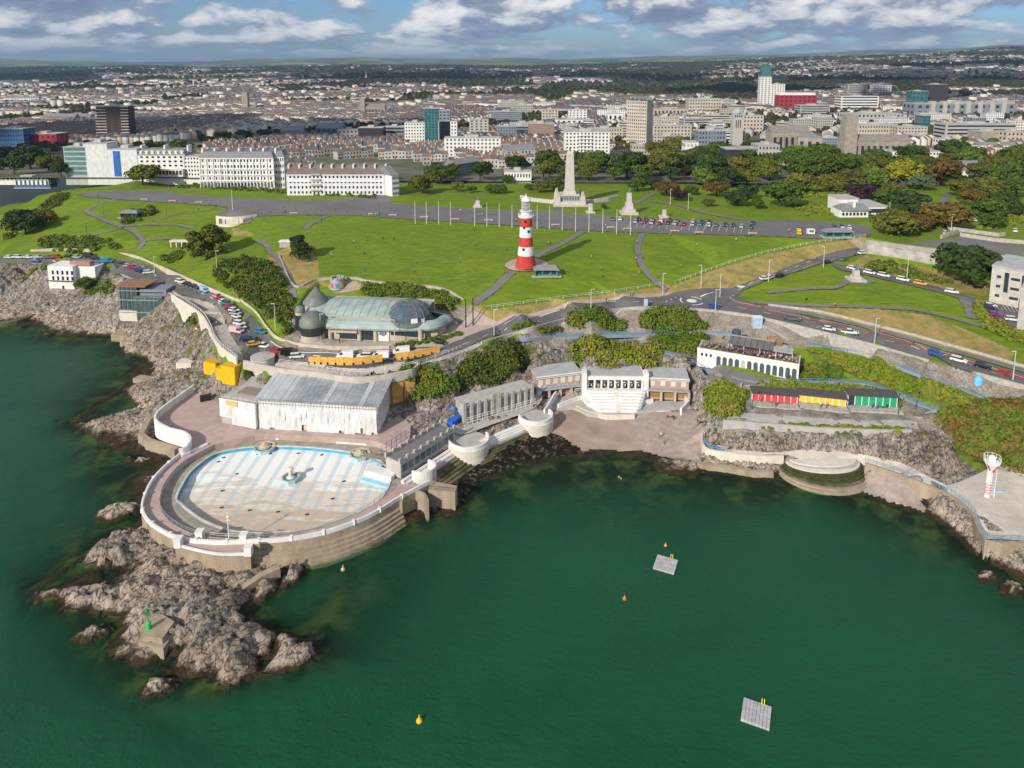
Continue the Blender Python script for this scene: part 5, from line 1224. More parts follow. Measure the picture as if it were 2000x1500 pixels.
# ------------------------------------------------------------------ white terrace with garages and seating bowl
m_wood = mat("brown timber doors", (.30, .16, .06), scale=1, fine=.15); m_brick = mat("patched brick", (.34, .235, .18), (.46, .37, .31), scale=.8, fine=.2)
m_flat = mat("pale roof felt", (.33, .34, .34), (.45, .45, .44), scale=.3, rough=.9)
wt = thing("beach_terrace", "white terraced beach building with stepped seating bowl between two wings", "building", W(1200, 775, 4))
def wing(xl, yl, xr, yr, ytop, ymid, nwin, ndoor, right=False):
    f = Fr(xl, yl, xr, yr, 4.2); zt = f.top(ytop, f.w / 2); zm = f.top(ymid, f.w / 2)
    q = MB(); f.b(q, 0, f.w, .9, 9, 3.5, zt - .3); q.build("wing_wall", m_brick, wt)
    q = MB(); f.b(q.mat(1), -.2, f.w + .2, .3, 9.4, zt - .3, zt + .05); f.b(q.mat(0), -.2, f.w + .2, .3, .7, zt - .5, zt + .3); q.build("wing_roof", [m_white, m_flat], wt)
    q = MB(); f.b(q, 0, f.w, -1.2, .9, zm - .25, zm); q.build("gallery", m_flat, wt)
    q = MB(); q.tube([f.p(0, -1.1, zm + 1), f.p(f.w, -1.1, zm + 1)], .04, 4); q.tube([f.p(0, -1.1, zm + .5), f.p(f.w, -1.1, zm + .5)], .04, 4)
    for i in range(int(f.w / 1.5)): q.box(*f.p(i * 1.5, -1.1, zm), .06, .06, 1.0)
    q.build("gallery_railing", m_bluepaint if not right else m_steel, wt)
    for i in range(nwin):
        u = f.w * (i + .5) / nwin; q = MB(); f.b(q, u - .75, u + .75, .8, .92, zm + .8, zt - .9, True); wf = q.build("window", m_cream, wt)
        q = MB(); f.b(q, u - .2, u + .2, .74, .81, zm + .9, zt - 1.0, True); q.build("pane", m_glass, wf)
    for i in range(ndoor):
        u0, u1 = f.w * i / ndoor, f.w * (i + 1) / ndoor; q = MB(); f.b(q, u0 + .35, u1 - .35, .82, .92, 4.2, zm - .7, True); q.build("garage_door_or_shade", m_wood if (right or i > 1) else m_glass, wt)  # left wing's first two: dark panels standing in for shaded open garages
        q = MB(); f.b(q, u1 - .35, u1 + .35, -.6, .9, 3.6, zm - .25); q.build("pillar", m_buff, wt)
    return f, zm, zt
wing(1050, 775, 1137, 764, 734, 755, 6, 4)
wing(1264, 777, 1345, 781, 742, 761, 4, 3, True)
f = Fr(1148, 757, 1254, 758, 7.2); zt = f.top(735); zc = f.top(741)
q = MB(); f.b(q, -.5, f.w + .5, 3, 8, 4, zt); q.build("pavilion_wall", m_white, wt)
q = MB(); f.b(q.mat(0), -.8, f.w + .8, -.3, 8.4, zc, zt + .1); f.b(q.mat(1), -.4, f.w + .4, .3, 8, zt + .1, zt + .16); q.build("pavilion_roof", [m_white, m_flat], wt)
for i in range(9): q = MB(); u = f.w * i / 8; f.b(q, u - .25, u + .25, -.1, .4, 7.0, zc); q.build("column", m_white, wt)
for u0, nm in ((-1.9, "end_tower"), (f.w + .4, "end_tower")): q = MB(); f.b(q, u0, u0 + 1.5, -1, 2, 4, zt + 1.6); q.build(nm, m_white, wt)
for i in range(8): q = MB(); u = f.w * (i + .5) / 8; f.b(q, u - .5, u + .3, 1.2, 2.2, 7.2, 7.9); q.build("bench", m_white, wt)
for i in range(7):                                                     # the seating bowl
    q = MB(); k = i / 6; zz = 7.1 - i * .48; a = -1.2 + 2.6 * k
    P0 = [f.p(u, d) for u, d in [(a, 0), (a, -1.05 * i - 1.1), (a + 1.5, -1.05 * i - 2.2 - .3 * k), (f.w - a - 1.5, -1.05 * i - 2.2 - .3 * k), (f.w - a, -1.05 * i - 1.1), (f.w - a, 0)]]
    q.prism([p[:2] for p in P0], 2.0, zz); q.build("seating_tier", m_white, wt)
q = MB()
for i in range(8): f.b(q, f.w / 2 - .5, f.w / 2 + .5, -1.05 * i - 1.6, -1.05 * i - .5, 3.5, 7.35 - i * .46)
q.build("aisle_steps", m_cream, wt)
for L, zz, zf in [([(1090,792),(1135,775),(1150,790),(1180,797),(1228,797),(1258,785),(1275,782)], 4.0, 2.2), ([(1125,795),(1150,806),(1185,813),(1238,813),(1240,800)], 3.0, 1.0), ([(1330,800),(1345,785),(1338,775)], 4.6, 2.2)]:
    q = MB(); pts = Wl(L, zz); q.strip(pts, .6, .5, [zf] * len(pts)); q.build("front_wall", m_white if zz > 3.5 else m_cream, wt)
q = MB(); q.prism([p[:2] for p in Wl([(1050,782),(1140,768),(1160,795),(1250,795),(1270,782),(1345,784),(1350,798),(1245,803),(1240,812),(1150,808),(1120,795),(1062,800)], 3.3)], .3, 3.3); q.build("forecourt", m_conc, wt)
for i in range(4):
    ff = Fr(1243, 803 + i * 3.0, 1354, 803 + i * 3.0, 3.0 - i * .42); q = MB(); ff.b(q, 0, ff.w, 0, 1.6, .2, 3.0 - i * .42); q.build("beach_step", m_cream, wt)
f = Fr(1027, 760, 1052, 775, 4.4); q = MB(); f.b(q, 0, 1.2, 0, 1.2, 4, f.top(742)); f.b(q, f.w - 1, f.w, 0, 1.2, 4, f.top(742)); f.b(q, 0, f.w, 0, 3, f.top(745) - .3, f.top(745)); single(q, "stair_gate", m_white, "white stair gateway left of the beach garages", "gate", f.p(0, 0))

# ------------------------------------------------------------------ walkway under the road, viaduct arch, zigzag path
def deckpath(px_pts, wid, label_, m, lift=.08):
    L = [Gp(p[0], p[1]) for p in px_pts]; L = smooth(L, 5); mb = MB(); mb.strip(L, wid, lift, [p[2] - .9 for p in L]); return struct(label_, mb, m)
m_bluepath = mat("blue grey path", (.20, .25, .30), (.28, .33, .37), scale=.4)
deckpath([(985,668,17.3),(1030,659,17),(1090,656,15.6),(1180,653,14.6),(1270,651,14.4),(1330,648,14.4),(1385,648,14.5),(1430,650,14.8)], 2.6, "walkway", m_bluepath)
deckpath([(1200,657,14.4),(1212,668,13.6),(1240,670,13.2),(1262,676,12.8),(1290,686,12),(1340,703,10.8),(1360,714,10.6),(1400,728,10.5)], 2.0, "zigzag_path", m_bluepath)
deckpath([(1430,735,10.5),(1480,745,10.4),(1540,743,10.4),(1620,743,10),(1690,748,9.8),(1750,768,9.2),(1790,786,8.6),(1830,800,8.3)], 2.4, "zigzag_path", m_bluepath)
deckpath([(1575,671,14.7),(1630,677,14.2),(1700,694,13.7),(1800,731,12.6),(1930,777,11.6)], 2.2, "zigzag_path", m_bluepath)
deckpath([(1930,780,11.4),(1922,788,10.8),(1880,795,9.6),(1835,803,8.4),(1790,815,8.2)], 1.8, "zigzag_path", m_conc)
drape("forecourt", [(1395,715),(1440,725),(1540,752),(1500,756),(1450,752),(1420,740)], m_path, curve=2, lift=.12)
for L, lab in [([(1030,661,17),(1090,658,15.6),(1180,655,14.6),(1330,650,14.4)], "blue railing of the walkway above the beach cliff"), ([(1205,664,14),(1240,673,13.2),(1290,689,12),(1345,707,10.8),(1398,731,10.5)], "blue railing down the zigzag path left of the arched cafe"),
               ([(1575,674,14.7),(1700,697,13.7),(1800,734,12.6),(1925,780,11.6)], "long blue railing above the grass bank over the beach huts"), ([(1540,747,10.4),(1620,747,10),(1690,752,9.8),(1750,772,9.2),(1830,804,8.3)], "blue railing of the path just above the beach huts")]:
    railing([p[:2] for p in L], label=lab, m=m_bluepaint, lift=.1, r=.06)
ar = thing("viaduct", "stone viaduct with a dark opening carrying the walkway", "viaduct", W(1040, 700, 5))
f = Fr(1010, 722, 1075, 722, 5.0); zt = 14.0
for u0, u1 in ((0, 1.2), (f.w * .52, f.w * .52 + 1.2)): q = MB(); f.b(q, u0, u1, 2, 5, 5, zt); q.build("pier", m_stone, ar)
q = MB(); f.b(q, f.w * .55, f.w * 1.9, 3, 5, 5, 11); q.build("stone_wall", m_stone, ar)

# ------------------------------------------------------------------ arched cafe
f = Fr(1361, 708, 1559, 742, 10.7); cf = f.root("arched_cafe", "white cafe with dark arched doors, crowded roof terrace and shingled roof shelter", "building", d=3)
zt = f.top(684, 0); zt2 = f.top(712, f.w); zt = (zt + zt2) / 2
q = MB(); f.b(q.mat(0), 0, f.w, 0, 9, 9.5, zt); f.b(q.mat(1), .3, f.w - .3, .3, 8.8, zt - .02, zt + .06); q.build("wall", [m_white, mat("terrace boards", (.25, .19, .15), scale=.6)], cf)
q = MB(); f.b(q, -.05, f.w + .05, -.12, .2, zt - .1, zt + .55); q.build("parapet", m_white, cf)
for i in range(13):
    u = f.w * (.19 + .80 * (i + .5) / 13); ww = 1.35; q = MB(); arch = [(-ww / 2, 0)] + [(ww / 2 * math.cos(a), 2.7 + .7 * math.sin(a)) for a in np.linspace(math.pi, 0, 9)] + [(ww / 2, 0)]
    vs = [f.p(u + a, -.06, 10.8 + h) for a, h in arch] + [f.p(u + a, .05, 10.8 + h) for a, h in arch]; n_ = len(arch)
    q.add(vs, [tuple(range(n_))[::-1]] + [(j, j + 1, n_ + j + 1, n_ + j) for j in range(n_ - 1)]); q.build("arched_door", mat("slate blue door", (.07, .09, .115), scale=1, rough=.4) if i != 4 else m_conc, cf)
for i in range(3): q = MB(); u = f.w * (.05 + .045 * i); f.b(q, u - .35, u + .35, -.05, .05, 13.4, 14.4, True); q.build("window", m_glass, cf)
u0, u1 = f.w * .30, f.w * .74; zr = zt + 3.0
q = MB(); q.add([f.p(u0, 2.6, zr - .25), f.p(u1, 2.6, zr - .25), f.p(u1, 7.5, zr + .7), f.p(u0, 7.5, zr + .7), f.p(u0, 2.6, zr - .45), f.p(u1, 2.6, zr - .45), f.p(u1, 7.5, zr + .5), f.p(u0, 7.5, zr + .5)], [(0, 1, 2, 3), (4, 5, 1, 0), (5, 6, 2, 1), (7, 4, 0, 3), (6, 7, 3, 2), (7, 6, 5, 4)])
q.build("shelter_roof", mat("grey shelter roof", (.15, .14, .135), scale=.5), cf)
for i in range(7): q = MB(); u = u0 + (u1 - u0) * (i + .5) / 7; q.add([f.p(u - .06, 2.6, zr - .2), f.p(u + .06, 2.6, zr - .2), f.p(u + .06, 7.4, zr + .78), f.p(u - .06, 7.4, zr + .78)], [(0, 1, 2, 3)]); q.build("roof_seam", m_black, cf)
q = MB(); q.add([f.p(u1 + .1, 2.2, zr - .5), f.p(u1 + 6.0, 2.2, zr - .5), f.p(u1 + 6.0, 6, zr + .1), f.p(u1 + .1, 6, zr + .1)], [(0, 1, 2, 3), (3, 2, 1, 0)]); q.build("awning", mat("striped awning", (.5, .5, .48), (.68, .68, .66), scale=.9), cf)
q = MB()
for i in range(5): q.tube([f.p(u0 + (u1 - u0 + 6) * i / 4, 2.5, zt), f.p(u0 + (u1 - u0 + 6) * i / 4, 2.5, zr - .4)], .09, 5)
q.build("shelter_post", m_palesteel, cf, kind="stuff")
q = MB(); f.b(q, u0, u1, 7.2, 9, zt - 1, zr + .6); f.b(q, u0, u1 + 4, 8.8, 12, 12, zt + 1.6); q.build("back_wall", m_conc, cf)
for i in range(6): q = MB(); u = u0 + 3 + (u1 - u0) * .1 * i + i * .9; f.b(q, u, u + 1.6, 9.3, 12.2, zt + 1.6, zt + 2.1); q.build("planter", mat("orange planters", (.42, .22, .08), (.2, .15, .06), scale=1.5), cf)
x, y, _ = f.p(u0 + 1.5, 10.5); q = MB(); q.lathe([(1.5, 0), (1.5, 3.2), (1.3, 3.4)], x, y, zt + 1.4, 16); single(q, "water_tank", mat("dark blue tank", (.06, .08, .12), scale=1, rough=.4), "dark blue round tank standing behind the arched cafe roof", "tank", (x, y, zt))
x, y, _ = f.p(u0 + 12.5, 12.5); q = MB(); q.box(x, y, zt + 1.5, 2.4, 1.4, 2.0); q.lathe([(1.3, 0), (1.3, .5)], x + 3, y, zt + 1.6, 14); single(q, "cable_drum", mat("barrel wood", (.36, .2, .09), scale=2), "wooden drum and crate on the yard behind the arched cafe", "drum", (x, y, zt))
x, y, z = Gp(1478, 637); kb = thing("blue_kiosk", "pale blue box kiosk on the slope above the arched cafe", "kiosk", (x, y, z)); q = MB(); q.box(x, y, z - .5, 3.2, 2.2, 3.9); q.build("body", mat("pale blue kiosk", (.38, .50, .62), scale=1), kb); q = MB(); q.box(x, y, z + 3.4, 3.5, 2.5, .2); q.build("roof", m_palesteel, kb)
stp = MB(); a = Vector(Gp(1492, 636)); b = Vector(Gp(1538, 662))
for i in range(16): p = a.lerp(b, i / 15); stp.box(p.x, p.y, ground(p.x, p.y) - .3, 1.0, 1.4, .55, .5)
single(stp, "slope_steps", m_conc, "narrow concrete steps down the slope behind the arched cafe", "steps", tuple(a))
x, y, z = Gp(1295, 648); q = MB(); q.box(x, y, z, 3.0, 1.4, 1.0, .1, .85); single(q, "rescue_boat", mat("orange dinghy", (.72, .12, .06), scale=2), "small orange dinghy on the walkway behind the beach cliff", "boat", (x, y, z))

# ------------------------------------------------------------------ beach huts
def hut_row(xl, yl, xr, yr, ytop, n, colr, label, open_=()):
    f = Fr(xl, yl, xr, yr, 8.7); r = f.root("beach_hut_row", label, "beach huts", d=1); zt = f.top(ytop, 0)
    q = MB(); f.b(q, -.1, f.w + .1, .25, 3.0, 8.4, zt); q.build("frame", m_white, r)
    q = MB(); q.add([f.p(-.3, -.3, zt + .02), f.p(f.w + .3, -.3, zt + .02), f.p(f.w + .3, 3.4, zt + .75), f.p(-.3, 3.4, zt + .75), f.p(-.3, -.3, zt - .14), f.p(f.w + .3, -.3, zt - .14), f.p(f.w + .3, 3.4, zt + .2), f.p(-.3, 3.4, zt + .2)], [(0, 1, 2, 3), (4, 5, 1, 0), (5, 6, 2, 1), (7, 4, 0, 3), (6, 7, 3, 2)])
    q.build("roof", mat("dark felt roof", (.07, .068, .07), scale=.6), r)
    dm = mat("hut door " + label[:6], colr, scale=.9, rough=.6)
    for i in range(n):
        u0, u1 = f.w * i / n, f.w * (i + 1) / n
        for j in range(2):
            a = u0 + .12 + (u1 - u0 - .24) * j / 2; b = a + (u1 - u0 - .24) / 2 - .06; q = MB(); f.b(q, a, b, .14, .27, 8.75, zt - .25, True); q.build("door", dm if i not in open_ else m_glass, r)  # an open hut gets dark panels in place of its shaded inside
    q = MB(); f.b(q, -.4, f.w + .4, -3.6, 3, 8.2, 8.72); q.build("plinth", m_stone, r); return f
hut_row(1469, 782, 1557, 789, 767, 7, (.62, .05, .06), "red-doored row of beach huts with dark roof below the arched cafe")
hut_row(1560, 785, 1652, 795, 770, 7, (.72, .48, .05), "yellow-doored row of beach huts between the red and green rows")
hut_row(1656, 791, 1752, 796, 771, 7, (.02, .33, .16), "green-doored row of beach huts, its first hut standing open", (0,))
drape("hut_terrace", [(1440,806),(1500,810),(1600,817),(1700,822),(1790,824),(1795,840),(1700,836),(1600,832),(1500,826),(1410,818)], m_conc, curve=0, lift=.1)
wallrun("terrace_wall", [(1412,822),(1500,829),(1600,837),(1700,841),(1780,841)], 8.1, 4.2, .6, m_conc, "concrete kerb wall along the edge above the rock cliff", curve=0, up=.35)
wallrun("stair_wall", [(1448,752,10.4),(1443,790,7.4),(1438,822,4.6)], None, lambda p: p[2] - 2.5, .4, m_stone, "dark stone flank wall of the long stair beside the red huts", curve=0, up=.8)
sp_ = thing("long_stair", "long straight concrete stair from the cafe forecourt to the beach", "steps", W(1456, 790, 6))
for i in range(22): k = i / 21; q = MB(); x, y, z = W(1462 - 16 * k, 752 + 66 * k, 10.2 - 6.4 * k); q.box(x, y, z - 1.2, 2.3, 1.0, 1.25, -.15); q.build("step", m_conc, sp_)
for i, (xa, xb) in enumerate([(1540, 1580), (1614, 1640), (1660, 1705), (1715, 1752)]):
    pass

# ------------------------------------------------------------------ amphitheatre steps, quay, beacon
x0, y0, _ = W(1606, 898, 3.2); am = thing("round_sea_steps", "half-round weedy bathing steps descending into the sea below the cliff", "steps", (x0, y0, 0))
m_gw = mat('green weed', (.022, .035, .008), (.085, .085, .03), scale=.8, fine=.2)
for i in range(9):
    R = 9 + i * .47; RY = 3.4 + i * .98; z1_ = 3.4 - i * .35; q = MB(); A = np.linspace(math.pi * 1.0, math.pi * 2.02, 30)
    q.prism([(x0 + R * math.cos(a), y0 + RY * math.sin(a)) for a in A], -1, z1_); q.build("step", [m_cream, m_conc, m_cream, m_gw, m_gw, m_gw, m_weed, m_seawall, m_seawall][i], am)
drape("quay_deck", [(1400,870),(1440,880),(1500,885),(1560,880),(1620,880),(1680,888),(1760,905),(1800,925),(1850,950),(1880,940),(1960,910),(2080,930),(2080,1062),(1990,1056),(1926,1054),(1900,1004),(1850,964),(1760,928),(1700,908),(1610,902),(1540,890),(1480,892),(1420,885)], mat("pale quay concrete", (.42, .37, .31), (.55, .50, .44), scale=.2, fine=.12), curve=0, lift=.2)
wallrun("quay_wall", [(1690,905,4.5),(1760,928,4.5),(1850,964,4.5),(1880,985,4.5),(1901,1005,4.5),(1926,1056,4.5),(1990,1060,4.5),(2080,1064,4.5)], None, -1, .7, m_seawall, "tall weathered concrete quay wall round the right of the bay", curve=2, up=.25)
wallrun("low_sea_wall", [(1370,850,3.6),(1372,868,3.6),(1385,880,3.4),(1420,886,3.4),(1480,893,3.4),(1530,893,3.4)], None, -.5, .6, m_cream, "low pale sea wall at the right end of the beach", curve=3, up=.5)
wallrun("low_sea_wall", [(1362,905),(1420,912),(1470,920),(1510,922)], 1.4, -.8, 1.2, m_seawall, "lower concrete ledge by the water right of the beach", curve=3, up=.2)
railing([(1850,958),(1880,980),(1903,1003),(1928,1052),(1990,1056),(2060,1060)], 4.7, label="blue railing round the corner of the right quay", m=m_bluepaint, r=.07)
railing([(1690,902),(1760,924),(1845,958)], 4.7, label="broken blue railing along the narrow quay by the cliff", m=m_bluepaint, step=3)
railing([(1374,852),(1376,866),(1392,877),(1420,882)], 4.0, label="blue curved railing at the right end of the beach", m=m_bluepaint, r=.07)
x, y, _ = W(1930, 975, 4.6); zt = zat(890, y); bc = thing("beacon_tower", "white and red lattice beacon tower with railed lantern gallery on the quay", "beacon", (x, y, 4.6))
H_ = zt - 4.6; q = MB(); q.lathe([(.62, 0), (.55, H_ * .55), (.5, H_ * .78)], x - .4, y, 4.6, 14); q.build("column", m_white, bc)
for i in range(4): q = MB(); q.lathe([(.64, 0), (.63, .22)], x - .4, y, 4.6 + H_ * (.16 + .06 * i), 14, cap=False); q.build("red_band", mat("red beacon paint", (.62, .05, .05), scale=1), bc)
q = MB()
for dx, dy in ((.9, -.7), (.9, .7)):
    q.tube([(x + dx * .9, y + dy, 4.6), (x + dx, y + dy, 4.6 + H_ * .8)], .08, 4)
for i in range(14): zz = 4.6 + H_ * .8 * i / 13; q.tube([(x + .85, y - .7, zz), (x + .85, y + .7, zz)], .05, 4); q.tube([(x + .1, y, zz), (x + .85, y - .7, zz)], .04, 4)
q.build("ladder_frame", m_palesteel, bc)
q = MB(); q.lathe([(.55, H_ * .66), (1.7, H_ * .84), (1.75, H_ * .86)], x, y, 4.6, 12); q.build("gallery", m_white, bc)
q = MB()
for i in range(12): a = i * math.pi / 6; q.tube([(x + 1.7 * math.cos(a), y + 1.7 * math.sin(a), 4.6 + H_ * .86), (x + 1.8 * math.cos(a), y + 1.8 * math.sin(a), 4.6 + H_ * .99)], .05, 4)
for k in (.92, .99): q.tube([(x + 1.8 * math.cos(a), y + 1.8 * math.sin(a), 4.6 + H_ * k) for a in np.linspace(0, 2 * math.pi, 17)], .05, 4)
q.build("gallery_railing", m_palesteel, bc)
q = MB(); q.lathe([(.8, 0), (.8, H_ * .10), (.5, H_ * .14), (.1, H_ * .15)], x, y, 4.6 + H_ * .86, 14); q.build("lantern", m_palesteel, bc)
for a in (3.6, 4.9): q = MB(); q.tube([(x + 1.5 * math.cos(a), y + 1.5 * math.sin(a), 4.6 + H_ * .82), (x + .55 * math.cos(a), y + .55 * math.sin(a), 4.6 + H_ * .66)], .22, 4); q.build("red_bracket", mat("red beacon paint", (.62, .05, .05), scale=1), bc)
q = MB(); x2, y2, _ = W(1950, 968, 4.6); q.box(x2, y2, 4.6, 3.4, .5, 1.4, -.1); single(q, "mural_wall", mat("blue mural", (.2, .34, .5), (.45, .5, .55), scale=1), "low wall with a blue mural beside the beacon tower", "wall", (x2, y2, 4.6))
for px, py, lab in [(1477, 1396, "nearest"), (1300, 1104, "farther")]:
    x, y, _ = W(px, py, 0); t = thing("swim_raft", lab + " square grey modular swim raft floating in the bay", "raft", (x, y, 0), "grey swim rafts in the bay"); r_ = -.42; c_, s_ = math.cos(r_), math.sin(r_)
    n_ = 8; S = 4.6
    for i in range(n_):
        for j in range(n_):
            u, v = (i - n_ / 2 + .5) * S / n_, (j - n_ / 2 + .5) * S / n_; q = MB(); q.box(x + u * c_ - v * s_, y + u * s_ + v * c_, -.1, S / n_ - .05, S / n_ - .05, .5, r_); q.build("float_block", mat("grey raft plastic", (.42, .41, .42), scale=1, rnd=.06), t)
    for v in (-.5, .5):
        q = MB(); u = .9 + v * .4; w_ = S / 2; q.tube([(x + u * c_ - w_ * s_, y + u * s_ + w_ * c_, -.2), (x + u * c_ - w_ * s_, y + u * s_ + w_ * c_, 1.3), (x + u * c_ - (w_ - .4) * s_, y + u * s_ + (w_ - .4) * c_, .5)], .06, 5); q.build("ladder_rail", mat("yellow plastic", (.75, .70, .02), scale=1), t)
for px, py, s_, c_, nm, lab in [(819, 1409, .55, (.72, .38, .02), "yellow buoy plastic", "yellow mooring buoy afloat near the bottom of the view"), (1220, 1170, .42, (.78, .14, .04), "orange buoy plastic", "orange buoy afloat between the two rafts"), (1300, 1066, .36, (.8, .3, .05), "pale orange buoy plastic", "small pale orange buoy just beyond the far raft"), (670, 1113, .5, (.55, .34, .2), "tan float", "tan float drifting beside the lido rocks")]:
    x, y, _ = W(px, py, 0); q = MB(); q.lathe([(.2 * s_, -.6 * s_), (s_ * .95, -.2 * s_), (s_, .3 * s_), (s_ * .7, .9 * s_), (s_ * .25, 1.2 * s_), (s_ * .2, 2.2 * s_), (.05, 2.3 * s_)], x, y, 0, 14); single(q, "buoy", mat(nm, c_, scale=2, rough=.4), lab, "buoy", (x, y, 0), smooth_=True)
# old bastion with the green light on the rocks
bp = Wl([(272,1268),(320,1280),(350,1235),(320,1212),(285,1210)], .8); q = MB(); q.prism([p[:2] for p in bp], -.6, 2.2); bt = thing("rock_bastion", "worn concrete bastion on the rocks carrying a green light", "bastion", (bp[0][0], bp[0][1], 0)); q.build("base", m_seawall, bt)
q = MB(); q.prism([p[:2] for p in Wl([(280,1256),(318,1262),(342,1228),(318,1214),(285,1212)], 1.8)], 2, 3.4); q.build("upper_block", m_seawall, bt)
x, y, _ = W(291, 1228, 3.4); gl_ = thing("green_light", "small bright green harbour light post on the bastion", "light", (x, y, 3.4)); q = MB(); q.lathe([(.45, 0), (.45, 1.3), (.3, 1.5), (.12, 1.6)], x, y, 3.4, 12); q.build("body", mat("green light paint", (.02, .5, .08), scale=2), gl_)
q = MB(); q.tube([(x, y, 5), (x, y, 7)], .07, 5); q.box(x, y, 6.2, .9, .1, .6); q.lathe([(.25, 0), (.3, .3), (.1, .5)], x, y, 7, 8); q.build("mast", mat("dark green paint", (.03, .16, .06), scale=2), gl_)
cw = MB(); cw.strip(smooth(Wl([(322,1105,2),(312,1128,2),(330,1150,1.6),(360,1165,1.3),(330,1195,1.6),(310,1215,2)], 2), 5), 2.0, 0, [-1] * 26); single(cw, "causeway", m_seawall, "old curved concrete causeway across the rocks to the bastion", "causeway", W(340, 1155, 0))
cw = MB(); cw.strip(Wl([(430,1166,1.6),(470,1148,2),(510,1122,2.4),(545,1106,2.6)], 2), 1.5, 0, [-1] * 4); single(cw, "breakwater", m_seawall, "short straight concrete breakwater on the rocks right of the causeway", "breakwater", W(490, 1135, 0))
cw = MB(); cw.strip(smooth(Wl([(-30,634,1.6),(30,625,1.8),(80,606,2.2)], 2), 4), 3, 0, [-1.5] * 9); single(cw, "breakwater", m_weed, "weed-covered stone breakwater at the far left shore", "breakwater", W(30, 625, 0))

# separate rocks standing off the shore
def rock(px, py, wpx, h, label, asp=.6):
    x, y, _ = W(px, py, 0); k = y / (_c - (py - CPY) / FPX * _s) / FPX; R = wpx * k / 2; n, m_ = 40, 14; A = np.linspace(0, 2 * np.pi, n, endpoint=False); q = MB(); vs = []
    for j in range(m_):
        e = j / (m_ - 1); 
        for a in A:
            rr = R * (1 - e ** 1.6) * (.72 + .6 * float(fbm(np.array(px * .1 + 1.6 * math.cos(a)), np.array(py * .1 + 1.6 * math.sin(a)), 3, 5))); u, v = rr * math.cos(a), rr * math.sin(a) * asp
            zz = -1.2 + (h + 1.2) * e ** .8 + (1.1 * float(fbm(np.array((u + px) / .9), np.array((v + py) / .55), 3, 8)) - .55) * (1.4 if 0 < j else 0) * min(1, h)
            vs.append((x + u * .95 - v * .3, y + u * .3 + v, zz))
    q.add(vs, [(j * n + i, j * n + (i + 1) % n, (j + 1) * n + (i + 1) % n, (j + 1) * n + i) for j in range(m_ - 1) for i in range(n)])
    single(q, "shore_rock", bpy.data.materials["rocky_shore"], label, "rock", (x, y, 0), "rocks standing off the lido shore")
for a in [(228,1003,92,2.6,"pale tan rock island left of the round sea wall"),(308,1344,92,1.6,"low tan rock just off the tip of the lido rocks"),(178,1238,84,1.2,"dark flat rock left of the green light bastion"),(252,962,46,.35,"small weedy rock awash by the sea wall"),(252,898,34,.9,"small tan rock below the steps, outer one"),(278,902,52,1.2,"small tan rock below the steps, inner one"),(110,820,40,.3,"dark weedy rock awash off the left point"),(1340,905,50,1.0,"brown boulder heap at the right end of the shingle"),(1930,1128,60,1.2,"rubble rock at the foot of the right quay corner"),(1975,1150,80,1.3,"rubble rock at the right edge below the quay"),(90,655,40,.8,"low dark rock off the left shore")]: rock(*a)

# ------------------------------------------------------------------ red and white lighthouse
m_lred = mat("red lighthouse paint", (.46, .05, .035), scale=.5, fine=.08); m_granite = mat("pale granite", (.40, .37, .33), (.54, .51, .47), scale=.6, fine=.1)
x, y, z = Gp(1027, 521); lh = thing("lighthouse", "red and white banded lighthouse on the hilltop lawn", "lighthouse", (x, y, z))
hz_ = lambda py: zat(py, y) - z
rad = lambda h: 2.42 + 1.75 * max(0, 1 - h / hz_(430)) ** 2.2
bands = [521, 497, 480, 462, 442, 425]
for i in range(5):
    h0, h1 = (0 if i == 0 else hz_(bands[i])), hz_(bands[i + 1]); q = MB()
    q.lathe([(rad(h0 + (h1 - h0) * k / 5), h0 + (h1 - h0) * k / 5) for k in range(6)], x, y, z, 32, cap=False); q.build("tower_band", m_lred if i % 2 == 0 else m_white, lh, True)
hg = hz_(425); q = MB(); q.lathe([(2.5, hg - .2), (2.9, hg + .2), (3.1, hg + .35), (3.1, hg + .8), (2.0, hg + .8), (2.0, hg + 2.6), (2.5, hg + 2.7), (2.5, hg + 2.9), (1.6, hg + 2.9)], x, y, z, 24); q.build("gallery", m_white, lh)
q = MB()
for i in range(16): a = i * math.pi / 8; q.tube([(x + 2.95 * math.cos(a), y + 2.95 * math.sin(a), z + hg + .8), (x + 2.95 * math.cos(a), y + 2.95 * math.sin(a), z + hg + 1.8)], .05, 4)
q.tube([(x + 2.95 * math.cos(a), y + 2.95 * math.sin(a), z + hg + 1.8) for a in np.linspace(0, 2 * math.pi, 25)], .06, 4); q.build("gallery_railing", m_palesteel, lh)
hl = hg + 2.9; ht = hz_(392); q = MB(); q.lathe([(1.5, hl), (1.5, ht)], x, y, z, 12); q.build("lantern_glass", mat("lantern glass", (.16, .2, .22), scale=1, rough=.1), lh)
q = MB()
for i in range(12): a = i * math.pi / 6; q.tube([(x + 1.6 * math.cos(a), y + 1.6 * math.sin(a), z + hl), (x + 1.6 * math.cos(a), y + 1.6 * math.sin(a), z + ht)], .09, 4)
for k in (.35, .7): q.lathe([(1.6, hl + (ht - hl) * k), (1.64, hl + (ht - hl) * k + .15)], x, y, z, 16, cap=False)
q.build("lantern_bars", m_palesteel, lh)
q = MB(); q.lathe([(1.95, ht), (1.7, ht + .5), (1.1, ht + 1.2), (.4, ht + 1.7), (.25, ht + 1.9), (.35, ht + 2.1), (.1, ht + 2.4), (.05, ht + 2.9)], x, y, z, 20); q.build("cupola", m_palesteel, lh, True)
for py, a in [(433, -1.7), (452, -1.2), (486, -1.9), (445, -1.9)]: q = MB(); h = hz_(py); r = rad(h); q.box(x + r * math.cos(a), y + r * math.sin(a), z + h, .45, .9, 1.0, a); q.build("window", m_glass, lh)

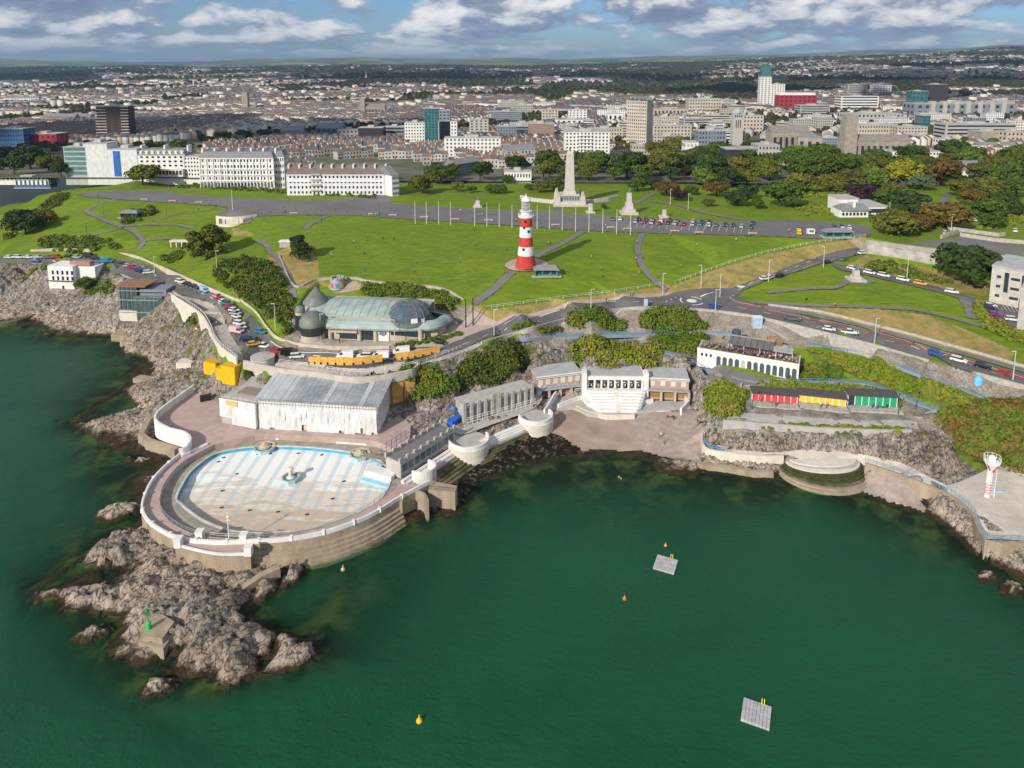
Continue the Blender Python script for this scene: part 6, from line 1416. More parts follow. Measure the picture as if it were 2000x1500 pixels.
def boxes(*specs):
    q = MB()
    for s in specs: q.box(*s)
    return q
# shelters, kiosks, statues, obelisks
def shelter(px, py, label, w_=8.5):
    x, y, z = Gp(px, py); t = thing("garden_shelter", label, "shelter", (x, y, z)); boxes((x, y, z - .2, w_ + 3, 5.5, .35)).build("base", m_conc, t)
    boxes((x, y, z, w_, 2.6, 2.5), (x - w_ / 2, y - 1, z, .25, 2.6, 2.6), (x + w_ / 2, y - 1, z, .25, 2.6, 2.6)).build("wall", mat("teal paint", (.03, .20, .17), scale=1), t)
    boxes((x, y - 1.32, z + .7, w_ * .3, .08, 1.2), (x + w_ * .33, y - 1.32, z + .7, w_ * .2, .08, 1.2), (x - w_ * .33, y - 1.32, z + .7, w_ * .2, .08, 1.2)).build("window", m_glass, t, kind="stuff")
    q = MB(); q.gable(x, y, z + 2.5, w_ + 1, 4.4, 1.6, 0, .4, 1.6); q.build("roof", mat("slate roof", (.16, .16, .17), (.25, .25, .26), scale=.8), t)
shelter(1067, 537, "teal garden shelter with hipped slate roof beside the lighthouse"); shelter(255, 424, "teal garden shelter among shrubs on the far left lawn")
shelter(1635, 462, "long low green shelter at the right end of the promenade", 12)
def obelisk(px, py, ytop, wb, label, steps, name="obelisk", topm=None, cat="monument"):
    x, y, z = Gp(px, py); t = thing(name, label, cat, (x, y, z)); zt = zat(ytop, y); H_ = zt - z
    for i, (w_, h0, h1, tp) in enumerate(steps): boxes((x, y, z + H_ * h0 - .05, w_, w_, H_ * (h1 - h0) + .05, .0, tp)).build("plinth" if h1 < .3 else "shaft", m_granite, t)
    if topm:
        q = MB(); q.lathe([(.5, H_ * .93), (.55, H_ * .95), (.35, H_ * .965), (.6, H_ * .98), (.2, H_)], x, y, z, 10); q.build("finial", topm, t)
    return t, x, y, z, H_
m_bronze = mat("green bronze", (.06, .15, .12), (.12, .22, .17), scale=2, rough=.6)
t, x, y, z, H_ = obelisk(1112, 398, 288, 0, "tall pale stone obelisk memorial with a copper finial at the park edge", [(19, 0, .03, 1), (15, .03, .075, .97), (11, .075, .19, .96), (7, .19, .25, .85), (5.4, .25, .90, .72), (3.6, .9, .94, .6)], topm=m_bronze)
for dx, dy in ((-1, -1), (1, -1), (-1, 1), (1, 1)): boxes((x + dx * 7, y + dy * 6, z, 3.2, 3.2, H_ * .17, 0, .8), (x + dx * 7, y + dy * 6, z + H_ * .17, 1.8, 1.2, 2.6, .4, .5)).build("buttress", m_granite, t)
for i in range(7): boxes((x - 4.5 + i * 1.5, y - 5.55, z + H_ * .09, 1.1, .12, H_ * .08)).build("name_panel", m_bronze, t)
q = MB()
for sx in (-1, 1): L = [Gp(1112 + sx * dx, 396 + dy)for dx, dy in ((28, 2), (50, 0), (75, -3), (95, -8))]; q.strip(L, 1.0, 2.2)
q.build("forecourt_wall", m_granite, t)
t, x, y, z, H_ = obelisk(1228, 417, 366, 0, "pale stone monument topped by a dark standing statue beside the car park", [(9, 0, .08, 1), (6.2, .08, .2, .95), (4.2, .2, .42, .85), (2.6, .42, .80, .85)])
boxes((x, y, z + H_ * .8, 1.2, 1.0, H_ * .14, 0, .5), (x + .3, y, z + H_ * .9, .9, .9, H_ * .1, 0, .6)).build("statue", m_bronze, t)
t, x, y, z, H_ = obelisk(933, 404, 384, 0, "pink granite pedestal carrying a bronze figure on the promenade lawn", [(5, 0, .1, 1), (3.2, .1, .25, .9), (2.4, .25, .62, .9)], "statue", cat="statue"); boxes((x, y, z + H_ * .62, .9, .7, H_ * .28, 0, .7), (x, y, z + H_ * .9, .4, .4, H_ * .1)).build("figure", m_bronze, t)
t, x, y, z, H_ = obelisk(1153, 415, 398, 0, "short square cenotaph of pale stone on the lawn by the car park", [(5, 0, .12, 1), (2.2, .12, .85, .9), (2.7, .85, 1, .8)], "cenotaph")
t, x, y, z, H_ = obelisk(1297, 424, 401, 0, "slender dark-tipped stone memorial in the middle of the car park lawn", [(5, 0, .1, 1), (2.0, .1, .65, .8)], "memorial"); boxes((x, y, z + H_ * .65, .8, .6, H_ * .35, 0, .5)).build("figure", m_bronze, t)
t, x, y, z, H_ = obelisk(1671, 547, 515, 0, "stone pedestal with green statue on the right-hand field, low hedges round it", [(6, 0, .12, 1), (3.4, .12, .3, .9), (2.2, .3, .62, .9)], "statue", cat="statue"); boxes((x, y, z + H_ * .62, .8, .7, H_ * .3, 0, .7), (x, y, z + H_ * .9, .4, .4, H_ * .1)).build("figure", m_bronze, t)
drape("paving", [(1638,548),(1668,538),(1712,548),(1690,556)], m_path, curve=0, lift=.06)
FL = [(811,437),(833,438),(857,438),(880,439),(927,441),(951,442),(975,443),(1000,445),(1049,447),(1073,448),(1098,450),(1124,452),(1150,453),(1177,455),(1204,457),(1231,459)]
q = MB(); q.lathe([(.13, 0), (.07, 11.5), (.12, 11.55), (.02, 11.75)], n=6); fp = single(q, "flagpole", m_palesteel, "", "flagpole", (0, 0, 0), "flagpoles along the promenade")
for i, (px, py) in enumerate(FL): clone(fp, Gp(px, py), label="tall white flagpole, %s from the left in the promenade row" % ORD[i])
bpy.data.objects.remove(fp)
x, y, z = Gp(455, 421); q = MB(); q.lathe([(.16, 0), (.07, 11)], x, y, z + 3, 6); single(q, "flagpole", m_palesteel, "lone white flagpole on the cream belvedere", "flagpole", (x, y, z))
# belvedere
f = Fr(421, 438, 500, 436, 27.2); bv = f.root("belvedere", "cream curved belvedere terrace with steps below the promenade", "belvedere")
q = MB(); L = smooth([f.p(0, 2), f.p(f.w * .15, -.6), f.p(f.w * .45, -2.2), f.p(f.w * .75, -1), f.p(f.w, 2.4)], 5); q.strip(L, .6, 4.2); q.build("upper_wall", m_cream, bv)
q = MB(); L = smooth([f.p(f.w * .05, -2), f.p(f.w * .4, -4.5), f.p(f.w * .75, -3)], 5); q.strip([(a, b, 25.4) for a, b, _ in L], .6, 2.6); q.build("lower_wall", m_cream, bv)
for i in range(5): q = MB(); f.b(q, f.w * (.2 + .11 * i), f.w * (.27 + .11 * i), -2.4, -1.7, 26.5, 30.2); q.build("pier", m_cream, bv)
q = MB(); f.b(q, f.w * .1, f.w * .9, -1.4, 5, 26, 30.3); q.build("deck", m_path, bv)
x, y, z = Gp(352, 482); pg = thing("pergola", "pale stone pergola beside the yellow-green cypress", "pergola", (x, y, z)); boxes((x, y, z + 2.6, 9, 2.6, .7)).build("beam", m_cream, pg)
for i in range(4): boxes((x - 3.9 + i * 2.6, y - .9, z, .5, .5, 2.6)).build("pillar", m_cream, pg)
x, y, z = Gp(558, 482); boxes((x, y, z, 4.6, 3.2, 2.6)).build("hut_wall", m_stone, (hh := thing("garden_hut", "small stone garden hut beside the dark leaning conifer", "hut", (x, y, z)))); boxes((x, y, z + 2.6, 5.4, 4, .3)).build("roof", m_palesteel, hh)
# cliff houses, left
f = Fr(97, 567, 146, 569, 7); wh = f.root("white_clifftop_house", "white square house standing on the rocks below the left road", "house", d=4); zt = f.top(519)
q = MB(); f.b(q.mat(0), 0, f.w, 0, 9, 5, zt); f.b(q.mat(1), .3, f.w - .3, .3, 8.7, zt - .5, zt - .4); f.b(q.mat(0), f.w, f.w + 9, 2.5, 9, 5, zt - .6); q.build("wall", [m_white, m_path], wh)
for j, zz in enumerate((zt - 3.9, zt - 6.6)):
    for i in range(5): q = MB(); u = f.w * (.2 + .19 * i); f.b(q, u - .5, u + .5, -.08, .04, zz, zz + 1.8, True); q.build("window", mat("violet dark glass", (.03, .02, .07), scale=1, rough=.2), wh)
q = MB(); f.b(q, f.w * .52, f.w * .6, -.08, .04, 7, 9.4, True); q.build("door", m_black, wh); q = MB(); f.b(q, 0, f.w, -.7, 0, zt - 7, zt - 6.8, True); q.build("balcony", m_black, wh)
q = MB(); f.b(q, f.w * .7, f.w * 1.5, 3, 6, zt - .4, zt + 1.6); q.build("roof_hut", mat("brick roof hut", (.35, .2, .15), scale=1), wh)
f = Fr(233, 611, 320, 613, 9.4); rs = f.root("glass_restaurant", "two-storey green glass restaurant with flat brown roof on the rocks", "restaurant", d=4)
m_gg = mat("green tinted glass", (.02, .06, .06), scale=1, rough=.12, spec=.7); zt = f.top(556)
boxA = MB(); f.b(boxA, 0, f.w * .4, 1, 9, 6, zt - 1); boxA.build("glass_box", m_gg, rs); q = MB(); f.b(q, f.w * .3, f.w, 0, 8, 5, zt - 5.2); q.build("glass_box", m_gg, rs); q = MB(); f.b(q, f.w * .42, f.w * 1.02, 2, 9, 9, zt - 2.4); q.build("glass_box", mat("grey cladding", (.2, .23, .26), scale=1), rs)
q = MB(); f.b(q, -.8, f.w * .62, 0, 10, zt - 1, zt - .6); q.build("roof", mat("rusty brown roof", (.24, .12, .06), (.3, .17, .09), scale=.6), rs)
q = MB(); f.b(q, f.w * .35, f.w * .98, -.3, 4, zt - 5.2, zt - 4.9); q.build("roof", mat("grey slatted roof", (.16, .19, .2), scale=.6), rs); q = MB(); f.b(q, 0, f.w * .4, -.2, 2, 6, 10.4); q.build("plinth", m_cream, rs)
for zz in (zt - 2.6, zt - 6.5, 9.6): q = MB(); f.b(q, -.2, f.w * .9, -.2, .05, zz, zz + .35, True); q.build("floor_edge", m_steel, rs)
q = MB()
for i in range(9): f.b(q, f.w * .1 * i, f.w * .1 * i + .12, -.15, .1, 8.6, zt - 1 if i < 4 else zt - 5.2)
q.build("mullion", m_steel, rs, kind="stuff")
for px, py, z_, sx, sy in [(268,664,2.2,11,6),(240,650,2.6,7,5),(352,640,6.5,8,3),(318,690,2.6,9,4),(285,738,1.6,8,3.4)]:
    x, y, _ = W(px, py, z_); single(boxes((x, y, z_ - 3, sx, sy, 3, -.25)), "bathing_platform", m_seawall, "weathered concrete bathing platform " + {268: "at the water's edge, largest on the left rocks", 240: "just behind the largest one on the left rocks", 352: "high on the rocks under the promenade wall", 318: "halfway down the left rocks", 285: "long and narrow, nearest the pink deck"}[px], "platform", (x, y, z_))
railing([(948,604),(1000,598),(1100,584),(1200,572),(1290,558)], label="long pale wire fence at the lower edge of the lighthouse lawn", m=m_palesteel, h=1.3, r=.035, step=3)
railing([(1318,554),(1400,524),(1500,494),(1600,475),(1690,462)], label="long pale wire fence above the branch road bank", m=m_palesteel, h=1.3, r=.035, step=3)
# builder's yard
for px, py, sx, sy, sz, lab in [(418,712,5.0,3.6,4.2,"yellow site container at the back of the yard"), (436,722,3.2,2.8,3.8,"small yellow site container in the middle of the yard"), (454,730,5.2,3.4,5.8,"tall yellow double site container at the front of the yard")]:
    x, y, z = Gp(px, py + 14); z = min(z, 10.5); t = thing("site_container", lab, "container", (x, y, z)); boxes((x, y, z - .4, sx, sy, sz, -.35)).build("body", mat("yellow container", (.78, .46, .01), scale=.8, rough=.5), t)
    q = MB(); c_, s_ = math.cos(-.35), math.sin(-.35)
    for i in range(8): u = -sx / 2 + sx * (i + .5) / 8; q.box(x + u * c_ + (sy / 2 + .02) * s_, y + u * s_ - (sy / 2 + .02) * c_, z, sx / 16, .08, sz - .5, -.35)
    q.build("rib", mat("yellow container", ()), t, kind="stuff"); boxes((x, y, z + sz - .4, sx + .06, sy + .06, .12, -.35)).build("lid", mat("ochre lid", (.55, .33, .02), scale=1), t)
x, y, z = W(402, 670, 9); t = thing("site_hut", "brown timber site hut with blue doors under the promenade", "hut", (x, y, z)); boxes((x, y, z - 1, 7, 3.4, 3.6, -.2)).build("wall", m_wood, t); boxes((x - .4, y - 1.8, z - .6, 4.6, .2, 2.6, -.2)).build("door", mat("bright blue", (.02, .18, .55), scale=1), t)
x, y, z = W(382, 652, 9); boxes((x, y, z - 2, 5.5, 4, 5.5, -.3)).build("wall", m_cream, (t := thing("store_building", "pale store with brown roof and green tarpaulin below the promenade", "building", (x, y, z)))); boxes((x, y, z + 3.5, 6.2, 4.6, .4, -.3)).build("roof", mat("rusty brown roof", ()), t); boxes((x - 3.1, y - 1, z - 2, .3, 3, 4.5, -.3)).build("tarpaulin", mat("green tarpaulin", (.02, .35, .15), scale=1), t)
x, y, z = W(365, 716, 5.5); single(boxes((x, y, z - 1.5, 5.5, 4, 3.6, -.1)), "rock_shed", m_cream, "small plain cream blockhouse on the rocks by the yard", "blockhouse", (x, y, z))
x, y, z = W(402, 782, 5); single(boxes((x, y, z, 3.2, 1.6, 1.8, .5)), "skip_bin", m_black, "dark slanted skip on the pink deck by the rocks", "skip", (x, y, z))
# orange site barrier along the coast road
BR = [W(*p, 17.15) for p in [(603,711),(640,712),(690,713),(748,706)]]; BR2 = [W(*p, 17.3) for p in [(772,704),(810,699),(860,688)]]
for run, lab in ((BR, "long run of orange plywood hoarding beside the white vans"), (BR2, "shorter run of orange hoarding, right of the white vans")):
    t = thing("site_hoarding", lab, "hoarding", run[0]); L = dens(smooth(run, 3), 2.6)
    for a, b in zip(L[:-1], L[1:]): q = MB(); q.strip([a, (a[0] * .03 + b[0] * .97, a[1] * .03 + b[1] * .97, b[2])], .1, 2.4); q.build("panel", mat("orange hoarding", (.72, .40, .08), scale=.8), t)
    q = MB()
    for a in L: q.box(a[0], a[1] - .25, a[2], .3, .3, .8)
    q.build("foot_block", m_black, t, kind="stuff")
# fort wall, its gun platforms
fw_ = [W(1692, 472, 32), W(1760, 482, 31.4), W(1856, 494, 30.6), W(2000, 508, 30.3), W(2120, 518, 30.2)]
wf = thing("fort_wall", "massive sloping grey stone fort wall above the parked cars", "wall", W(1770, 500, 25)); L = dens(fw_, 4); q = MB()
for i, p in enumerate(L): q.v += [(p[0], p[1] + .0, p[2] + .3), (p[0] - .25, p[1] - 1.2, p[2] - 3.5), (p[0] - .4, p[1] - 2.3, 21)]
q.f = [f_ for i in range(len(L) - 1) for f_ in ((3 * i, 3 * i + 1, 3 * i + 4, 3 * i + 3), (3 * i + 1, 3 * i + 2, 3 * i + 5, 3 * i + 4))]; q.m = [0] * len(q.f)
q.add([(L[0][0], L[0][1], 31.2), (L[0][0] - .25, L[0][1] - 2.4, 27.5), (L[0][0] - .4, L[0][1] - 3.4, 23), (L[0][0] - 1, L[0][1] + 16, 24), (L[0][0] - 1, L[0][1] + 16, 31)], [(0, 4, 3, 2, 1)])
m_fort = mat("fort masonry", (.27, .25, .22), (.48, .45, .40), scale=.25, fine=.25, bump=.1, stretch=(1, 1, 1.6)); q.build("wall", m_fort, wf)
q = MB(); q.strip([(a, b - .3, c - .9) for a, b, c in L], .8, .45); q.build("string_course", m_fort, wf); q = MB(); q.strip([(a, b + .5, c) for a, b, c in L], 1.6, .9); q.build("parapet", m_fort, wf)
drape("fort_yard", [(1740,478),(1800,472),(1850,468),(2000,485),(2100,500),(2100,512),(1990,505),(1856,490)], m_path, curve=0, lift=.08); drape("fort_yard", [(1848,468),(1875,462),(1990,480),(2100,488),(2100,500),(1960,486)], m_asphalt_pale, curve=0, lift=.12)
wallrun("fort_inner_wall", [(1838,466),(1870,455),(1876,462),(1940,472),(2060,482)], None, None, .8, m_stone, "low inner stone wall of the fort yard", curve=0, up=1.8)
wallrun("fort_inner_wall", [(1850,448),(1900,455),(1950,462),(1962,460)], None, None, .8, m_stone, "pale stone wall with gaps above the fort yard", curve=0, up=1.6)
# concrete laboratory building at the right edge
f = Fr(1931, 590, 2040, 612, 21.3); lb = f.root("concrete_laboratory", "grey concrete block with slit windows and flat roof beside the car park", "building", d=6); zt = f.top(520)
q = MB(); f.b(q, 0, f.w, 0, 22, 19, zt); q.build("wall", m_granite, lb); q = MB(); f.b(q, -.2, f.w + .2, -.2, 22.2, zt, zt + .5); q.build("roof", m_flat, lb)
q = MB()
for j in range(3):
    zz = zt - 4 - j * 3.6
    for u0, u1 in ((.10, .18), (.36, .52), (.6, .85)): f.b(q, f.w * u0, f.w * u1, -.06, .05, zz, zz + 1.0, True)
for u in (.24, .28, .55): f.b(q, f.w * u, f.w * u + .7, -.08, .05, zt - 9, zt - 1.5, True)
q.build("window", m_glass, lb, kind="stuff")
f2 = Fr(1985, 645, 2060, 660, 19); q = MB(); f2.b(q, 0, f2.w, 0, 12, 16, f2.top(560)); single(q, "annexe_block", m_conc, "plain concrete stair block at the right edge by the car park", "building", f2.p(0, 0))
# garden cafe on the promenade corner
f = Fr(1644, 425, 1745, 424, 31); gc = f.root("garden_cafe", "white single-storey cafe with slate gables and long flat extension", "cafe", d=6)
q = MB(); f.b(q, 0, f.w * .55, 2, 12, 30, 34.2); f.b(q, f.w * .5, f.w * 1.02, 8, 26, 30, 35); f.b(q, f.w * .3, f.w * .7, 20, 32, 30, 37); q.build("wall", m_white, gc)
for u in (.1, .38): q = MB(); x, y, _ = f.p(f.w * u + 2, 7); q.gable(x, y, 34.2, f.w * .26, 11, 3.0, 0, .5, 2); q.build("roof", mat("slate roof", ()), gc)
q = MB(); f.b(q, f.w * .49, f.w * 1.04, 7.5, 26.5, 35, 35.4); f.b(q, f.w * .29, f.w * .71, 19.5, 32.5, 37, 37.4); q.build("flat_roof", m_flat, gc)
q = MB(); f.wins(q, 7, f.w * .03, f.w * .52, 31.6, 33.2, 1.2, .06, 2.0); f.wins(q, 8, f.w * .55, f.w, 31.6, 33.8, 1.6, .06, 8.0); q.build("window", m_glass, gc, kind="stuff"); q = MB(); x, y, _ = f.p(f.w * .32, 5); q.box(x, y, 34, 1.2, 1.2, 4.4); q.build("chimney", m_white, gc)
# lamp posts
q = MB(); q.lathe([(.16, 0), (.09, 9)], n=6, cap=True); q.box(.5, 0, 8.9, 1.4, .22, .16); lp = single(q, "lamp_post", mat("pale lamp post", (.55, .55, .53), scale=2), "", "lamp post", (0, 0, 0), "tall pale lamp posts along the coast road")
LPS = [(538,642,"left of the domed pavilion"),(627,664,"in front of the copper dome bay"),(771,676,"before the pavilion's sign wall"),(965,655,"by the zebra crossing"),(1154,612,"on the straight road below the lighthouse"),(1294,578,"at the foot of the curved lawn path"),(1369,561,"on the bank above the junction"),(1397,612,"by the blue car at the junction"),(1406,580,"on the island right of the roundabout"),(1501,550,"beside the upper road cars"),(1708,672,"halfway along the red cycle lane"),(1978,742,"next to the red car at the right"),(1608,522,"near the statue field"),(424,530,"on the bank above the curved promenade"),(303,541,"by the parked row on the left road"),(1771,545,"below the fort wall"),(1736,430,"by the garden cafe"),(1556,398,"in the park left of the garden cafe"),(1309,400,"on the park path left"),(1344,410,"on the park path right"),(1857,455,"on the fort wall walk")]
for px, py, wh_ in LPS: clone(lp, Gp(px, py), label="tall pale lamp post " + wh_, rot=random.choice([0, math.pi]))
bpy.data.objects.remove(lp)
q = MB(); q.lathe([(.13, 0), (.07, 6), (.25, 6.1), (.2, 6.6), (.05, 6.8)], n=6); lp = single(q, "promenade_lamp", mat("dark green post", (.04, .09, .08), scale=2), "", "street lamp", (0, 0, 0), "dark green promenade lamps")
for px, py, wh_ in [(628,436,"at the diagonal path"),(741,422,"above the big lawn"),(193,398,"on the left lawn path"),(326,424,"near the teal shelter"),(203,425,"by the left path bend"),(170,460,"on the lower left lawn"),(635,388,"on the hotel side"),(1788,800,"between the huts and the slope"),(1754,810,"at the end of the green huts"),(1469,800,"by the red huts' stair")]: clone(lp, Gp(px, py), label="dark green promenade lamp " + wh_)
bpy.data.objects.remove(lp)
for px, py in [(910, 640), (924, 636)]:
    x, y, z = Gp(px, py); q = MB(); q.lathe([(.22, 0), (.16, 10)], x, y, z, 7); single(q, "carved_pole", m_black, "tall dark pole by the pavilion garden, " + ("left" if px < 915 else "right") + " of the pair", "pole", (x, y, z))
# benches
b0 = thing("bench", "", "bench", (0, 0, 0), "benches along the promenade edge"); boxes((0, 0, .4, 4.2, .6, .1)).build("seat", mat("pink stone bench", (.42, .30, .26), scale=1), b0); boxes((0, .3, .5, 4.2, .1, .5)).build("backrest", mat("pink stone bench", ()), b0)
for dx in (-1.8, 1.8): boxes((dx, 0, 0, .3, .5, .4)).build("leg", m_conc, b0)
freeze(b0)
for i, (px, py) in enumerate([(281,391),(336,394),(388,397),(573,418),(727,420),(767,422),(828,426),(889,430),(954,432),(1085,441),(1193,446),(1225,449),(1318,453),(1365,456),(1470,458)]): clone(b0, Gp(px, py), label="pink stone bench, %s from the left along the promenade edge" % ORD[i])
drop(b0)

# ------------------------------------------------------------------ vehicles
m_car = mat("car paint", (1, 1, 1), objcol=True, var=.03, rough=.3, spec=.5, scale=2); m_tyre = mat("tyre rubber", (.02, .02, .02), scale=3); m_hub = mat("alloy wheel", (.4, .4, .42), scale=3, rough=.3, metal=.6)
def profile_body(prof, w0, w1, mb):
    """side outline (x,z) swept across the width, narrower above"""
    n = len(prof); vs = []
    for s in (-1, 1):
        for x, z, wf in prof: vs.append((x, s * (w0 if wf == 0 else w1) / 2, z))
    mb.add(vs, [tuple(range(n))[::-1], tuple(range(n, 2 * n))] + [(i, (i + 1) % n, n + (i + 1) % n, n + i) for i in range(n)])
def car_proto(kind):
    t = thing("parked_car", "", "car", (0, 0, 0)); b = MB(); g = MB()
    if kind == "hatch": L, body, roof = 4.2, [(-2.05,.35,0),(2.05,.35,0),(2.1,.7,0),(1.15,.95,0),(-2.0,1.0,0),(-2.1,.7,0)], [(1.15,.95,0),(.35,1.42,1),(-1.45,1.46,1),(-2.0,1.0,0)]
    elif kind == "estate": L, body, roof = 4.6, [(-2.3,.38,0),(2.25,.38,0),(2.3,.8,0),(1.2,1.05,0),(-2.25,1.1,0),(-2.32,.75,0)], [(1.2,1.05,0),(.5,1.62,1),(-2.0,1.66,1),(-2.25,1.1,0)]
    elif kind == "pickup": L, body, roof = 5.2, [(-2.6,.5,0),(2.5,.5,0),(2.55,.95,0),(1.4,1.15,0),(-2.6,1.15,0)], [(1.4,1.15,0),(.7,1.78,1),(-.6,1.8,1),(-.8,1.15,0)]
    else: L, body, roof = 5.4, [(-2.7,.4,0),(2.6,.4,0),(2.7,1.0,0),(1.9,1.25,0),(1.2,2.2,1),(-2.65,2.3,1)], [(1.95,1.25,0),(1.3,2.0,1),(.7,2.0,1),(.7,1.25,0)]
    profile_body(body, 1.76 if kind != "van" else 1.95, 1.7, b); b.build("body", m_car, t)
    profile_body(roof, 1.70 if kind != "van" else 1.98, 1.34 if kind != "van" else 1.86, g); g.build("glasshouse", m_glass, t)
    if kind != "van":
        r = MB(); (x1, z1, _), (x0, z0, _) = roof[1], roof[2]; r.box((x0 + x1) / 2, 0, max(z0, z1) - .05, abs(x1 - x0) + .1, 1.36, .09); r.build("roof_panel", m_car, t)
    for sx in (-L * .31, L * .31):
        for sy in (-1, 1):
            w_ = MB(); w_.tube([(sx, sy * .68, .33), (sx, sy * .90, .33)], .34, 10); wo = w_.build("wheel", m_tyre, t); h_ = MB(); h_.tube([(sx, sy * .89, .33), (sx, sy * .92, .33)], .2, 8); h_.build("hub", m_hub, wo)
    for sy in (-.6, .6): h_ = MB(); h_.box(body[2][0] - .05, sy, body[2][1] - .12, .14, .36, .16); h_.build("headlight", m_palesteel, t)
    if kind == "pickup": h_ = MB(); h_.box(-1.7, 0, 1.14, 1.6, 1.4, .03); h_.build("load_bed", m_black, t)
    freeze(t); return t
PROTO = {k: car_proto(k) for k in ("hatch", "estate", "pickup", "van")}
CC = dict(w=("white", (.72, .72, .72)), s=("silver", (.42, .44, .46)), k=("black", (.012, .012, .015)), r=("red", (.45, .015, .02)), n=("navy", (.015, .03, .10)), b=("blue", (.02, .10, .42)), t=("teal", (.02, .22, .35)),
          g=("grey", (.13, .14, .15)), y=("yellow", (.72, .42, .01)), o=("orange", (.6, .13, .03)), p=("pink", (.62, .40, .42)), u=("purple", (.25, .02, .22)), d=("dark red", (.2, .02, .015)), e=("dark green", (.02, .06, .045)), l=("light blue", (.25, .48, .66)))
KN = dict(h=("hatch", "hatchback"), e=("estate", "estate car"), p=("pickup", "pickup"), v=("van", "van"))
def park(specs, where, grp, dvec, flip=False):
    """specs: (px, py, colour+kind); dvec: picture vector along which the cars point"""
    for i, (px, py, ck) in enumerate(specs):
        x, y, z = Gp(px, py); x2, y2, _ = Gp(px + dvec[0], py + dvec[1]); a = math.atan2(y2 - y, x2 - x) + (math.pi if flip else 0)
        nm, col = CC[ck[0]]; kd, kw = KN[ck[1]]
        c = clone(PROTO[kd], (x, y, z + .1), a + random.uniform(-.04, .04), label="%s %s, %s %s" % (nm, kw, ORD[i], where), color=col); c["group"] = grp
        c["category"] = "van" if kd == "van" else "car"; c.name = "parked_" + {"van": "van", "pickup": "pickup"}.get(kd, "car")
X7 = lambda L: [(1000 + a / 4, 350 + b / 4, c) for a, b, c in L]; X5 = lambda L: [(a / 4, 350 + b / 4, c) for a, b, c in L]; X6 = lambda L: [(500 + a / 4, 350 + b / 4, c) for a, b, c in L]; X8 = lambda L: [(1500 + a / 4, 350 + b / 4, c) for a, b, c in L]
park(X7([(789,320,"gh"),(842,320,"wh")]), "of the pair left of the promenade car bays", "cars on the promenade", (2, 12))
park(X7([(962,340,"sh"),(1027,345,"rh"),(1087,348,"se"),(1147,355,"rh"),(1212,352,"de"),(1270,355,"sh"),(1338,360,"re"),(1408,362,"sh"),(1465,362,"th"),(1535,370,"we"),(1590,367,"gh"),(1665,367,"ne"),(1725,370,"ee"),(1793,378,"sh"),(1865,384,"kh")]), "from the left in the front row of promenade bays", "cars in the promenade bays", (-3, 12))
park(X7([(988,322,"kh"),(1043,324,"nh"),(1097,326,"rh"),(1163,329,"wh"),(1230,328,"ke"),(1288,332,"gh"),(1412,337,"sh"),(1482,341,"nh"),(1540,341,"kh"),(1880,354,"ne")]), "from the left in the back row of promenade bays", "cars in the promenade bays", (-3, 12))
park(X5([(1700,925,"ph"),(1722,948,"rh"),(1745,968,"wh"),(1775,985,"tp"),(1798,1010,"re"),(1830,1035,"wh"),(1840,1060,"sh"),(1845,1082,"wh"),(1850,1108,"oh"),(1872,1140,"we"),(1880,1168,"wh"),(1850,1200,"pv"),(1930,1262,"ne"),(1980,1300,"yh")]), "down the curved row beside the left promenade", "cars in the curved row by the promenade", (20, 3))
park(X5([(962,670,"kh"),(1002,685,"sh"),(1040,698,"re"),(1080,715,"bh"),(1118,726,"nh"),(1162,738,"we")]), "of the slanted row behind the white cliff house", "cars behind the white cliff house", (18, -3))
park(X5([(75,618,"wh"),(145,618,"we"),(225,618,"wh"),(300,618,"sh"),(375,618,"gh"),(445,616,"re"),(545,616,"ke"),(600,618,"sh"),(695,612,"kv"),(745,626,"kh"),(835,652,"tv"),(280,645,"th")]), "along the far left road", "cars along the far left road", (20, 1))
park(X5([(1410,810,"we"),(1465,830,"kh"),(1522,850,"kh"),(1602,880,"lv")]), "of the queue on the left coast road", "cars queuing on the coast road", (14, 5))
park(X6([(55,1318,"wp"),(125,1345,"gh"),(165,1362,"re"),(262,1375,"kv"),(322,1398,"we")]), "beside the wrapped stair drum", "cars by the wrapped stair drum", (20, -6))
park(X6([(700,1395,"wv"),(845,1396,"we"),(975,1398,"wv"),(1135,1362,"wv")]), "behind the orange hoarding", "vehicles behind the orange hoarding", (-20, 1))
park(X6([(40,1203,"th"),(1440,1288,"kh")]), "moving on the road round the domed pavilion", "cars driving on the coast road", (14, 3))
park(X7([(1580,1003,"be"),(1975,786,"wh")]), "near the mini roundabout", "cars driving on the coast road", (20, -1))
park(X8([(15,775,"wh"),(95,765,"ke"),(465,658,"kh"),(595,635,"ge"),(738,585,"wh")]), "up the branch road to the fort", "cars on the branch road", (20, -7))
park(X8([(660,706,"wh"),(795,740,"we"),(905,762,"we"),(1055,795,"we"),(1190,825,"ye"),(1435,890,"we")]), "along the lane under the fort wall", "cars under the fort wall", (20, 5))
park(X8([(200,1102,"ge"),(475,1182,"wh"),(630,1210,"wp"),(1310,1378,"be"),(1490,1428,"we"),(1680,1478,"ke"),(1855,1532,"rh")]), "along the red cycle lane", "cars along the red cycle lane", (20, 6))
park(X8([(1735,998,"wh"),(1735,1020,"ne"),(1770,1066,"uh"),(1910,1108,"we")]), "in the laboratory car park", "cars in the laboratory car park", (18, 2))
park(X8([(520,384,"nh"),(578,386,"ke"),(635,388,"wh"),(585,418,"wv"),(240,430,"yv"),(245,396,"gh")]), "near the right end of the promenade", "vehicles at the promenade's right end", (4, 12))
park(X8([(1380,432,"we"),(1612,328,"wh"),(1618,300,"ke"),(1930,412,"wh")]), "inside the fort grounds", "cars inside the fort grounds", (6, 10))
for p in PROTO.values(): drop(p)
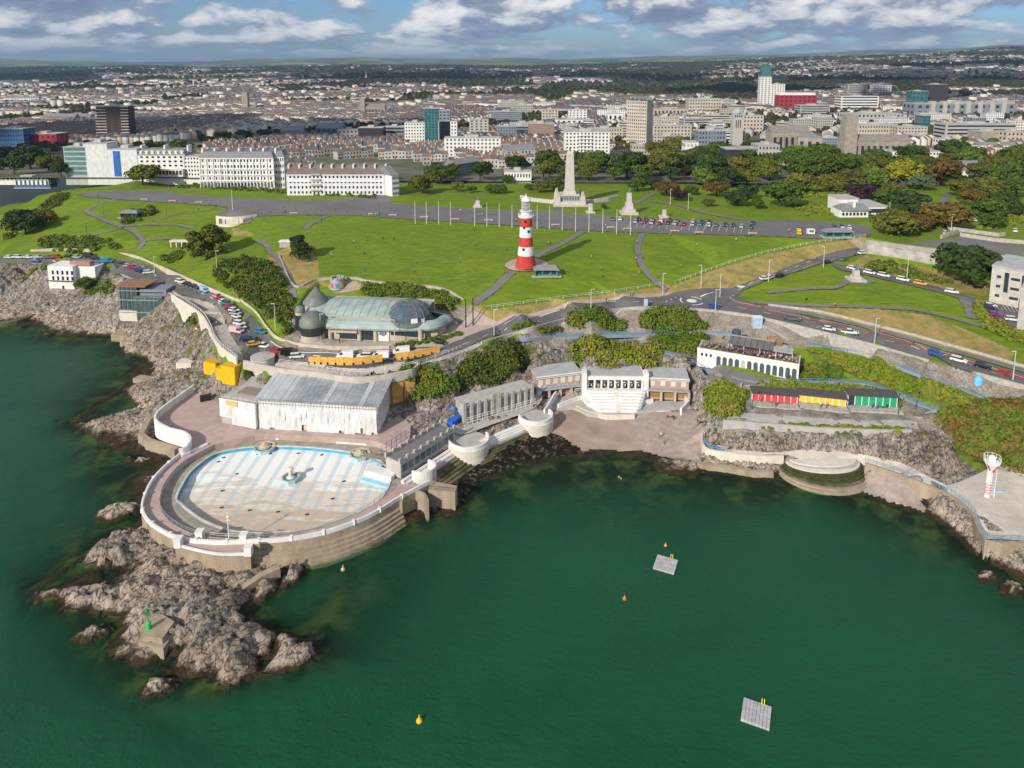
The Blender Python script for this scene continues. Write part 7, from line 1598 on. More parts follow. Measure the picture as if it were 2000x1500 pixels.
x, y, z = Gp(1583, 458); t = thing("snack_kiosk", "small white snack trailer beside the yellow van", "kiosk", (x, y, z)); boxes((x, y, z + .4, 3.2, 2, 2.3)).build("body", m_white, t); boxes((x, y - 1.03, z + 1.3, 2.2, .06, 1)).build("hatch", mat("teal paint", ()), t); boxes((x - .9, y, z, .5, 1.9, .5), (x + .9, y, z, .5, 1.9, .5)).build("wheel", m_tyre, t, kind="stuff")
x, y, z = Gp(1261, 601); t = thing("info_board", "pale blue information panel by the road at the junction", "sign", (x, y, z)); boxes((x, y, z + .7, 1.4, .2, 2.6)).build("panel", mat("pale blue kiosk", ()), t); boxes((x - .5, y, z, .12, .12, .8), (x + .5, y, z, .12, .12, .8)).build("post", m_steel, t, kind="stuff")
x, y, z = Gp(1911, 745); q = MB(); q.lathe([(1.2, 0), (1.25, 1.6), (.9, 2.4), (.2, 2.7)], x, y, z - 1.0, 12); single(q, "tidal_kiosk", mat("bright sky blue", (.16, .50, .75), scale=1), "bright sky-blue rounded cabin on the stone slope under the road", "cabin", (x, y, z))

# ------------------------------------------------------------------ people: one skinned body per pose, clothes by height
def person_mesh(pose):
    if pose == "walk": J = [(0,0,.95),(0,0,1.2),(0,0,1.42),(0,0,1.52),(0,0,1.72),(.1,.0,.9),(.14,.16,.5),(.14,.04,.06),(.14,.18,.03),(-.1,0,.9),(-.14,-.1,.5),(-.14,-.34,.08),(-.14,-.2,.03),(.2,0,1.4),(.27,-.12,1.12),(.27,-.02,.88),(-.2,0,1.4),(-.27,.14,1.12),(-.27,.22,.9)]
    elif pose == "sit": J = [(0,0,.50),(0,.02,.75),(0,.03,.97),(0,.04,1.07),(0,.06,1.27),(.1,.02,.48),(.14,.42,.5),(.14,.45,.08),(.14,.6,.04),(-.1,.02,.48),(-.14,.42,.5),(-.14,.45,.08),(-.14,.6,.04),(.2,.03,.95),(.28,.1,.68),(.2,.34,.62),(-.2,.03,.95),(-.28,.1,.68),(-.2,.34,.62)]
    else: J = [(0,0,.95),(0,0,1.2),(0,0,1.42),(0,0,1.52),(0,0,1.72),(.1,0,.9),(.12,.02,.5),(.13,0,.06),(.14,.15,.03),(-.1,0,.9),(-.12,.02,.5),(-.13,0,.06),(-.14,.15,.03),(.2,0,1.4),(.26,-.02,1.12),(.24,.08,.86),(-.2,0,1.4),(-.26,-.02,1.12),(-.24,.1,.88)]
    E = [(0,1),(1,2),(2,3),(3,4),(0,5),(5,6),(6,7),(7,8),(0,9),(9,10),(10,11),(11,12),(2,13),(13,14),(14,15),(2,16),(16,17),(17,18)]
    R = [.15,.14,.15,.06,.11,.09,.065,.05,.04,.09,.065,.05,.04,.065,.05,.04,.065,.05,.04]
    me = bpy.data.meshes.new("person"); me.from_pydata(J, E, []); o = bpy.data.objects.new("person", me); COL.objects.link(o)
    md = o.modifiers.new("skin", "SKIN"); o.modifiers.new("sub", "SUBSURF").levels = 1; o.modifiers["sub"].render_levels = 1
    for i, v in enumerate(me.skin_vertices[0].data): v.radius = (R[i] * (1.0 if i > 2 else 1.05), R[i] * (.7 if i < 3 else 1)); v.use_root = i == 0
    dg = bpy.context.evaluated_depsgraph_get(); ev = o.evaluated_get(dg); out = bpy.data.meshes.new_from_object(ev); bpy.data.objects.remove(o)
    zh = .42 if pose == "sit" else 0
    for mm in (mat("clothing", (1, 1, 1), objcol=True, var=.05, scale=3), mat("dark trousers", (.03, .035, .06), scale=3), mat("skin", (.45, .27, .19), scale=3), mat("hair", (.05, .03, .02), scale=3)): out.materials.append(mm)
    for p in out.polygons:
        z = p.center.z + zh; ax = abs(p.center.x)
        p.material_index = 3 if z > 1.66 and p.center.y < .05 else 2 if z > 1.5 or (ax > .2 and z < 1.05) else 0 if z > .95 else 1
        p.use_smooth = True
    return out
PM = {k: person_mesh(k) for k in ("walk", "sit", "stand")}
PC = [(.6, .6, .58), (.04, .05, .09), (.4, .03, .03), (.05, .15, .4), (.02, .02, .02), (.35, .3, .2), (.1, .25, .12), (.5, .25, .3)]; PN = ["white", "navy", "red", "blue", "black", "tan", "green", "pink"]
def person(loc, pose, c, label, grp=None, rot=None, s=1.12):
    o = bpy.data.objects.new("person", PM[pose]); COL.objects.link(o); o.location = loc; o.rotation_euler = (0, 0, random.uniform(0, 6.28) if rot is None else rot); o.scale = (s,) * 3; o.color = PC[c] + (1,)
    return tag(o, label, "person", grp)
PPL = [(1244,476,"walk","on the curved lawn path, upper"),(1254,506,"walk","on the curved lawn path, middle"),(1284,545,"walk","near the foot of the curved lawn path"),(1071,479,"walk","on the path right of the lighthouse"),(1075,480,"stand","beside the path right of the lighthouse"),(1184,592,"walk","on the footway under the bank"),(1236,580,"stand","at the fence above the junction"),(1231,579,"stand","next to the fence watcher"),(899,415,"walk","on the promenade by the flagpoles"),(836,417,"walk","between the second and third flagpole"),(944,419,"walk","on the promenade left of the lighthouse"),(1052,431,"walk","just right of the lighthouse top"),(385,578,"walk","on the left promenade near the ice van"),(393,590,"stand","on the left promenade by the curved row"),(397,590,"stand","paired with another on the left promenade"),(419,598,"sit","seated on the left promenade"),(423,637,"walk","halfway down the left promenade"),(440,632,"walk","between the parked row and the promenade rail"),(424,655,"walk","low on the left promenade"),(648,501,"sit","sitting on the big lawn, left"),(712,498,"sit","sitting on the big lawn under the trees' shade"),(930,482,"sit","sitting on the big lawn, right"),(1552,464,"stand","by the parked yellow van"),(1669,500,"stand","at the corner of the fort wall"),(1290,856,"walk","on the shingle, nearest the water"),(1297,868,"walk","on the shingle, at the water's edge"),(1304,818,"sit","resting at the top of the shingle"),(1310,818,"sit","second resting at the top of the shingle"),(1315,820,"sit","third resting at the top of the shingle"),(1866,914,"stand","on the quay under the cliff"),(1704,798,"stand","below the green huts, left"),(1713,801,"stand","below the green huts, right"),(1603,797,"stand","before the yellow huts, left"),(1614,798,"stand","before the yellow huts, right"),(1515,796,"stand","before the red huts"),(1486,786,"stand","at the red huts' second door"),(1661,792,"sit","sitting in the open green hut"),(1733,797,"sit","sitting before the last green hut"),(1783,674,"walk","crossing the coast road by the cycle lane"),(1532,626,"stand","beside the grey car on the coast road"),(1676,658,"stand","behind the pickup on the coast road"),(1412,664,"walk","on the yard left of the arched cafe"),(1556,905,"sit","sitting on the round sea steps"),(1030,632,"walk","on the footway above the viaduct"),(968,651,"walk","waiting at the crossing"),(608,664,"stand","in the queue before the pavilion, front"),(603,664,"stand","in the queue before the pavilion, middle"),(598,663,"stand","in the queue before the pavilion, back"),(587,661,"stand","at the pavilion's round stair"),(584,660,"stand","second at the pavilion's round stair"),(663,671,"walk","before the pavilion's main doors"),(1630,598,"sit","on the field bench, left"),(1575,588,"sit","on the field bench by the path"),(1172,752,"walk","on the white beach terrace, left door"),(1258,790,"stand","at the foot of the seating bowl"),(1720,780,"walk","on the blue path above the green huts")]
for i, (px, py, po, wh_) in enumerate(PPL):
    c = i * 5 % 8; x, y, z = Gp(px, py); person((x, y, z + .12), po, c, "person in %s top %s" % (PN[c], wh_))
for i, (px, py, zz) in enumerate([(1159,762,6.1),(1183,768,5.7),(1173,774,5.2),(1206,772,5.2),(1219,767,5.7),(1181,784,4.3),(1213,786,4.3),(1224,786,4.3)]): x, y, _ = W(px, py, zz); c = (i * 3 + 1) % 8; person((x, y, zz), "sit", c, "person in %s top, %s from the left on the white seating bowl" % (PN[c], ORD[i]), rot=math.pi)
f = Fr(1361, 708, 1559, 742, 10.7)
for i in range(64):
    u = f.w * (.03 + .95 * ((i * .618) % 1)); x, y, _ = f.p(u, .9 + 3.4 * random.random()); zc = (f.top(684, 0) + f.top(712, f.w)) / 2
    person((x, y, zc + .05), "sit" if i % 3 else "stand", (i * 3) % 8, "person among the crowd on the arched cafe's roof terrace", "crowd on the cafe terrace")
for i in range(14):
    u = f.w * (.05 + .9 * i / 13); x, y, _ = f.p(u, 2.4); zc = (f.top(684, 0) + f.top(712, f.w)) / 2; q = MB(); q.lathe([(.5, .7), (.5, .75)], x, y, zc, 8); q.lathe([(.05, 0), (.05, .7)], x, y, zc, 5)
    single(q, "cafe_table", m_wood, "round brown table on the cafe roof terrace", "table", (x, y, zc), "cafe terrace tables")
for i, (px, py) in enumerate([(1209, 932), (1213, 935)]):
    x, y, _ = W(px, py, 0); person((x, y, -1.35), "stand", 5, "swimmer, head and shoulders above the green water, " + ["left", "right"][i] + " of two")

rp = random.Random(21)
for i in range(46):
    px = rp.uniform(360, 1560); py = 399 + (px - 360) * .037 + rp.uniform(0, 16); x, y, z = Gp(px, py); person((x, y, z + .1), "walk" if i % 3 else "stand", rp.randrange(8), "walker out on the wide promenade tarmac", "walkers on the promenade")
for i in range(30):
    px = rp.uniform(660, 1480); py = rp.uniform(462, 545); py = min(py, 545 - max(0, px - 1250) * .28); x, y, z = Gp(px, py); person((x, y, z + .03), "sit" if i % 4 else "stand", rp.randrange(8), "person resting on the broad lighthouse lawn", "people on the lawn")

# ------------------------------------------------------------------ town buildings
m_brown = mat("dark brown brick", (.07, .045, .035), scale=.5, fine=.1); m_beige = mat("beige stone block", (.42, .37, .30), (.54, .48, .40), scale=.08, fine=.06); m_slate = mat("slate roof", ()); m_grey = mat("grey cladding", ())
m_redc = mat("red cladding", (.34, .03, .04), scale=.3); m_bluec = mat("blue cladding", (.05, .12, .26), scale=.3); m_teal = mat("teal glass", (.03, .12, .13), (.06, .19, .20), scale=.2, rough=.15, spec=.7)
m_pinkc = mat("lilac white render", (.60, .58, .60), (.72, .70, .72), scale=.3, fine=.05); m_orange = mat("orange roof", (.55, .26, .05), scale=.2); m_darkclad = mat("dark cladding", (.045, .042, .045), scale=.3); m_church = mat("old grey stone", (.24, .21, .17), (.38, .34, .28), scale=.3, fine=.15)
m_cop = m_copper; m_tan = mat("brown brick block", (.27, .19, .14), scale=.3, fine=.08); m_bluesheet = mat("blue netting", (.03, .13, .42), scale=.4)
STY = dict(W=m_white, C=m_cream, L=m_pinkc, B=m_beige, N=m_brown, G=m_grey, R=m_redc, U=m_bluec, T=m_teal, D=m_darkclad, S=m_church, O=m_conc, K=m_tan, H=m_sheet)
FOOT = []                                    # footprints (x, y, radius) so that houses keep clear
def block(x0, x1, yt, yb, wm, fl, nc, label, rot=0.0, depth=14, roof="flat", win=.46, gm=None, name="office_block", cat="building", band=False, side=3, rm=None, nb=0, cols=None):
    xm = (x0 + x1) / 2; g = Gp(xm, yb); k = g[1] / (_c - (yb - CPY) / FPX * _s) / FPX; w_ = (x1 - x0) * k
    if abs(rot) > .01: w_ = max(w_ * .4, (w_ - depth * abs(math.sin(rot))) / math.cos(rot))
    e = Vector((math.cos(rot), math.sin(rot), 0)); c = Vector((g[0], g[1] + (depth / 2) * abs(math.sin(rot)) * .3, g[2]))
    f = Fr(0, 0, 0, 0, world=(tuple(c - e * w_ / 2), tuple(c + e * w_ / 2))); f.z = g[2]
    FOOT.append((c.x, c.y + depth / 2, max(w_, depth) / 2 + 6)); H_ = zat(yt, g[1]) - g[2]; z = g[2]; zt = z + H_
    t = f.root(name, label, cat); q = MB(); hw = H_ if roof != "gable" else H_ * .72
    f.b(q, 0, f.w, 0, depth, z - 6, z + hw); q.build("wall", STY[wm], t); gm = gm or m_glass
    q = MB(); fh = hw / max(1, fl)
    for j in range(fl):
        z0, z1 = z + fh * (j + .30), z + fh * (j + .30 + win)
        if band: f.b(q, f.w * .03, f.w * .97, -.12, .02, z0, z1, True); f.b(q, -.12, .02, depth * .05, depth * .95, z0, z1, True); f.b(q, f.w - .02, f.w + .12, depth * .05, depth * .95, z0, z1, True)
        else:
            f.wins(q, nc, f.w * .02, f.w * .98, z0, z1, f.w / nc * .42, .12); f.side_wins(q, side, .5, depth - .5, z0, z1, depth / side * .4, c.x < 0, .12)
    if fl: q.build("window", gm, t, kind="stuff")
    for i in range(nb):                       # balcony floors
        q = MB(); f.b(q, f.w * .3, f.w * .62, -1.2, 0, z + fh * (i + 1) - .15, z + fh * (i + 1) + .7, True); q.build("balcony", m_white, t)
    if cols:
        q = MB()
        for i in range(cols + 1): f.b(q, f.w * i / cols - .3, f.w * i / cols + .3, -.35, .1, z, zt - .2)
        q.build("pier", STY[wm], t, kind="stuff")
    q = MB()
    if roof == "gable": x, y, _ = f.p(f.w / 2, depth / 2); q.gable(x, y, z + hw, f.w, depth, H_ * .28, f.rot)
    elif roof == "mansard":
        a = [f.p(u, d, zt) for u, d in ((-.3, -.3), (f.w + .3, -.3), (f.w + .3, depth + .3), (-.3, depth + .3))]; b = [f.p(u, d, zt + 3.6) for u, d in ((1.6, 2.2), (f.w - 1.6, 2.2), (f.w - 1.6, depth - 2), (1.6, depth - 2))]; q.add(a + b, [(0, 1, 5, 4), (1, 2, 6, 5), (2, 3, 7, 6), (3, 0, 4, 7), (4, 5, 6, 7)])
    else: f.b(q, -.25, f.w + .25, -.25, depth + .25, zt, zt + .5)
    q.build("roof", rm or (m_flat if roof == "flat" else m_slate), t)
    if roof == "flat" and f.w > 14: q = MB(); f.b(q, f.w * .35, f.w * .6, depth * .3, depth * .75, zt + .5, zt + 2.6); q.build("plant_room", m_conc, t)
    return t, f, z, zt
def chimneys(t, f, n, z, dep, wm=m_white):
    for i in range(n + 1):
        q = MB(); u = f.w * i / n; f.b(q, u - .5, u + .5, dep * .3, dep * .62, z - 2, z + 3.2); st = q.build("chimney", wm, t); q = MB()
        for k in range(4): f.b(q, u - .2, u + .2, dep * (.33 + .07 * k), dep * (.33 + .07 * k) + .4, z + 3.2, z + 3.9)
        q.build("chimney_pot", m_orange, st)
# seafront terraces
t, f, z, zt = block(273, 364, 303, 356, "W", 5, 8, "cream seafront hotel with mansard roof and arcaded ground floor", depth=17, roof="mansard", name="seafront_hotel", cat="hotel", rm=mat("grey green mansard", (.22, .23, .2), scale=.4)); chimneys(t, f, 2, zt + 3, 17)
for i in range(8): x, y, _ = f.p(f.w * (i + .5) / 8, .3); q = MB(); f.b(q, f.w * (i + .5) / 8 - .8, f.w * (i + .5) / 8 + .8, .2, 2.4, zt + .4, zt + 2.4); q.gable(*f.p(f.w * (i + .5) / 8, 1.2)[:2], zt + 2.4, 1.8, 2.6, .8, f.rot + math.pi / 2); q.build("dormer", m_white, t)
q = MB(); f.b(q, f.w * .02, f.w * .98, -3, 0, z, z + 5.2); q.build("arcade", m_cream, t); q = MB(); f.wins(q, 13, f.w * .03, f.w * .97, z + 1.5, z + 4.2, f.w / 20, .1, -3); q.build("arcade_opening", m_glass, t, kind="stuff")
block(362, 392, 306, 357, "W", 5, 5, "rear wing of the cream seafront hotel, set back at an angle", depth=12, name="seafront_hotel", cat="hotel")
t, f, z, zt = block(393, 536, 308, 366, "W", 5, 22, "long white five-storey seafront terrace with tall chimneys", depth=16, name="seafront_terrace", cat="terrace", roof="mansard", nb=0); chimneys(t, f, 6, zt + 2.4, 16)
for j, h in enumerate((.22, .42, .62)): q = MB(); f.b(q, 0, f.w, -.9, 0, z + (zt - z) * h - .3, z + (zt - z) * h + .2, True); q.build("balcony", m_white, t)
q = MB(); f.b(q, 0, f.w, -.5, 0, zt - .9, zt - .2, True); q.build("cornice", m_white, t); q = MB()
for i in range(12): f.b(q, f.w * i / 11 - .35, f.w * i / 11 + .35, -.5, 0, z, zt - .9)
for i in range(22): f.b(q, f.w * (i + .12) / 22, f.w * (i + .22) / 22, -1.6, 0, z, z + 3.6)
q.build("pilaster", m_white, t, kind="stuff")
block(536, 560, 306, 368, "W", 5, 4, "white end house closing the seafront terrace at its right", depth=16, name="seafront_terrace", cat="terrace", roof="mansard", rot=.15)
t, f, z, zt = block(561, 752, 325, 381, "L", 4, 24, "lilac-white seafront terrace with balcony bay and brown roof", depth=15, name="seafront_terrace", cat="terrace", roof="gable", rm=mat("brown slate", (.15, .11, .095), (.22, .17, .15), scale=.4)); chimneys(t, f, 9, zt - 2.5, 15, m_cream)
for j in range(4): q = MB(); f.b(q, f.w * .25, f.w * .35, -1.2, 0, z + 2.6 + j * 3.2, z + 3.5 + j * 3.2, True); q.build("balcony", m_conc, t)
q = MB(); f.b(q, 0, f.w, -.25, 0, z + (zt - z) * .46, z + (zt - z) * .5, True); f.b(q, 0, f.w, -.4, 0, z + (zt - z) * .68, z + (zt - z) * .72, True); q.build("cornice", m_pinkc, t)
block(752, 792, 328, 384, "L", 4, 4, "side return of the lilac terrace facing the park trees", depth=18, rot=.75, name="terrace_house", cat="house", roof="gable")
# left modern blocks
for a in [(129,172,288,350,"O",6,5,"glassy block with pale frame at the left end of the seafront",0,12,"flat"),(168,214,281,352,"H",0,4,"block under white sheeting between the glass block and blue netting",0,14,"flat"),(214,272,292,356,"H",0,4,"white sheeted block with a tall blue net strip",0,15,"flat")]: bk = block(*a, band=a[4] == "O", win=.7, gm=m_teal if a[4] == "O" else None)
q = MB(); f = bk[1]; f.b(q, f.w * .2, f.w * .42, -.4, 0, bk[2], bk[3] - 1); q.build("blue_netting", m_bluesheet, bk[0])
T_ = [
 (193,252,208,275,"N",12,4,"dark brown tower block with pale balcony edges, far left",.0,18,"flat"),(0,48,252,287,"U",4,9,"blue glazed office at the far left edge",0,20,"flat"),(48,112,262,285,"R",2,6,"red clad building beside the blue office",0,22,"flat"),
 (830,857,212,290,"T",14,4,"tall green glass residential tower behind the seafront",0,12,"flat"),(858,880,216,290,"G",12,3,"slim grey tower tucked behind the green glass tower",0,10,"flat"),(791,831,240,289,"W",8,7,"white apartment block left of the green glass tower",0,14,"flat"),(857,893,237,290,"W",8,6,"white apartment block right of the green glass tower",0,14,"flat"),
 (917,954,234,272,"O",7,4,"grey white block with small square windows",.0,13,"flat"),(868,978,270,306,"W",5,14,"long grey apartment block with rows of balconies",0,15,"flat"),
 (618,668,241,275,"T",3,5,"teal glass hall in shadow behind the terraces",0,22,"gable"),(660,700,254,276,"O",3,5,"pale grey pavilion right of the teal hall",0,18,"flat"),(700,748,250,278,"D",4,6,"dark slatted multi-storey car park",0,20,"flat"),(750,790,248,274,"G",4,6,"grey blue multi-storey block by the car park",0,20,"flat"),(545,596,248,275,"G",0,1,"rounded grey shed roof in the shade",.2,30,"gable"),
 (1032,1082,242,276,"K",0,1,"blank brown brick theatre box",0,22,"flat"),(1058,1090,214,242,"B",5,5,"pale beige block above the theatre box",0,14,"flat"),(1110,1146,214,242,"W",6,5,"blue and white residential block",0,14,"flat"),(1085,1148,234,250,"W",2,6,"low white block below the blue and white flats",0,20,"flat"),
 (1102,1190,258,312,"W",8,12,"white eight-storey hotel with cream balcony bays, right of the obelisk",0,15,"flat"),(1150,1216,251,272,"B",3,12,"long low beige block behind the white hotel",0,14,"flat"),(1268,1350,246,272,"B",4,12,"beige stone street block right of the tall slab",0,16,"flat"),(1290,1309,236,270,"B",6,3,"beige stair tower of the street block",0,12,"flat"),
 (1345,1409,193,219,"B",4,12,"large beige department store with arched base",0,30,"flat"),(1268,1344,213,226,"O",1,10,"market hall with an orange roof",0,30,"flat"),(1187,1216,222,238,"W",1,3,"plain white shed with brown roof",0,20,"flat"),
 (1362,1416,256,308,"G",6,9,"grey framed office with top gallery among the trees",0,15,"flat"),(1338,1362,278,318,"W",3,3,"white stepped office beside the framed office",0,14,"flat"),(1416,1447,292,338,"D",5,4,"dark grey block in shade right of the framed office",0,16,"flat"),
 (1450,1490,226,262,"B",5,6,"stepped beige block right of the clock-like tower",0,16,"flat"),(1411,1436,160,182,"D",6,4,"dark twin slab flats in the distance",0,16,"flat"),
 (1483,1504,150,212,"W",16,3,"tallest white tower with dark glass crown",0,16,"flat"),(1504,1531,164,212,"W",12,5,"shorter white tower joined to the tallest tower",0,16,"flat"),
 (1520,1594,186,216,"R",4,8,"red panelled block with white top floor",0,24,"flat"),(1563,1620,206,224,"O",4,10,"curved pink car park with open decks",0,30,"flat"),(1655,1692,165,190,"O",7,6,"grey teaching block with banded windows",0,22,"flat"),
 (1705,1740,167,186,"W",5,6,"small white teaching block on the hillside",0,20,"flat"),(1812,1850,165,202,"D",0,1,"dark bronze arts building, a blank cube",0,30,"flat"),(1780,1812,178,204,"T",3,4,"slanted glass lobby of the dark bronze building",0,24,"flat"),
 (1785,1985,203,226,"G",2,14,"long grey shopping centre with square towers",0,40,"flat"),(1650,1760,222,240,"O",2,14,"low pale roofs behind the church tower",0,30,"flat"),(1800,1816,226,252,"T",4,4,"green glazed corner block",0,20,"flat"),
 (1675,1752,244,268,"B",3,14,"long beige civic block with tall brown windows",0,18,"flat"),(1752,1810,248,272,"B",4,9,"beige corner block with red roof patch",0,18,"flat"),(1845,1985,243,272,"O",4,24,"long curved office with dark glazed top",0,24,"flat"),(1915,1965,258,282,"S",0,1,"blank grey stone hall at the right",0,24,"flat"),(1965,2005,258,284,"B",3,5,"beige block at the right frame edge",0,20,"flat"),
 (1742,1834,296,322,"W",3,14,"white three-storey office with blue windows",0,16,"flat"),(1836,1872,272,300,"W",3,6,"white flats left of the pale blue terrace",0,14,"flat"),(1910,1985,278,300,"W",2,12,"pale blue terrace with slate roof",0,10,"gable"),(1922,2010,308,334,"W",3,16,"long white terrace at the right edge",0,10,"gable"),(1875,1925,315,336,"W",2,6,"white cottages beside the long white terrace",0,10,"gable"),(1842,1890,328,352,"W",2,6,"bay-fronted cream houses near the park trees",0,10,"gable"),
 (1530,1560,298,322,"W",3,4,"small white house block before the hall",0,10,"flat"),(1548,1578,284,305,"W",2,3,"white gabled house before the hall",0,12,"gable"),(1584,1622,290,312,"L",2,4,"pale mauve house with slate roof before the church",0,12,"gable"),(1448,1478,290,330,"G",4,4,"grey office in shade by the trees",0,14,"flat"),(1480,1522,284,306,"O",2,6,"concrete court building behind the trees",0,20,"flat"),
 (985,1038,336,352,"W",1,9,"low classical pavilion on the park edge",0,9,"flat"),(880,945,310,340,"G",4,10,"grey slate-roofed terrace running into the park",.9,11,"gable"),(985,1050,284,318,"O",3,8,"pale hotel with metal roof left of the white hotel",.25,16,"gable"),(1050,1090,300,324,"W",2,4,"white house with pyramid roof behind the park",0,14,"gable"),(1235,1270,284,302,"O",2,6,"low office with brick stair by the trees",0,14,"flat"),
 (1,96,352,372,"W",1,12,"white ferry terminal shed at the left edge",0,12,"flat"),(30,100,368,384,"U",1,8,"blue and white low shed in the dock",0,8,"flat"),(265,342,228,242,"C",3,22,"pale yellow barracks terrace in the middle distance",0,12,"gable"),(85,148,222,240,"S",3,16,"grey stone barracks block in the shade",0,12,"gable"),(150,178,222,238,"S",3,7,"second stone barracks block in the shade",0,12,"gable"),(8,76,188,200,"W",3,14,"long white terrace on the left skyline hill",0,12,"gable"),
]
for a in T_:
    bd = a[7].startswith(("dark slatted", "curved pink", "grey teaching", "long curved", "dark twin", "grey blue multi"))
    t, f, z, zt = block(*a, band=bd, nb=7 if "eight-storey" in a[7] else 0, cols=8 if "framed" in a[7] else None, rm=m_orange if "orange" in a[7] else None)
    if "square towers" in a[7]:
        for i in range(7): q = MB(); u = f.w * (.18 + .115 * i); f.b(q, u - 4, u + 4, -1, 10, z, zt + 5); q.build("roof_tower", m_conc, t)
    if "dark glass crown" in a[7]: q = MB(); f.b(q, 1, f.w - 2, 2, 14, zt, zat(128, f.a.y)); q.build("glass_crown", m_teal, t)
    if "brown tower" in a[7]:
        for j in range(12):
            for u0, u1 in ((-.05, .32), (.8, 1.05)): q = MB(); f.b(q, f.w * u0, f.w * u1, -.9, 0, z + (zt - z) * (j + .85) / 12, z + (zt - z) * (j + 1) / 12, True); q.build("balcony", m_white, t)
    if "white top floor" in a[7]: q = MB(); f.b(q, 3, f.w - 3, 1, 20, zt, zt + 5); q.build("top_floor", m_white, t)
t, f, z, zt = block(1217, 1268, 198, 292, "B", 14, 9, "tall beige slab tower with white winged roof, right of the obelisk", rot=-.62, depth=15, side=2); q = MB()
for i in range(5): q.add([f.p(f.w * i / 5, -1, zt + 1.5), f.p(f.w * (i + .5) / 5, -1, zt + 4.5), f.p(f.w * (i + .5) / 5, 14, zt + 4.5), f.p(f.w * i / 5, 14, zt + 1.5), f.p(f.w * (i + 1) / 5, -1, zt + 1.5), f.p(f.w * (i + 1) / 5, 14, zt + 1.5)], [(0, 1, 2, 3), (1, 4, 5, 2), (3, 2, 1, 0), (2, 5, 4, 1)])
q.build("winged_roof", m_white, t); q = MB(); f.b(q, -.3, .05, 6, 9, z, zt, True); q.build("stair_glazing", m_glass, t)
rb = random.Random(44); BN = [(1040,270,"the brick theatre box"),(1150,300,"the white hotel"),(1240,290,"the slab tower"),(1377,205,"the department store"),(1400,300,"the framed office"),(1440,270,"the campanile"),(1495,200,"the tallest tower"),(1590,215,"the curved car park"),(1680,205,"the layered office"),(1700,300,"the pinnacled church"),(1830,190,"the bronze arts building"),(1880,220,"the shopping centre"),(1915,270,"the curved office"),(1000,300,"the metal-roofed hotel")]; nb_ = 0; BS = {}
for _ in range(400):
    px, py = rb.uniform(985, 1995), rb.uniform(206, 282); g = Gp(px, py); w_ = rb.uniform(24, 62); k = g[1] / FPX
    if any((g[0] - a) ** 2 + (g[1] + 8 - b) ** 2 < (c * .8 + w_ * k / 2) ** 2 for a, b, c in FOOT): continue
    st_ = rb.choice("WWBBOCGL"); fl = rb.randint(2, 5); q = min(BN, key=lambda q: abs(q[0] - px) + 2 * abs(q[1] - py)); nb_ += 1
    block(px - w_ / 2, px + w_ / 2, py - fl * 3.1 * 1.1 / k, py, st_, fl, int(w_ * k / 3.6) + 1, "%d-storey flat-roofed %s block %s %s%s" % (fl, dict(W="white", B="beige", O="concrete", C="cream", G="grey clad", L="lilac-white")[st_], "beyond" if py < q[1] else "this side of", q[2], (lambda n_: ", " + ORD[n_ - 1] + " such" if n_ > 1 else "")(BS.__setitem__((fl, st_, py < q[1], q[2]), BS.get((fl, st_, py < q[1], q[2]), 0) + 1) or BS[(fl, st_, py < q[1], q[2])])), rb.uniform(-.25, .25), rb.uniform(12, 22), band=rb.random() < .35)
    if nb_ >= 60: break
# layered white office, churches, campanile
t, f, z, zt = block(1642, 1715, 188, 214, "W", 5, 1, "layered white office with dark ribbon windows", depth=30, band=True)
t, f, z, zt = block(1430, 1450, 222, 284, "O", 0, 1, "slender stone campanile with green copper cap", depth=9, name="campanile", cat="tower"); x, y, _ = f.p(f.w / 2, 4.5); q = MB(); q.lathe([(f.w * .55, 0), (f.w * .5, 1.5), (f.w * .3, 4), (.2, 6)], x, y, zt + .5, 8); q.build("copper_cap", m_cop, t); q = MB(); f.wins(q, 3, f.w * .2, f.w * .8, z + (zt - z) * .55, z + (zt - z) * .8, 1.0); f.wins(q, 4, f.w * .1, f.w * .9, zt - 4, zt - 1.5, 1.2); q.build("louvre", m_glass, t, kind="stuff")
def church(xl, xr, yt, yb, tower, label, spire=0):
    t, f, z, zt = block(xl, xr, yt, yb, "S", 0, 1, label, depth=16, roof="gable", name="church", cat="church", rm=mat("lead roof", (.18, .165, .14), (.26, .24, .21), scale=.3))
    q = MB(); n_ = max(3, int(f.w / 6)); f.wins(q, n_, f.w * .03, f.w * .97, z + 1.5, z + (zt - z) * .5, f.w / n_ * .45); q.build("window", m_glass, t, kind="stuff")
    q = MB()
    for i in range(n_ + 1): f.b(q, f.w * i / n_ - .4, f.w * i / n_ + .4, -1.1, 0, z, z + (zt - z) * .6)
    q.build("buttress", m_church, t, kind="stuff")
    if tower:
        x0, x1, ty = tower; k = f.w / (xr - xl); u0 = (x0 - xl) * k; u1 = (x1 - xl) * k; zz = zat(ty, f.a.y); q = MB(); f.b(q, u0, u1, -2, u1 - u0 - 2, z - 4, zz); tw = q.build("tower", m_church, t)
        for a, b in ((0, 0), (1, 0), (0, 1), (1, 1)): q = MB(); x, y, _ = f.p(u0 + (u1 - u0) * a, -2 + (u1 - u0) * b); q.box(x, y, zz, 1.2, 1.2, 4, f.rot, .3); q.build("pinnacle", m_church, tw)
        q = MB(); f.wins(q, 1, u0, u1, zz - 9, zz - 4, 1.6, .1, -2); f.wins(q, 1, u0, u1, zz - 17, zz - 14, 1.6, .1, -2); q.build("belfry_opening", m_glass, tw)
        if spire: q = MB(); x, y, _ = f.p((u0 + u1) / 2, (u1 - u0) / 2 - 2); q.lathe([((u1 - u0) * .5, 0), (.1, spire)], x, y, zz, 8); q.build("spire", m_church, tw)
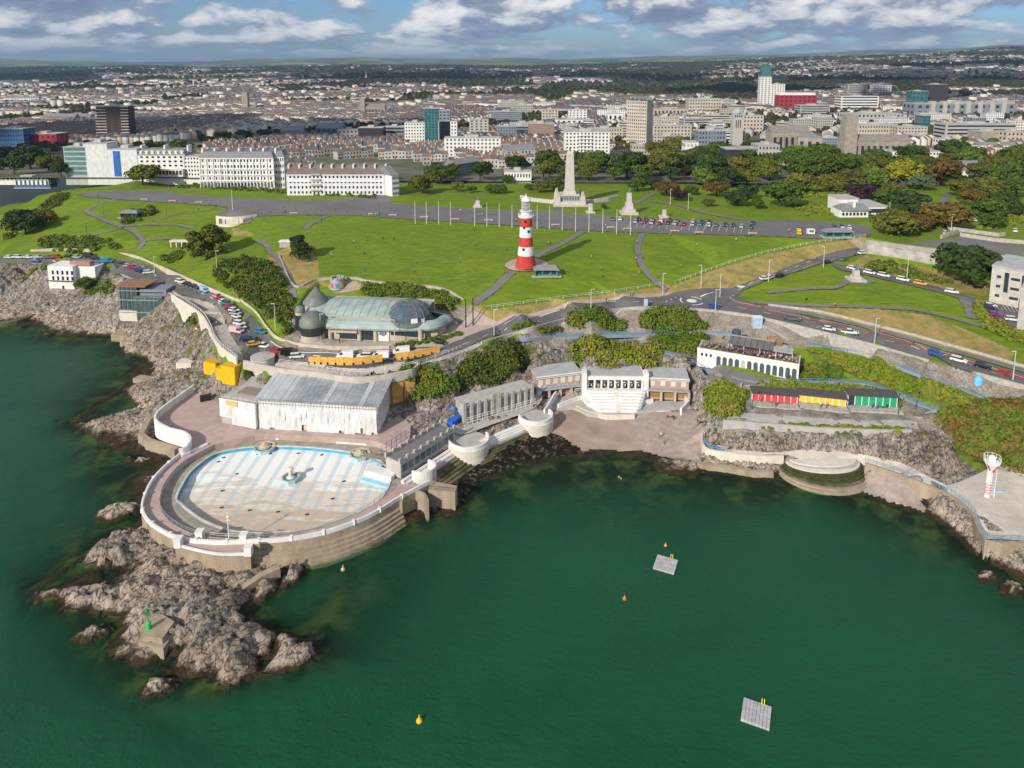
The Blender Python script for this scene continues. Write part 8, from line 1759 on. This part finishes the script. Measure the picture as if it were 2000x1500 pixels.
church(1650, 1777, 264, 306, (1646, 1670, 224), "large grey church with square pinnacled tower at the right"); church(1505, 1578, 246, 290, None, "great hall with long ridged roof and arched windows"); church(700, 752, 203, 225, (704, 713, 192), "dark stone church with a slim spire in the middle distance", 22); church(476, 500, 205, 218, (474, 485, 180), "sandstone church tower above the left suburbs")
t, f, z, zt = block(1592, 1622, 257, 302, "S", 1, 3, "steep stone gable of the old guildhall wing", depth=22, roof="gable", rot=1.2); block(1652, 1690, 305, 318, "K", 0, 1, "small brick hall with green cupola before the church", depth=14, roof="gable")
# ------------------------------------------------------------------ streets of houses
hw = [mat("white house render", (.50, .47, .42), (.62, .59, .54), scale=.05), mat("cream house render", (.48, .42, .33), (.58, .52, .43), scale=.05), mat("buff house render", (.42, .35, .27), (.56, .48, .38), scale=.05), mat("grey house render", (.36, .35, .34), scale=.05)]
hr = [mat("slate house roof", (.085, .085, .10), (.15, .145, .15), scale=.06), mat("brown house roof", (.15, .10, .08), (.22, .16, .13), scale=.06)]
protos = []
for k in range(4):
    t = thing("terraced_house", "", "house", (0, 0, 0), "terraced houses behind the seafront"); q = MB(); q.box(0, 0, -3, 6, 9, 10); q.box(1.2, 6.4, -3, 3.2, 5, 8); q.build("wall", hw[k], t)
    q = MB(); q.gable(0, 0, 7, 6, 9, 2.6, 0, .15); q.build("roof", hr[k % 2], t); q = MB(); q.box(2.9, 0, 7.4, .8, 1.6, 3.4); ch = q.build("chimney", hw[(k + 1) % 3], t); q = MB()
    for i in range(3): q.box(2.9, -.5 + .5 * i, 10.8, .3, .3, .6)
    q.build("chimney_pot", m_orange, ch); q = MB()
    for zz in (1.0, 4.2):
        for x in (-1.7, 1.2): q.box(x, -4.53, zz, 1.2, .1, 1.6, bottom=True)
    q.build("window", m_glass, t, kind="stuff"); q = MB(); q.box(-.1, -4.54, 0, .9, .1, 2.1); q.build("door", [m_bluepaint, m_black, m_wood, m_redc][k], t); freeze(t); protos.append(t)
GREEN = [[(1040,190),(1060,165),(1130,158),(1280,172),(1420,175),(1400,188),(1270,190),(1130,182),(1080,205)], [(-50,162),(0,160),(130,164),(210,158),(190,148),(60,128),(-50,128)], [(1130,168),(1480,150),(1480,185),(1400,190),(1290,180)], [(640,150),(760,160),(900,175),(1050,170),(1040,160),(900,140)]]
PARK = [(770,400),(790,355),(830,325),(880,312),(930,330),(990,330),(1090,318),(1200,318),(1340,310),(1360,330),(1460,335),(1520,315),(1640,320),(1800,350),(2100,345),(2100,460),(1640,440),(1100,410)]
cand = []
def fill(y0, y1, cell, hwid, rowgap, seg):
    Y = y0
    while Y < y1:
        half = Y * .76; X = -half
        while X < half:
            cxp, cyp = X + cell / 2, Y + cell / 2; th = math.floor(float(vnoise(np.array(cxp / 330), np.array(cyp / 330), 91)) * 5) * .5 - 1.0 + (.0 if cyp > 900 else .2); c_, s_ = math.cos(th), math.sin(th)
            n = int(cell / rowgap) + 1; m_ = int(cell / hwid) + 1
            for r in range(n):
                tone = random.random()
                for k in range(m_):
                    a = (k - m_ / 2 + .5) * hwid; b = (r - n / 2 + .5) * rowgap; px_, py_ = cxp + a * c_ - b * s_, cyp + a * s_ + b * c_
                    if abs(px_ - cxp) < cell * .5 and abs(py_ - cyp) < cell * .5: cand.append((px_, py_, th, seg, tone))
            X += cell
        Y += cell
fill(476, 1500, 104, 6.0, 27, 1); fill(1500, 3000, 150, 15, 34, 2.5); fill(3000, 7200, 260, 30, 58, 5)
cn = np.array(cand); cz = far_h(cn[:, 0], cn[:, 1]); sx, sy = to_px(cn[:, 0], cn[:, 1], cz)
wood = fbm(cn[:, 0] / 240, cn[:, 1] / 240, 4, 201); wood2 = fbm(cn[:, 0] / 620, cn[:, 1] / 620, 3, 209)
ok = (sx > -40) & (sx < 2040) & (wood < .56) & ~((cn[:, 1] > 2600) & (wood2 > .53)) & ~inpoly(sx, sy, PARK) & ~((sy > 280) & (sx < 140)) & ~((cn[:, 1] < 560) & ((sx < 560) | (sx > 900)))
ok &= ~((sx > 1180) & (sy > 218) & (RNG.random(len(sx)) > .25))
for g in GREEN: ok &= ~inpoly(sx, sy, g)
for fx, fy, fr_ in FOOT: ok &= ((cn[:, 0] - fx) ** 2 + (cn[:, 1] - fy) ** 2) > fr_ ** 2
woods = [(a, b) for (a, b), k, s1, s2 in zip(cn[:, :2], ok, sx, sy) if not k and -40 < s1 < 2040 and not inpoly(s1, s2, PARK) and s2 < 300]
keep = np.nonzero(ok)[0]; keep = keep[np.argsort(cn[keep, 1])]
near, farh = keep[:290], keep[290:]
NEARB = [(330,310,"the cream hotel"),(470,310,"the white seafront terrace"),(660,330,"the lilac terrace"),(840,290,"the green glass tower"),(700,275,"the slatted car park"),(570,270,"the rounded shed"),(925,300,"the long balconied block"),(220,270,"the brown tower"),(1040,270,"the brick theatre box"),(1150,300,"the white hotel"),(1240,290,"the slab tower"),(1400,300,"the framed office"),(1550,290,"the great hall"),(1700,300,"the pinnacled church"),(1790,315,"the white office"),(1940,300,"the pale blue terrace")]
for i in near: kk = random.randrange(4); nb_ = min(NEARB, key=lambda q: abs(q[0] - sx[i]) + 2 * abs(q[1] - sy[i])); clone(protos[kk], (cn[i, 0], cn[i, 1], cz[i]), cn[i, 2], (1, 1, random.uniform(.9, 1.2)), label="%s terraced house with %s roof in the streets %s %s" % (("white", "cream", "buff", "grey")[kk], ("slate", "brown")[kk % 2], "behind" if sy[i] < nb_[1] else "before", nb_[2]))
for p in protos: drop(p)
# the rest of the town in one mesh: wall box, pitched roof, chimney
n = len(farh); A = cn[farh]; Z = cz[farh]; sg = A[:, 3]; L2 = np.where(sg == 1, 3.0, np.where(sg > 3, 15, 7.5)); D2 = np.where(sg > 3, 7.0, 4.6) * RNG.uniform(.8, 1.2, n); L2 = L2 * np.where((RNG.random(n) > .9) & (sg > 1), 1.7, 1); Hh = (6.2 + RNG.random(n) * 2.2) * np.where(sg > 3, 1.3, 1) + (RNG.random(n) > .95) * (sg > 1) * 7; Rr = np.where(sg > 3, 4.0, 2.7)
c_, s_ = np.cos(A[:, 2]), np.sin(A[:, 2]); loc = [(-1, -1, 0), (1, -1, 0), (1, 1, 0), (-1, 1, 0), (-1, -1, 1), (1, -1, 1), (1, 1, 1), (-1, 1, 1), (-1, 0, 2), (1, 0, 2)]
V = np.zeros((n, 10, 3))
for k, (a, b, c) in enumerate(loc): u, v = a * L2, b * D2; V[:, k, 0] = A[:, 0] + u * c_ - v * s_; V[:, k, 1] = A[:, 1] + u * s_ + v * c_; V[:, k, 2] = Z + (-4 if c == 0 else Hh if c == 1 else Hh + Rr)
F4 = np.array([(0, 1, 5, 4), (2, 3, 7, 6), (4, 5, 9, 8), (6, 7, 8, 9)]); F5 = np.array([(1, 2, 6, 9, 5), (3, 0, 4, 8, 7)])
lv = np.concatenate([(np.arange(n)[:, None, None] * 10 + F4).ravel(), (np.arange(n)[:, None, None] * 10 + F5).ravel()]).astype(np.int32)
ls = np.concatenate([np.arange(n * 4) * 4, n * 16 + np.arange(n * 2) * 5]).astype(np.int32)
wmi = np.where(A[:, 4] < .42, 0, np.where(A[:, 4] < .66, 1, np.where(A[:, 4] < .88, 2, 3))); wmi = np.where(RNG.random(n) < .25, RNG.integers(0, 4, n), wmi); rmi = 4 + (RNG.random(n) < .45)
mi = np.concatenate([np.stack([wmi, wmi, rmi, rmi], 1).ravel(), np.stack([wmi, wmi], 1).ravel()]).astype(np.int32)
me = bpy.data.meshes.new("distant_houses"); me.vertices.add(n * 10); me.vertices.foreach_set("co", V.astype(np.float32).ravel()); me.loops.add(len(lv)); me.loops.foreach_set("vertex_index", lv); me.polygons.add(len(ls)); me.polygons.foreach_set("loop_start", ls)
for m_ in hw + hr: me.materials.append(m_)
me.polygons.foreach_set("material_index", mi); me.update(calc_edges=True); o = bpy.data.objects.new("distant_houses", me); COL.objects.link(o); tag(o, "far mass of pale terraced houses with dark roofs reaching to the hills", "houses", kind="stuff")
print("houses", n)

# ------------------------------------------------------------------ trees and scrub
def foliage_mat(name, base=None):
    m = bpy.data.materials.new(name); m.use_nodes = True; t = NT(m.node_tree); out = t.n("ShaderNodeOutputMaterial"); b = t.n("ShaderNodeBsdfPrincipled"); t.l(b, 0, out, 0)
    oi = t.n("ShaderNodeObjectInfo"); p = t.n("ShaderNodeNewGeometry").outputs["Position"]
    f = t.ramp(t.noise(p, .55, 4, .7), [(.3, 0), (.7, 1)]); c0 = oi.outputs["Color"] if base is None else None
    if base is None: lo = t.mix(1.0, c0, (.62, .66, .6), "MULTIPLY"); hi = t.mix(1.0, c0, (1.55, 1.45, 1.2), "MULTIPLY"); c = t.mix(f, lo, hi)
    else: c = t.mix(f, base[0], base[1]); c = t.mix(t.ramp(t.noise(p, .12, 4, .6), [(.45, 0), (.65, 1)]), c, base[2])
    t.t.links.new(c, b.inputs["Base Color"]); b.inputs["Roughness"].default_value = .7; b.inputs["Specular IOR Level"].default_value = .2; return m
m_leaf = foliage_mat("leaves"); m_bark = mat("bark", (.07, .05, .035), scale=3)
def leaf_cloud(C, R, n_per, size, flat=.85, rng=RNG):
    """leaf clumps on the skins of many blobs; C (k,3), R (k,)"""
    k = len(C); d = rng.normal(size=(k, n_per, 3)); d[..., 2] = np.where(d[..., 2] < -.5, -d[..., 2] * .6, d[..., 2]); d /= np.linalg.norm(d, axis=2, keepdims=True)
    r = R[:, None] * (1 - .45 * rng.random((k, n_per)) ** 2.2); P = C[:, None] + d * r[..., None] * np.array([1, 1, flat]); P = P.reshape(-1, 3); d = d.reshape(-1, 3)
    nn = d + rng.normal(size=d.shape) * .55; nn /= np.linalg.norm(nn, axis=1, keepdims=True)
    a = np.cross(nn, rng.normal(size=nn.shape)); a /= np.linalg.norm(a, axis=1, keepdims=True) + 1e-9; b = np.cross(nn, a); s = (size * (.6 + .8 * rng.random(len(P))))[:, None]
    return np.stack([P - a * s - b * s * .6, P + a * s * .8 - b * s, P + a * s + b * s * .6, P - a * s * .7 + b * s], 1)
def quads(name, Q, m):
    n = len(Q); me = bpy.data.meshes.new(name); me.vertices.add(n * 4); me.vertices.foreach_set("co", Q.astype(np.float32).ravel()); me.loops.add(n * 4); me.loops.foreach_set("vertex_index", np.arange(n * 4, dtype=np.int32)); me.polygons.add(n); me.polygons.foreach_set("loop_start", np.arange(0, n * 4, 4, dtype=np.int32)); me.materials.append(m); me.update(calc_edges=True); return me
def tree_proto(kind, seed):
    r = np.random.default_rng(seed); t = thing("broadleaf_tree" if kind != "conifer" else "conifer_tree", "", "tree", (0, 0, 0))
    if kind == "conifer": k = 26; h = r.random(k); C = np.stack([(r.random(k) - .5) * (1.5 - h), (r.random(k) - .5) * (1.5 - h), .35 + h * 1.7], 1); R = .22 + .30 * (1 - h) * r.random(k) + .1
    elif kind == "cypress": k = 30; a = r.random(k) * 6.28; q = r.random(k) ** .6; h = r.random(k); C = np.stack([np.cos(a) * q * (1.05 - h * .55), np.sin(a) * q * (1.05 - h * .55), .35 + h * 1.15], 1); R = .2 + .16 * r.random(k)
    else: k = 24; a = r.random(k) * 6.28; q = r.random(k) ** .5 * .68; C = np.stack([np.cos(a) * q, np.sin(a) * q, .72 + (r.random(k) - .35) * .72 * np.sqrt(1 - q * q)], 1); R = .24 + .2 * r.random(k)
    Q = leaf_cloud(C, R, 150, .052, rng=r); o = bpy.data.objects.new("crown", quads("crown", Q, m_leaf)); COL.objects.link(o); o.parent = t
    q = MB(); q.tube([(0, 0, -.1), (.02, 0, .4), (0, .02, .9)], [.075, .055, .03], 6)
    for i in range(4): a = i * 1.6 + seed; q.tube([(0, 0, .35 + .1 * i), (.3 * math.cos(a), .3 * math.sin(a), .75 + .08 * i)], [.035, .015], 5)
    q.build("trunk", m_bark, t); freeze(t); return t
TP = [tree_proto("b", 11 + i) for i in range(5)]; TC = tree_proto("conifer", 31); TY = tree_proto("cypress", 33)
PAL = dict(g=((.056, .092, .013), "mid green"), d=((.030, .055, .012), "dark green"), o=((.092, .102, .016), "olive"), r=((.105, .075, .018), "russet"), p=((.035, .016, .02), "purple-leaved"), c=((.10, .115, .010), "yellow-tinged dark green"), y=((.16, .165, .014), "bright yellow-green"), b=((.07, .10, .065), "blue-green"), l=((.085, .128, .02), "light green"))
TREES = [(825,378,58,"o"),(862,360,62,"g"),(893,374,30,"l"),(938,350,50,"d"),(882,345,40,"o"),(957,378,26,"g"),(975,378,32,"g"),(1010,336,46,"d"),(1062,352,52,"o"),(1082,374,46,"g"),(1035,372,22,"g"),(1130,332,52,"g"),(1165,336,60,"g"),(1225,348,76,"d"),(1195,330,50,"g"),(1290,342,70,"o"),(1280,302,40,"o"),(1322,300,58,"o"),(1330,328,44,"y"),(1245,374,40,"g"),(1278,368,36,"d"),(1302,382,52,"r"),(1326,392,36,"p"),(1335,352,32,"p"),(1386,352,76,"d"),(1422,366,56,"d"),(1400,384,52,"r"),(1440,402,52,"d"),(1383,404,26,"g"),(1480,408,28,"g"),(1462,388,42,"d"),(1500,352,44,"o"),(1472,338,46,"g"),(1522,404,82,"g"),(1562,378,70,"o"),(1592,352,80,"g"),(1542,332,62,"g"),(1502,328,44,"o"),(1640,352,80,"g"),(1622,376,62,"o"),(1681,396,58,"p"),(1660,368,62,"o"),(1702,370,60,"l"),(1770,366,78,"y"),(1800,372,50,"b"),(1715,398,52,"g"),(1776,416,78,"d"),(1742,388,44,"o"),(1832,364,80,"r"),(1862,344,50,"g"),(1880,384,62,"o"),(1897,404,50,"r"),(1932,388,62,"o"),(1962,368,70,"g"),(1984,386,62,"g"),(1902,358,50,"o"),(1942,348,62,"o"),(2000,360,62,"g"),(1700,342,60,"o"),(1560,348,50,"d"),(1610,330,50,"g"),(1445,360,44,"o"),(1350,380,30,"g"),(1110,352,40,"g"),(1150,350,44,"o"),(1255,352,48,"g"),(1200,358,36,"g"),(1820,340,50,"o"),(1760,340,52,"g"),(1980,340,60,"o"),(1055,376,30,"o"),(920,376,22,"g"),(990,358,26,"g"),(1310,350,44,"d"),(1412,340,50,"g"),
 (1745,462,86,"o"),(1790,452,60,"r"),(1845,446,92,"r"),(1924,428,72,"g"),(1964,420,66,"d"),(1938,446,44,"g"),(1895,556,122,"d"),(1708,532,34,"l"),(404,502,78,"c"),(585,506,52,"d"),(50,458,66,"d"),(85,440,52,"r"),(35,440,50,"d"),(280,362,62,"o"),(167,568,42,"g"),(60,330,70,"d"),(28,340,60,"d"),(95,335,50,"o"),(10,320,60,"d"),(120,345,40,"d"),(760,352,26,"o"),(1010,322,26,"o"),(720,372,18,"g"),(1180,408,14,"g")]
rt = random.Random(5)
while len(TREES) < 158:
    px, py = rt.uniform(1040, 2010), rt.uniform(312, 366)
    if not (1085 < px < 1140) and (py < 345 or px > 1340): TREES.append((px, py, rt.uniform(40, 66), rt.choice('ggddool')))
near_of = [(933,404,"the bronze figure"),(1112,398,"the obelisk"),(1228,417,"the statue monument"),(1297,424,"the car park memorial"),(1690,420,"the garden cafe"),(1390,310,"the framed office"),(1240,292,"the slab tower"),(1715,300,"the pinnacled church"),(1780,320,"the white office"),(1900,330,"the white cottages"),(670,370,"the lilac terrace"),(1770,500,"the fort wall"),(1950,590,"the laboratory"),(455,430,"the belvedere"),(255,420,"the left shelter"),(140,350,"the glassy block"),(320,350,"the cream hotel"),(130,560,"the white cliff house"),(1520,290,"the great hall"),(560,482,"the garden hut"),(1460,440,"the promenade cars")]
seen = {}
for i, (px, py, wd, cc_) in enumerate(TREES):
    x, y, z = Gp(px, py); k = (y / (_c - (py - CPY) / FPX * _s)) / FPX; R = wd * k / 2 / .92; pr = TC if (px, py) in ((585, 506),) else TY if cc_ == "c" else TP[i % 5]
    col = np.array(PAL[cc_][0]) * random.uniform(.85, 1.2); big = "small" if wd < 36 else "broad" if wd < 66 else "huge"
    nm = min(near_of, key=lambda q: abs(q[0] - px) + 1.6 * abs(q[1] - py)); side = "left of" if px < nm[0] - 18 else "right of" if px > nm[0] + 18 else "close by"; depth_ = "before" if py > nm[1] + 12 else "behind" if py < nm[1] - 12 else "level with"
    lab = "%s %s tree %s and %s %s" % (big, PAL[cc_][1], side, depth_, nm[2]); lab = lab.replace("close by and ", "").replace("yellow-tinged dark green", "yellowish"); seen[lab] = seen.get(lab, 0) + 1
    if seen[lab] > 1: lab += ", " + ORD[min(17, seen[lab]) - 1] + " of its kind"
    c = clone(pr, (x, y, z), random.random() * 6.28, (R, R, R * random.uniform(.72, .95)), label=lab, color=col); c["group"] = "park and garden trees"
# street trees of the town: nearest ones singly, the far ones as one mass
wd_ = np.array(woods); wz = far_h(wd_[:, 0], wd_[:, 1]); nz = fbm(wd_[:, 0] / 130, wd_[:, 1] / 130, 3, 7)
gi = np.nonzero(ok)[0]; gi = gi[RNG.random(len(gi)) < np.where(cn[gi, 1] < 1500, .10, .22)]; extra = cn[gi, :2] + RNG.normal(size=(len(gi), 2)) * 9 + np.array([0, -11]); wd_ = np.concatenate([wd_, extra]); wz = far_h(wd_[:, 0], wd_[:, 1])
sel = (wd_[:, 1] > 600) & ((wd_[:, 1] > 900) | (RNG.random(len(wd_)) < .35)); wd_, wz = wd_[sel], wz[sel]; od = np.argsort(wd_[:, 1]); wd_, wz = wd_[od], wz[od]
for i in range(150):
    cc_ = random.choice("ggdoodol"); R = random.uniform(3.2, 6); c = clone(TP[i % 5], (wd_[i, 0], wd_[i, 1], wz[i]), random.random() * 6.28, (R, R, R), label="rounded %s street tree %s %s" % ((lambda s_, q: (PAL[cc_][1], "beyond" if s_[1] < q[1] else "short of", q[2]))((s2 := to_px(wd_[i, 0], wd_[i, 1], wz[i])), min(NEARB, key=lambda q: abs(q[0] - s2[0]) + 2 * abs(q[1] - s2[1])))), color=PAL[cc_][0]); c["group"] = "street trees in the town"
for p in TP + [TC, TY]: drop(p)
fw_, fz = wd_[150:], wz[150:]; n = len(fw_); stp_ = RNG.random(n); jit = RNG.normal(size=(n, 2)) * 7; sc_ = np.clip(fw_[:, 1] / 430, 3.4, 13) * (.7 + .6 * RNG.random(n)); Cc = np.stack([fw_[:, 0] + jit[:, 0], fw_[:, 1] + jit[:, 1], fz + sc_ * .55], 1)
Q = leaf_cloud(Cc, sc_, 20, .42, .8); Q = Cc.repeat(20, 0)[:, None] + (Q - Cc.repeat(20, 0)[:, None]) * 1.0
P0 = Q.mean(1, keepdims=True); Q = P0 + (Q - P0) * (sc_.repeat(20)[:, None, None]); o = bpy.data.objects.new("distant_woods", quads("distant_woods", Q, foliage_mat("far leaves", ((.016, .03, .010), (.055, .07, .018), (.075, .06, .02))))); COL.objects.link(o); tag(o, "far dark green woods and gardens between the distant houses", "woods", kind="stuff")
print("woods", n)
# scrub on slopes and cliffs
def thicket(poly, n, r0, r1, base, label, name="shrubs", dens_=60, leaf=.30, lift=.25):
    W2 = [Gp(*p)[:2] for p in poly]; xs = [p[0] for p in W2]; ys = [p[1] for p in W2]; C = []
    while len(C) < n:
        x = random.uniform(min(xs), max(xs)); y = random.uniform(min(ys), max(ys))
        if inpoly(np.array([x]), np.array([y]), W2)[0]: C.append((x, y, ground(x, y)))
    C = np.array(C); R = RNG.uniform(r0, r1, n); C[:, 2] += R * lift
    o = bpy.data.objects.new(name, quads(name, leaf_cloud(C, R, dens_, leaf, .8), foliage_mat(label[:20], base))); COL.objects.link(o); return tag(o, label, "shrubs", kind="stuff")
GR = ((.055, .105, .010), (.12, .175, .016), (.15, .16, .02)); DK = ((.04, .07, .010), (.085, .12, .014), (.115, .115, .018)); YG = ((.10, .155, .010), (.19, .23, .018), (.22, .21, .035)); RU = ((.07, .125, .014), (.15, .175, .02), (.20, .10, .03))
for poly, n, r0, r1, b, lab in [
 ([(425,520),(480,505),(530,515),(560,560),(575,600),(575,650),(555,655),(525,620),(500,600),(450,570),(420,545)],260,1.2,2.6,DK,"dark scrub covering the bank behind the curved road wall"),
 ([(700,560),(790,560),(860,572),(895,590),(880,606),(800,595),(720,578)],150,1.0,2.2,GR,"green bushes filling the bed behind the copper roof"),
 ([(780,740),(830,722),(880,738),(890,760),(860,775),(800,785),(778,765)],130,1.4,2.8,GR,"bushes over the cliff beside the wrapped hall"),
 ([(895,760),(900,725),(940,690),(1000,670),(1015,690),(1020,720),(990,740),(940,750)],210,1.5,3.0,DK,"dark bushes on the cliff below the zebra crossing"),
 ([(1120,618),(1180,611),(1215,630),(1215,645),(1130,645),(1110,635)],110,1.3,2.6,GR,"clipped green thicket under the road wall, left clump"),
 ([(1258,620),(1275,608),(1340,606),(1368,630),(1375,642),(1250,645)],140,1.5,3.0,GR,"clipped green thicket under the road wall, right clump"),
 ([(1095,662),(1150,660),(1240,672),(1290,690),(1270,722),(1180,722),(1125,705)],230,1.2,2.8,YG,"yellow-green bushes on the cliff above the white beach terrace"),
 ([(1265,660),(1375,655),(1378,690),(1350,698),(1290,680)],130,1.3,2.4,GR,"dense hedge between the walkway and zigzag path"),
 ([(1385,755),(1420,752),(1452,770),(1440,812),(1400,818),(1380,785)],150,1.2,2.4,YG,"yellow-green creeper mound left of the long stair"),
 ([(1530,722),(1560,712),(1640,726),(1650,738),(1540,742)],120,.8,1.7,GR,"low green bushes right of the arched cafe"),
 ([(1480,750),(1540,750),(1690,756),(1740,778),(1745,795),(1650,772),(1480,766)],230,.7,1.4,YG,"rough green growth on the bank over the beach huts"),
 ([(1575,682),(1700,706),(1800,742),(1920,782),(1880,794),(1780,770),(1640,718)],300,.5,1.1,YG,"tall grass and scrub on the long slope above the huts"),
 ([(1830,815),(1880,800),(1940,785),(2080,790),(2080,900),(1990,925),(1930,900),(1880,880),(1850,850)],480,1.1,2.4,RU,"russet and green thicket over the right-hand cliff"),
 ([(1690,515),(1750,505),(1800,530),(1880,560),(1800,548),(1720,535)],60,.8,1.8,GR,"bushes at the foot of the fort wall"),
 ([(75,470),(150,462),(215,468),(235,485),(180,490),(80,485)],110,1.0,2.2,GR,"garden bushes above the left roadside wall"),
 ([(232,432),(262,412),(300,405),(308,415),(270,432),(250,438)],50,1.0,2.2,DK,"shrubs round the left teal shelter"),
 ([(20,470),(60,435),(110,405),(135,385),(125,380),(90,398),(45,430),(5,465)],120,1.5,3.0,DK,"dark hedge running down the left hillside"),
 ([(310,505),(355,492),(362,502),(330,515)],30,.8,1.5,GR,"small rockery shrubs by the left road"),
 ([(150,560),(200,545),(230,570),(210,575)],40,1.0,2.0,GR,"bushes beside the white cliff house"),
 ([(35,530),(85,520),(95,540),(60,545)],40,.8,1.6,YG,"green scrub on the far left rocks"),
 ([(355,620),(395,625),(400,640),(365,640)],25,.8,1.6,GR,"shrubs below the curved left promenade"),
 ([(345,720),(375,712),(385,735),(350,745)],40,.5,1.0,YG,"grass tuft on the rocks by the builders' yard"),
 ([(345,370),(390,368),(560,378),(730,388),(735,382),(560,372),(400,362),(340,362)],150,.8,1.6,GR,"hedge and palms before the seafront terraces"),
 ([(1700,390),(1545,385),(1560,372),(1700,378)],80,1.0,2.0,YG,"clipped hedge blocks in the garden behind the cafe"),
 ([(1545,400),(1640,395),(1640,420),(1560,422)],90,.6,1.4,YG,"rose garden shrubs left of the garden cafe"),
 ([(1900,600),(1912,590),(1930,625),(2000,655),(2080,690),(2080,700),(1985,672),(1925,640)],110,1.0,2.0,YG,"long hedge beside the laboratory car park"),
 ([(1700,458),(1850,430),(1880,432),(1740,466)],60,.7,1.3,YG,"trimmed hedge on the fort bank"),
 ([(2010,412),(1900,445),(1940,450),(2050,428)],80,1.0,2.0,YG,"long clipped hedge at the upper right"),
 ([(770,676),(900,650),(905,655),(780,682)],60,.4,.9,GR,"low garden hedge before the domed pavilion"),
 ([(1480,838),(1560,838),(1640,842),(1760,845),(1760,838),(1500,830)],90,.4,.8,YG,"planted beds under the beach huts"),
 ([(980,650),(1020,636),(1100,640),(1060,650)],50,.7,1.4,GR,"low ivy along the road wall above the viaduct")]:
    thicket(poly, n, r0, r1, b, lab)

# ------------------------------------------------------------------ cumulus over the coast and town; their shade falls on the streets
cl = MB(); rc = random.Random(9); ALT = 1150.0
def cumulus(px, py, z, rx, ry, n=16):
    x, y, z = Gp(px, py); k = (ALT - z) / SUN_DIR.z; x += SUN_DIR.x * k; y += SUN_DIR.y * k
    for i in range(n):
        a = rc.random() * 6.28; q = rc.random() ** .5; r = rc.uniform(.25, .5) * min(rx, ry); cx_, cy_ = x + rx * q * math.cos(a), y + ry * q * math.sin(a)
        cl.lathe([(r * math.cos(e) * (1 + .12 * math.sin(5 * e + i)), r * .8 * math.sin(e)) for e in np.linspace(-.25, 1.5, 8)], cx_, cy_, ALT + 20 * rc.random(), 14)
for c in [(300,258,20,330,170,22), (620,262,18,150,120,12), (60,300,18,110,110,10), (1000,150,45,950,420,26), (620,152,45,500,300,16), (1760,150,55,620,430,24), (1960,128,110,420,420,18), (1830,190,22,180,140,12), (1450,176,30,260,260,12), (60,150,40,500,700,18)]: cumulus(*c)
o = cl.build("clouds", mat("cloud", (.85, .86, .88), scale=.002, var=.05), None, True, "stuff")

# ------------------------------------------------------------------ air
hz = MB(); hz.box(0, 9000, -14, 44000, 30000, 504, bottom=True)
hm = bpy.data.materials.new("haze"); hm.use_nodes = True; t = NT(hm.node_tree)
out = t.n("ShaderNodeOutputMaterial"); pv = t.n("ShaderNodeVolumePrincipled")
pv.inputs["Color"].default_value = (.46, .70, 1.0, 1); pv.inputs["Density"].default_value = 5.2e-5; pv.inputs["Anisotropy"].default_value = .3
t.l(pv, 0, out, "Volume")
hz.build("haze", hm, None, kind="stuff")
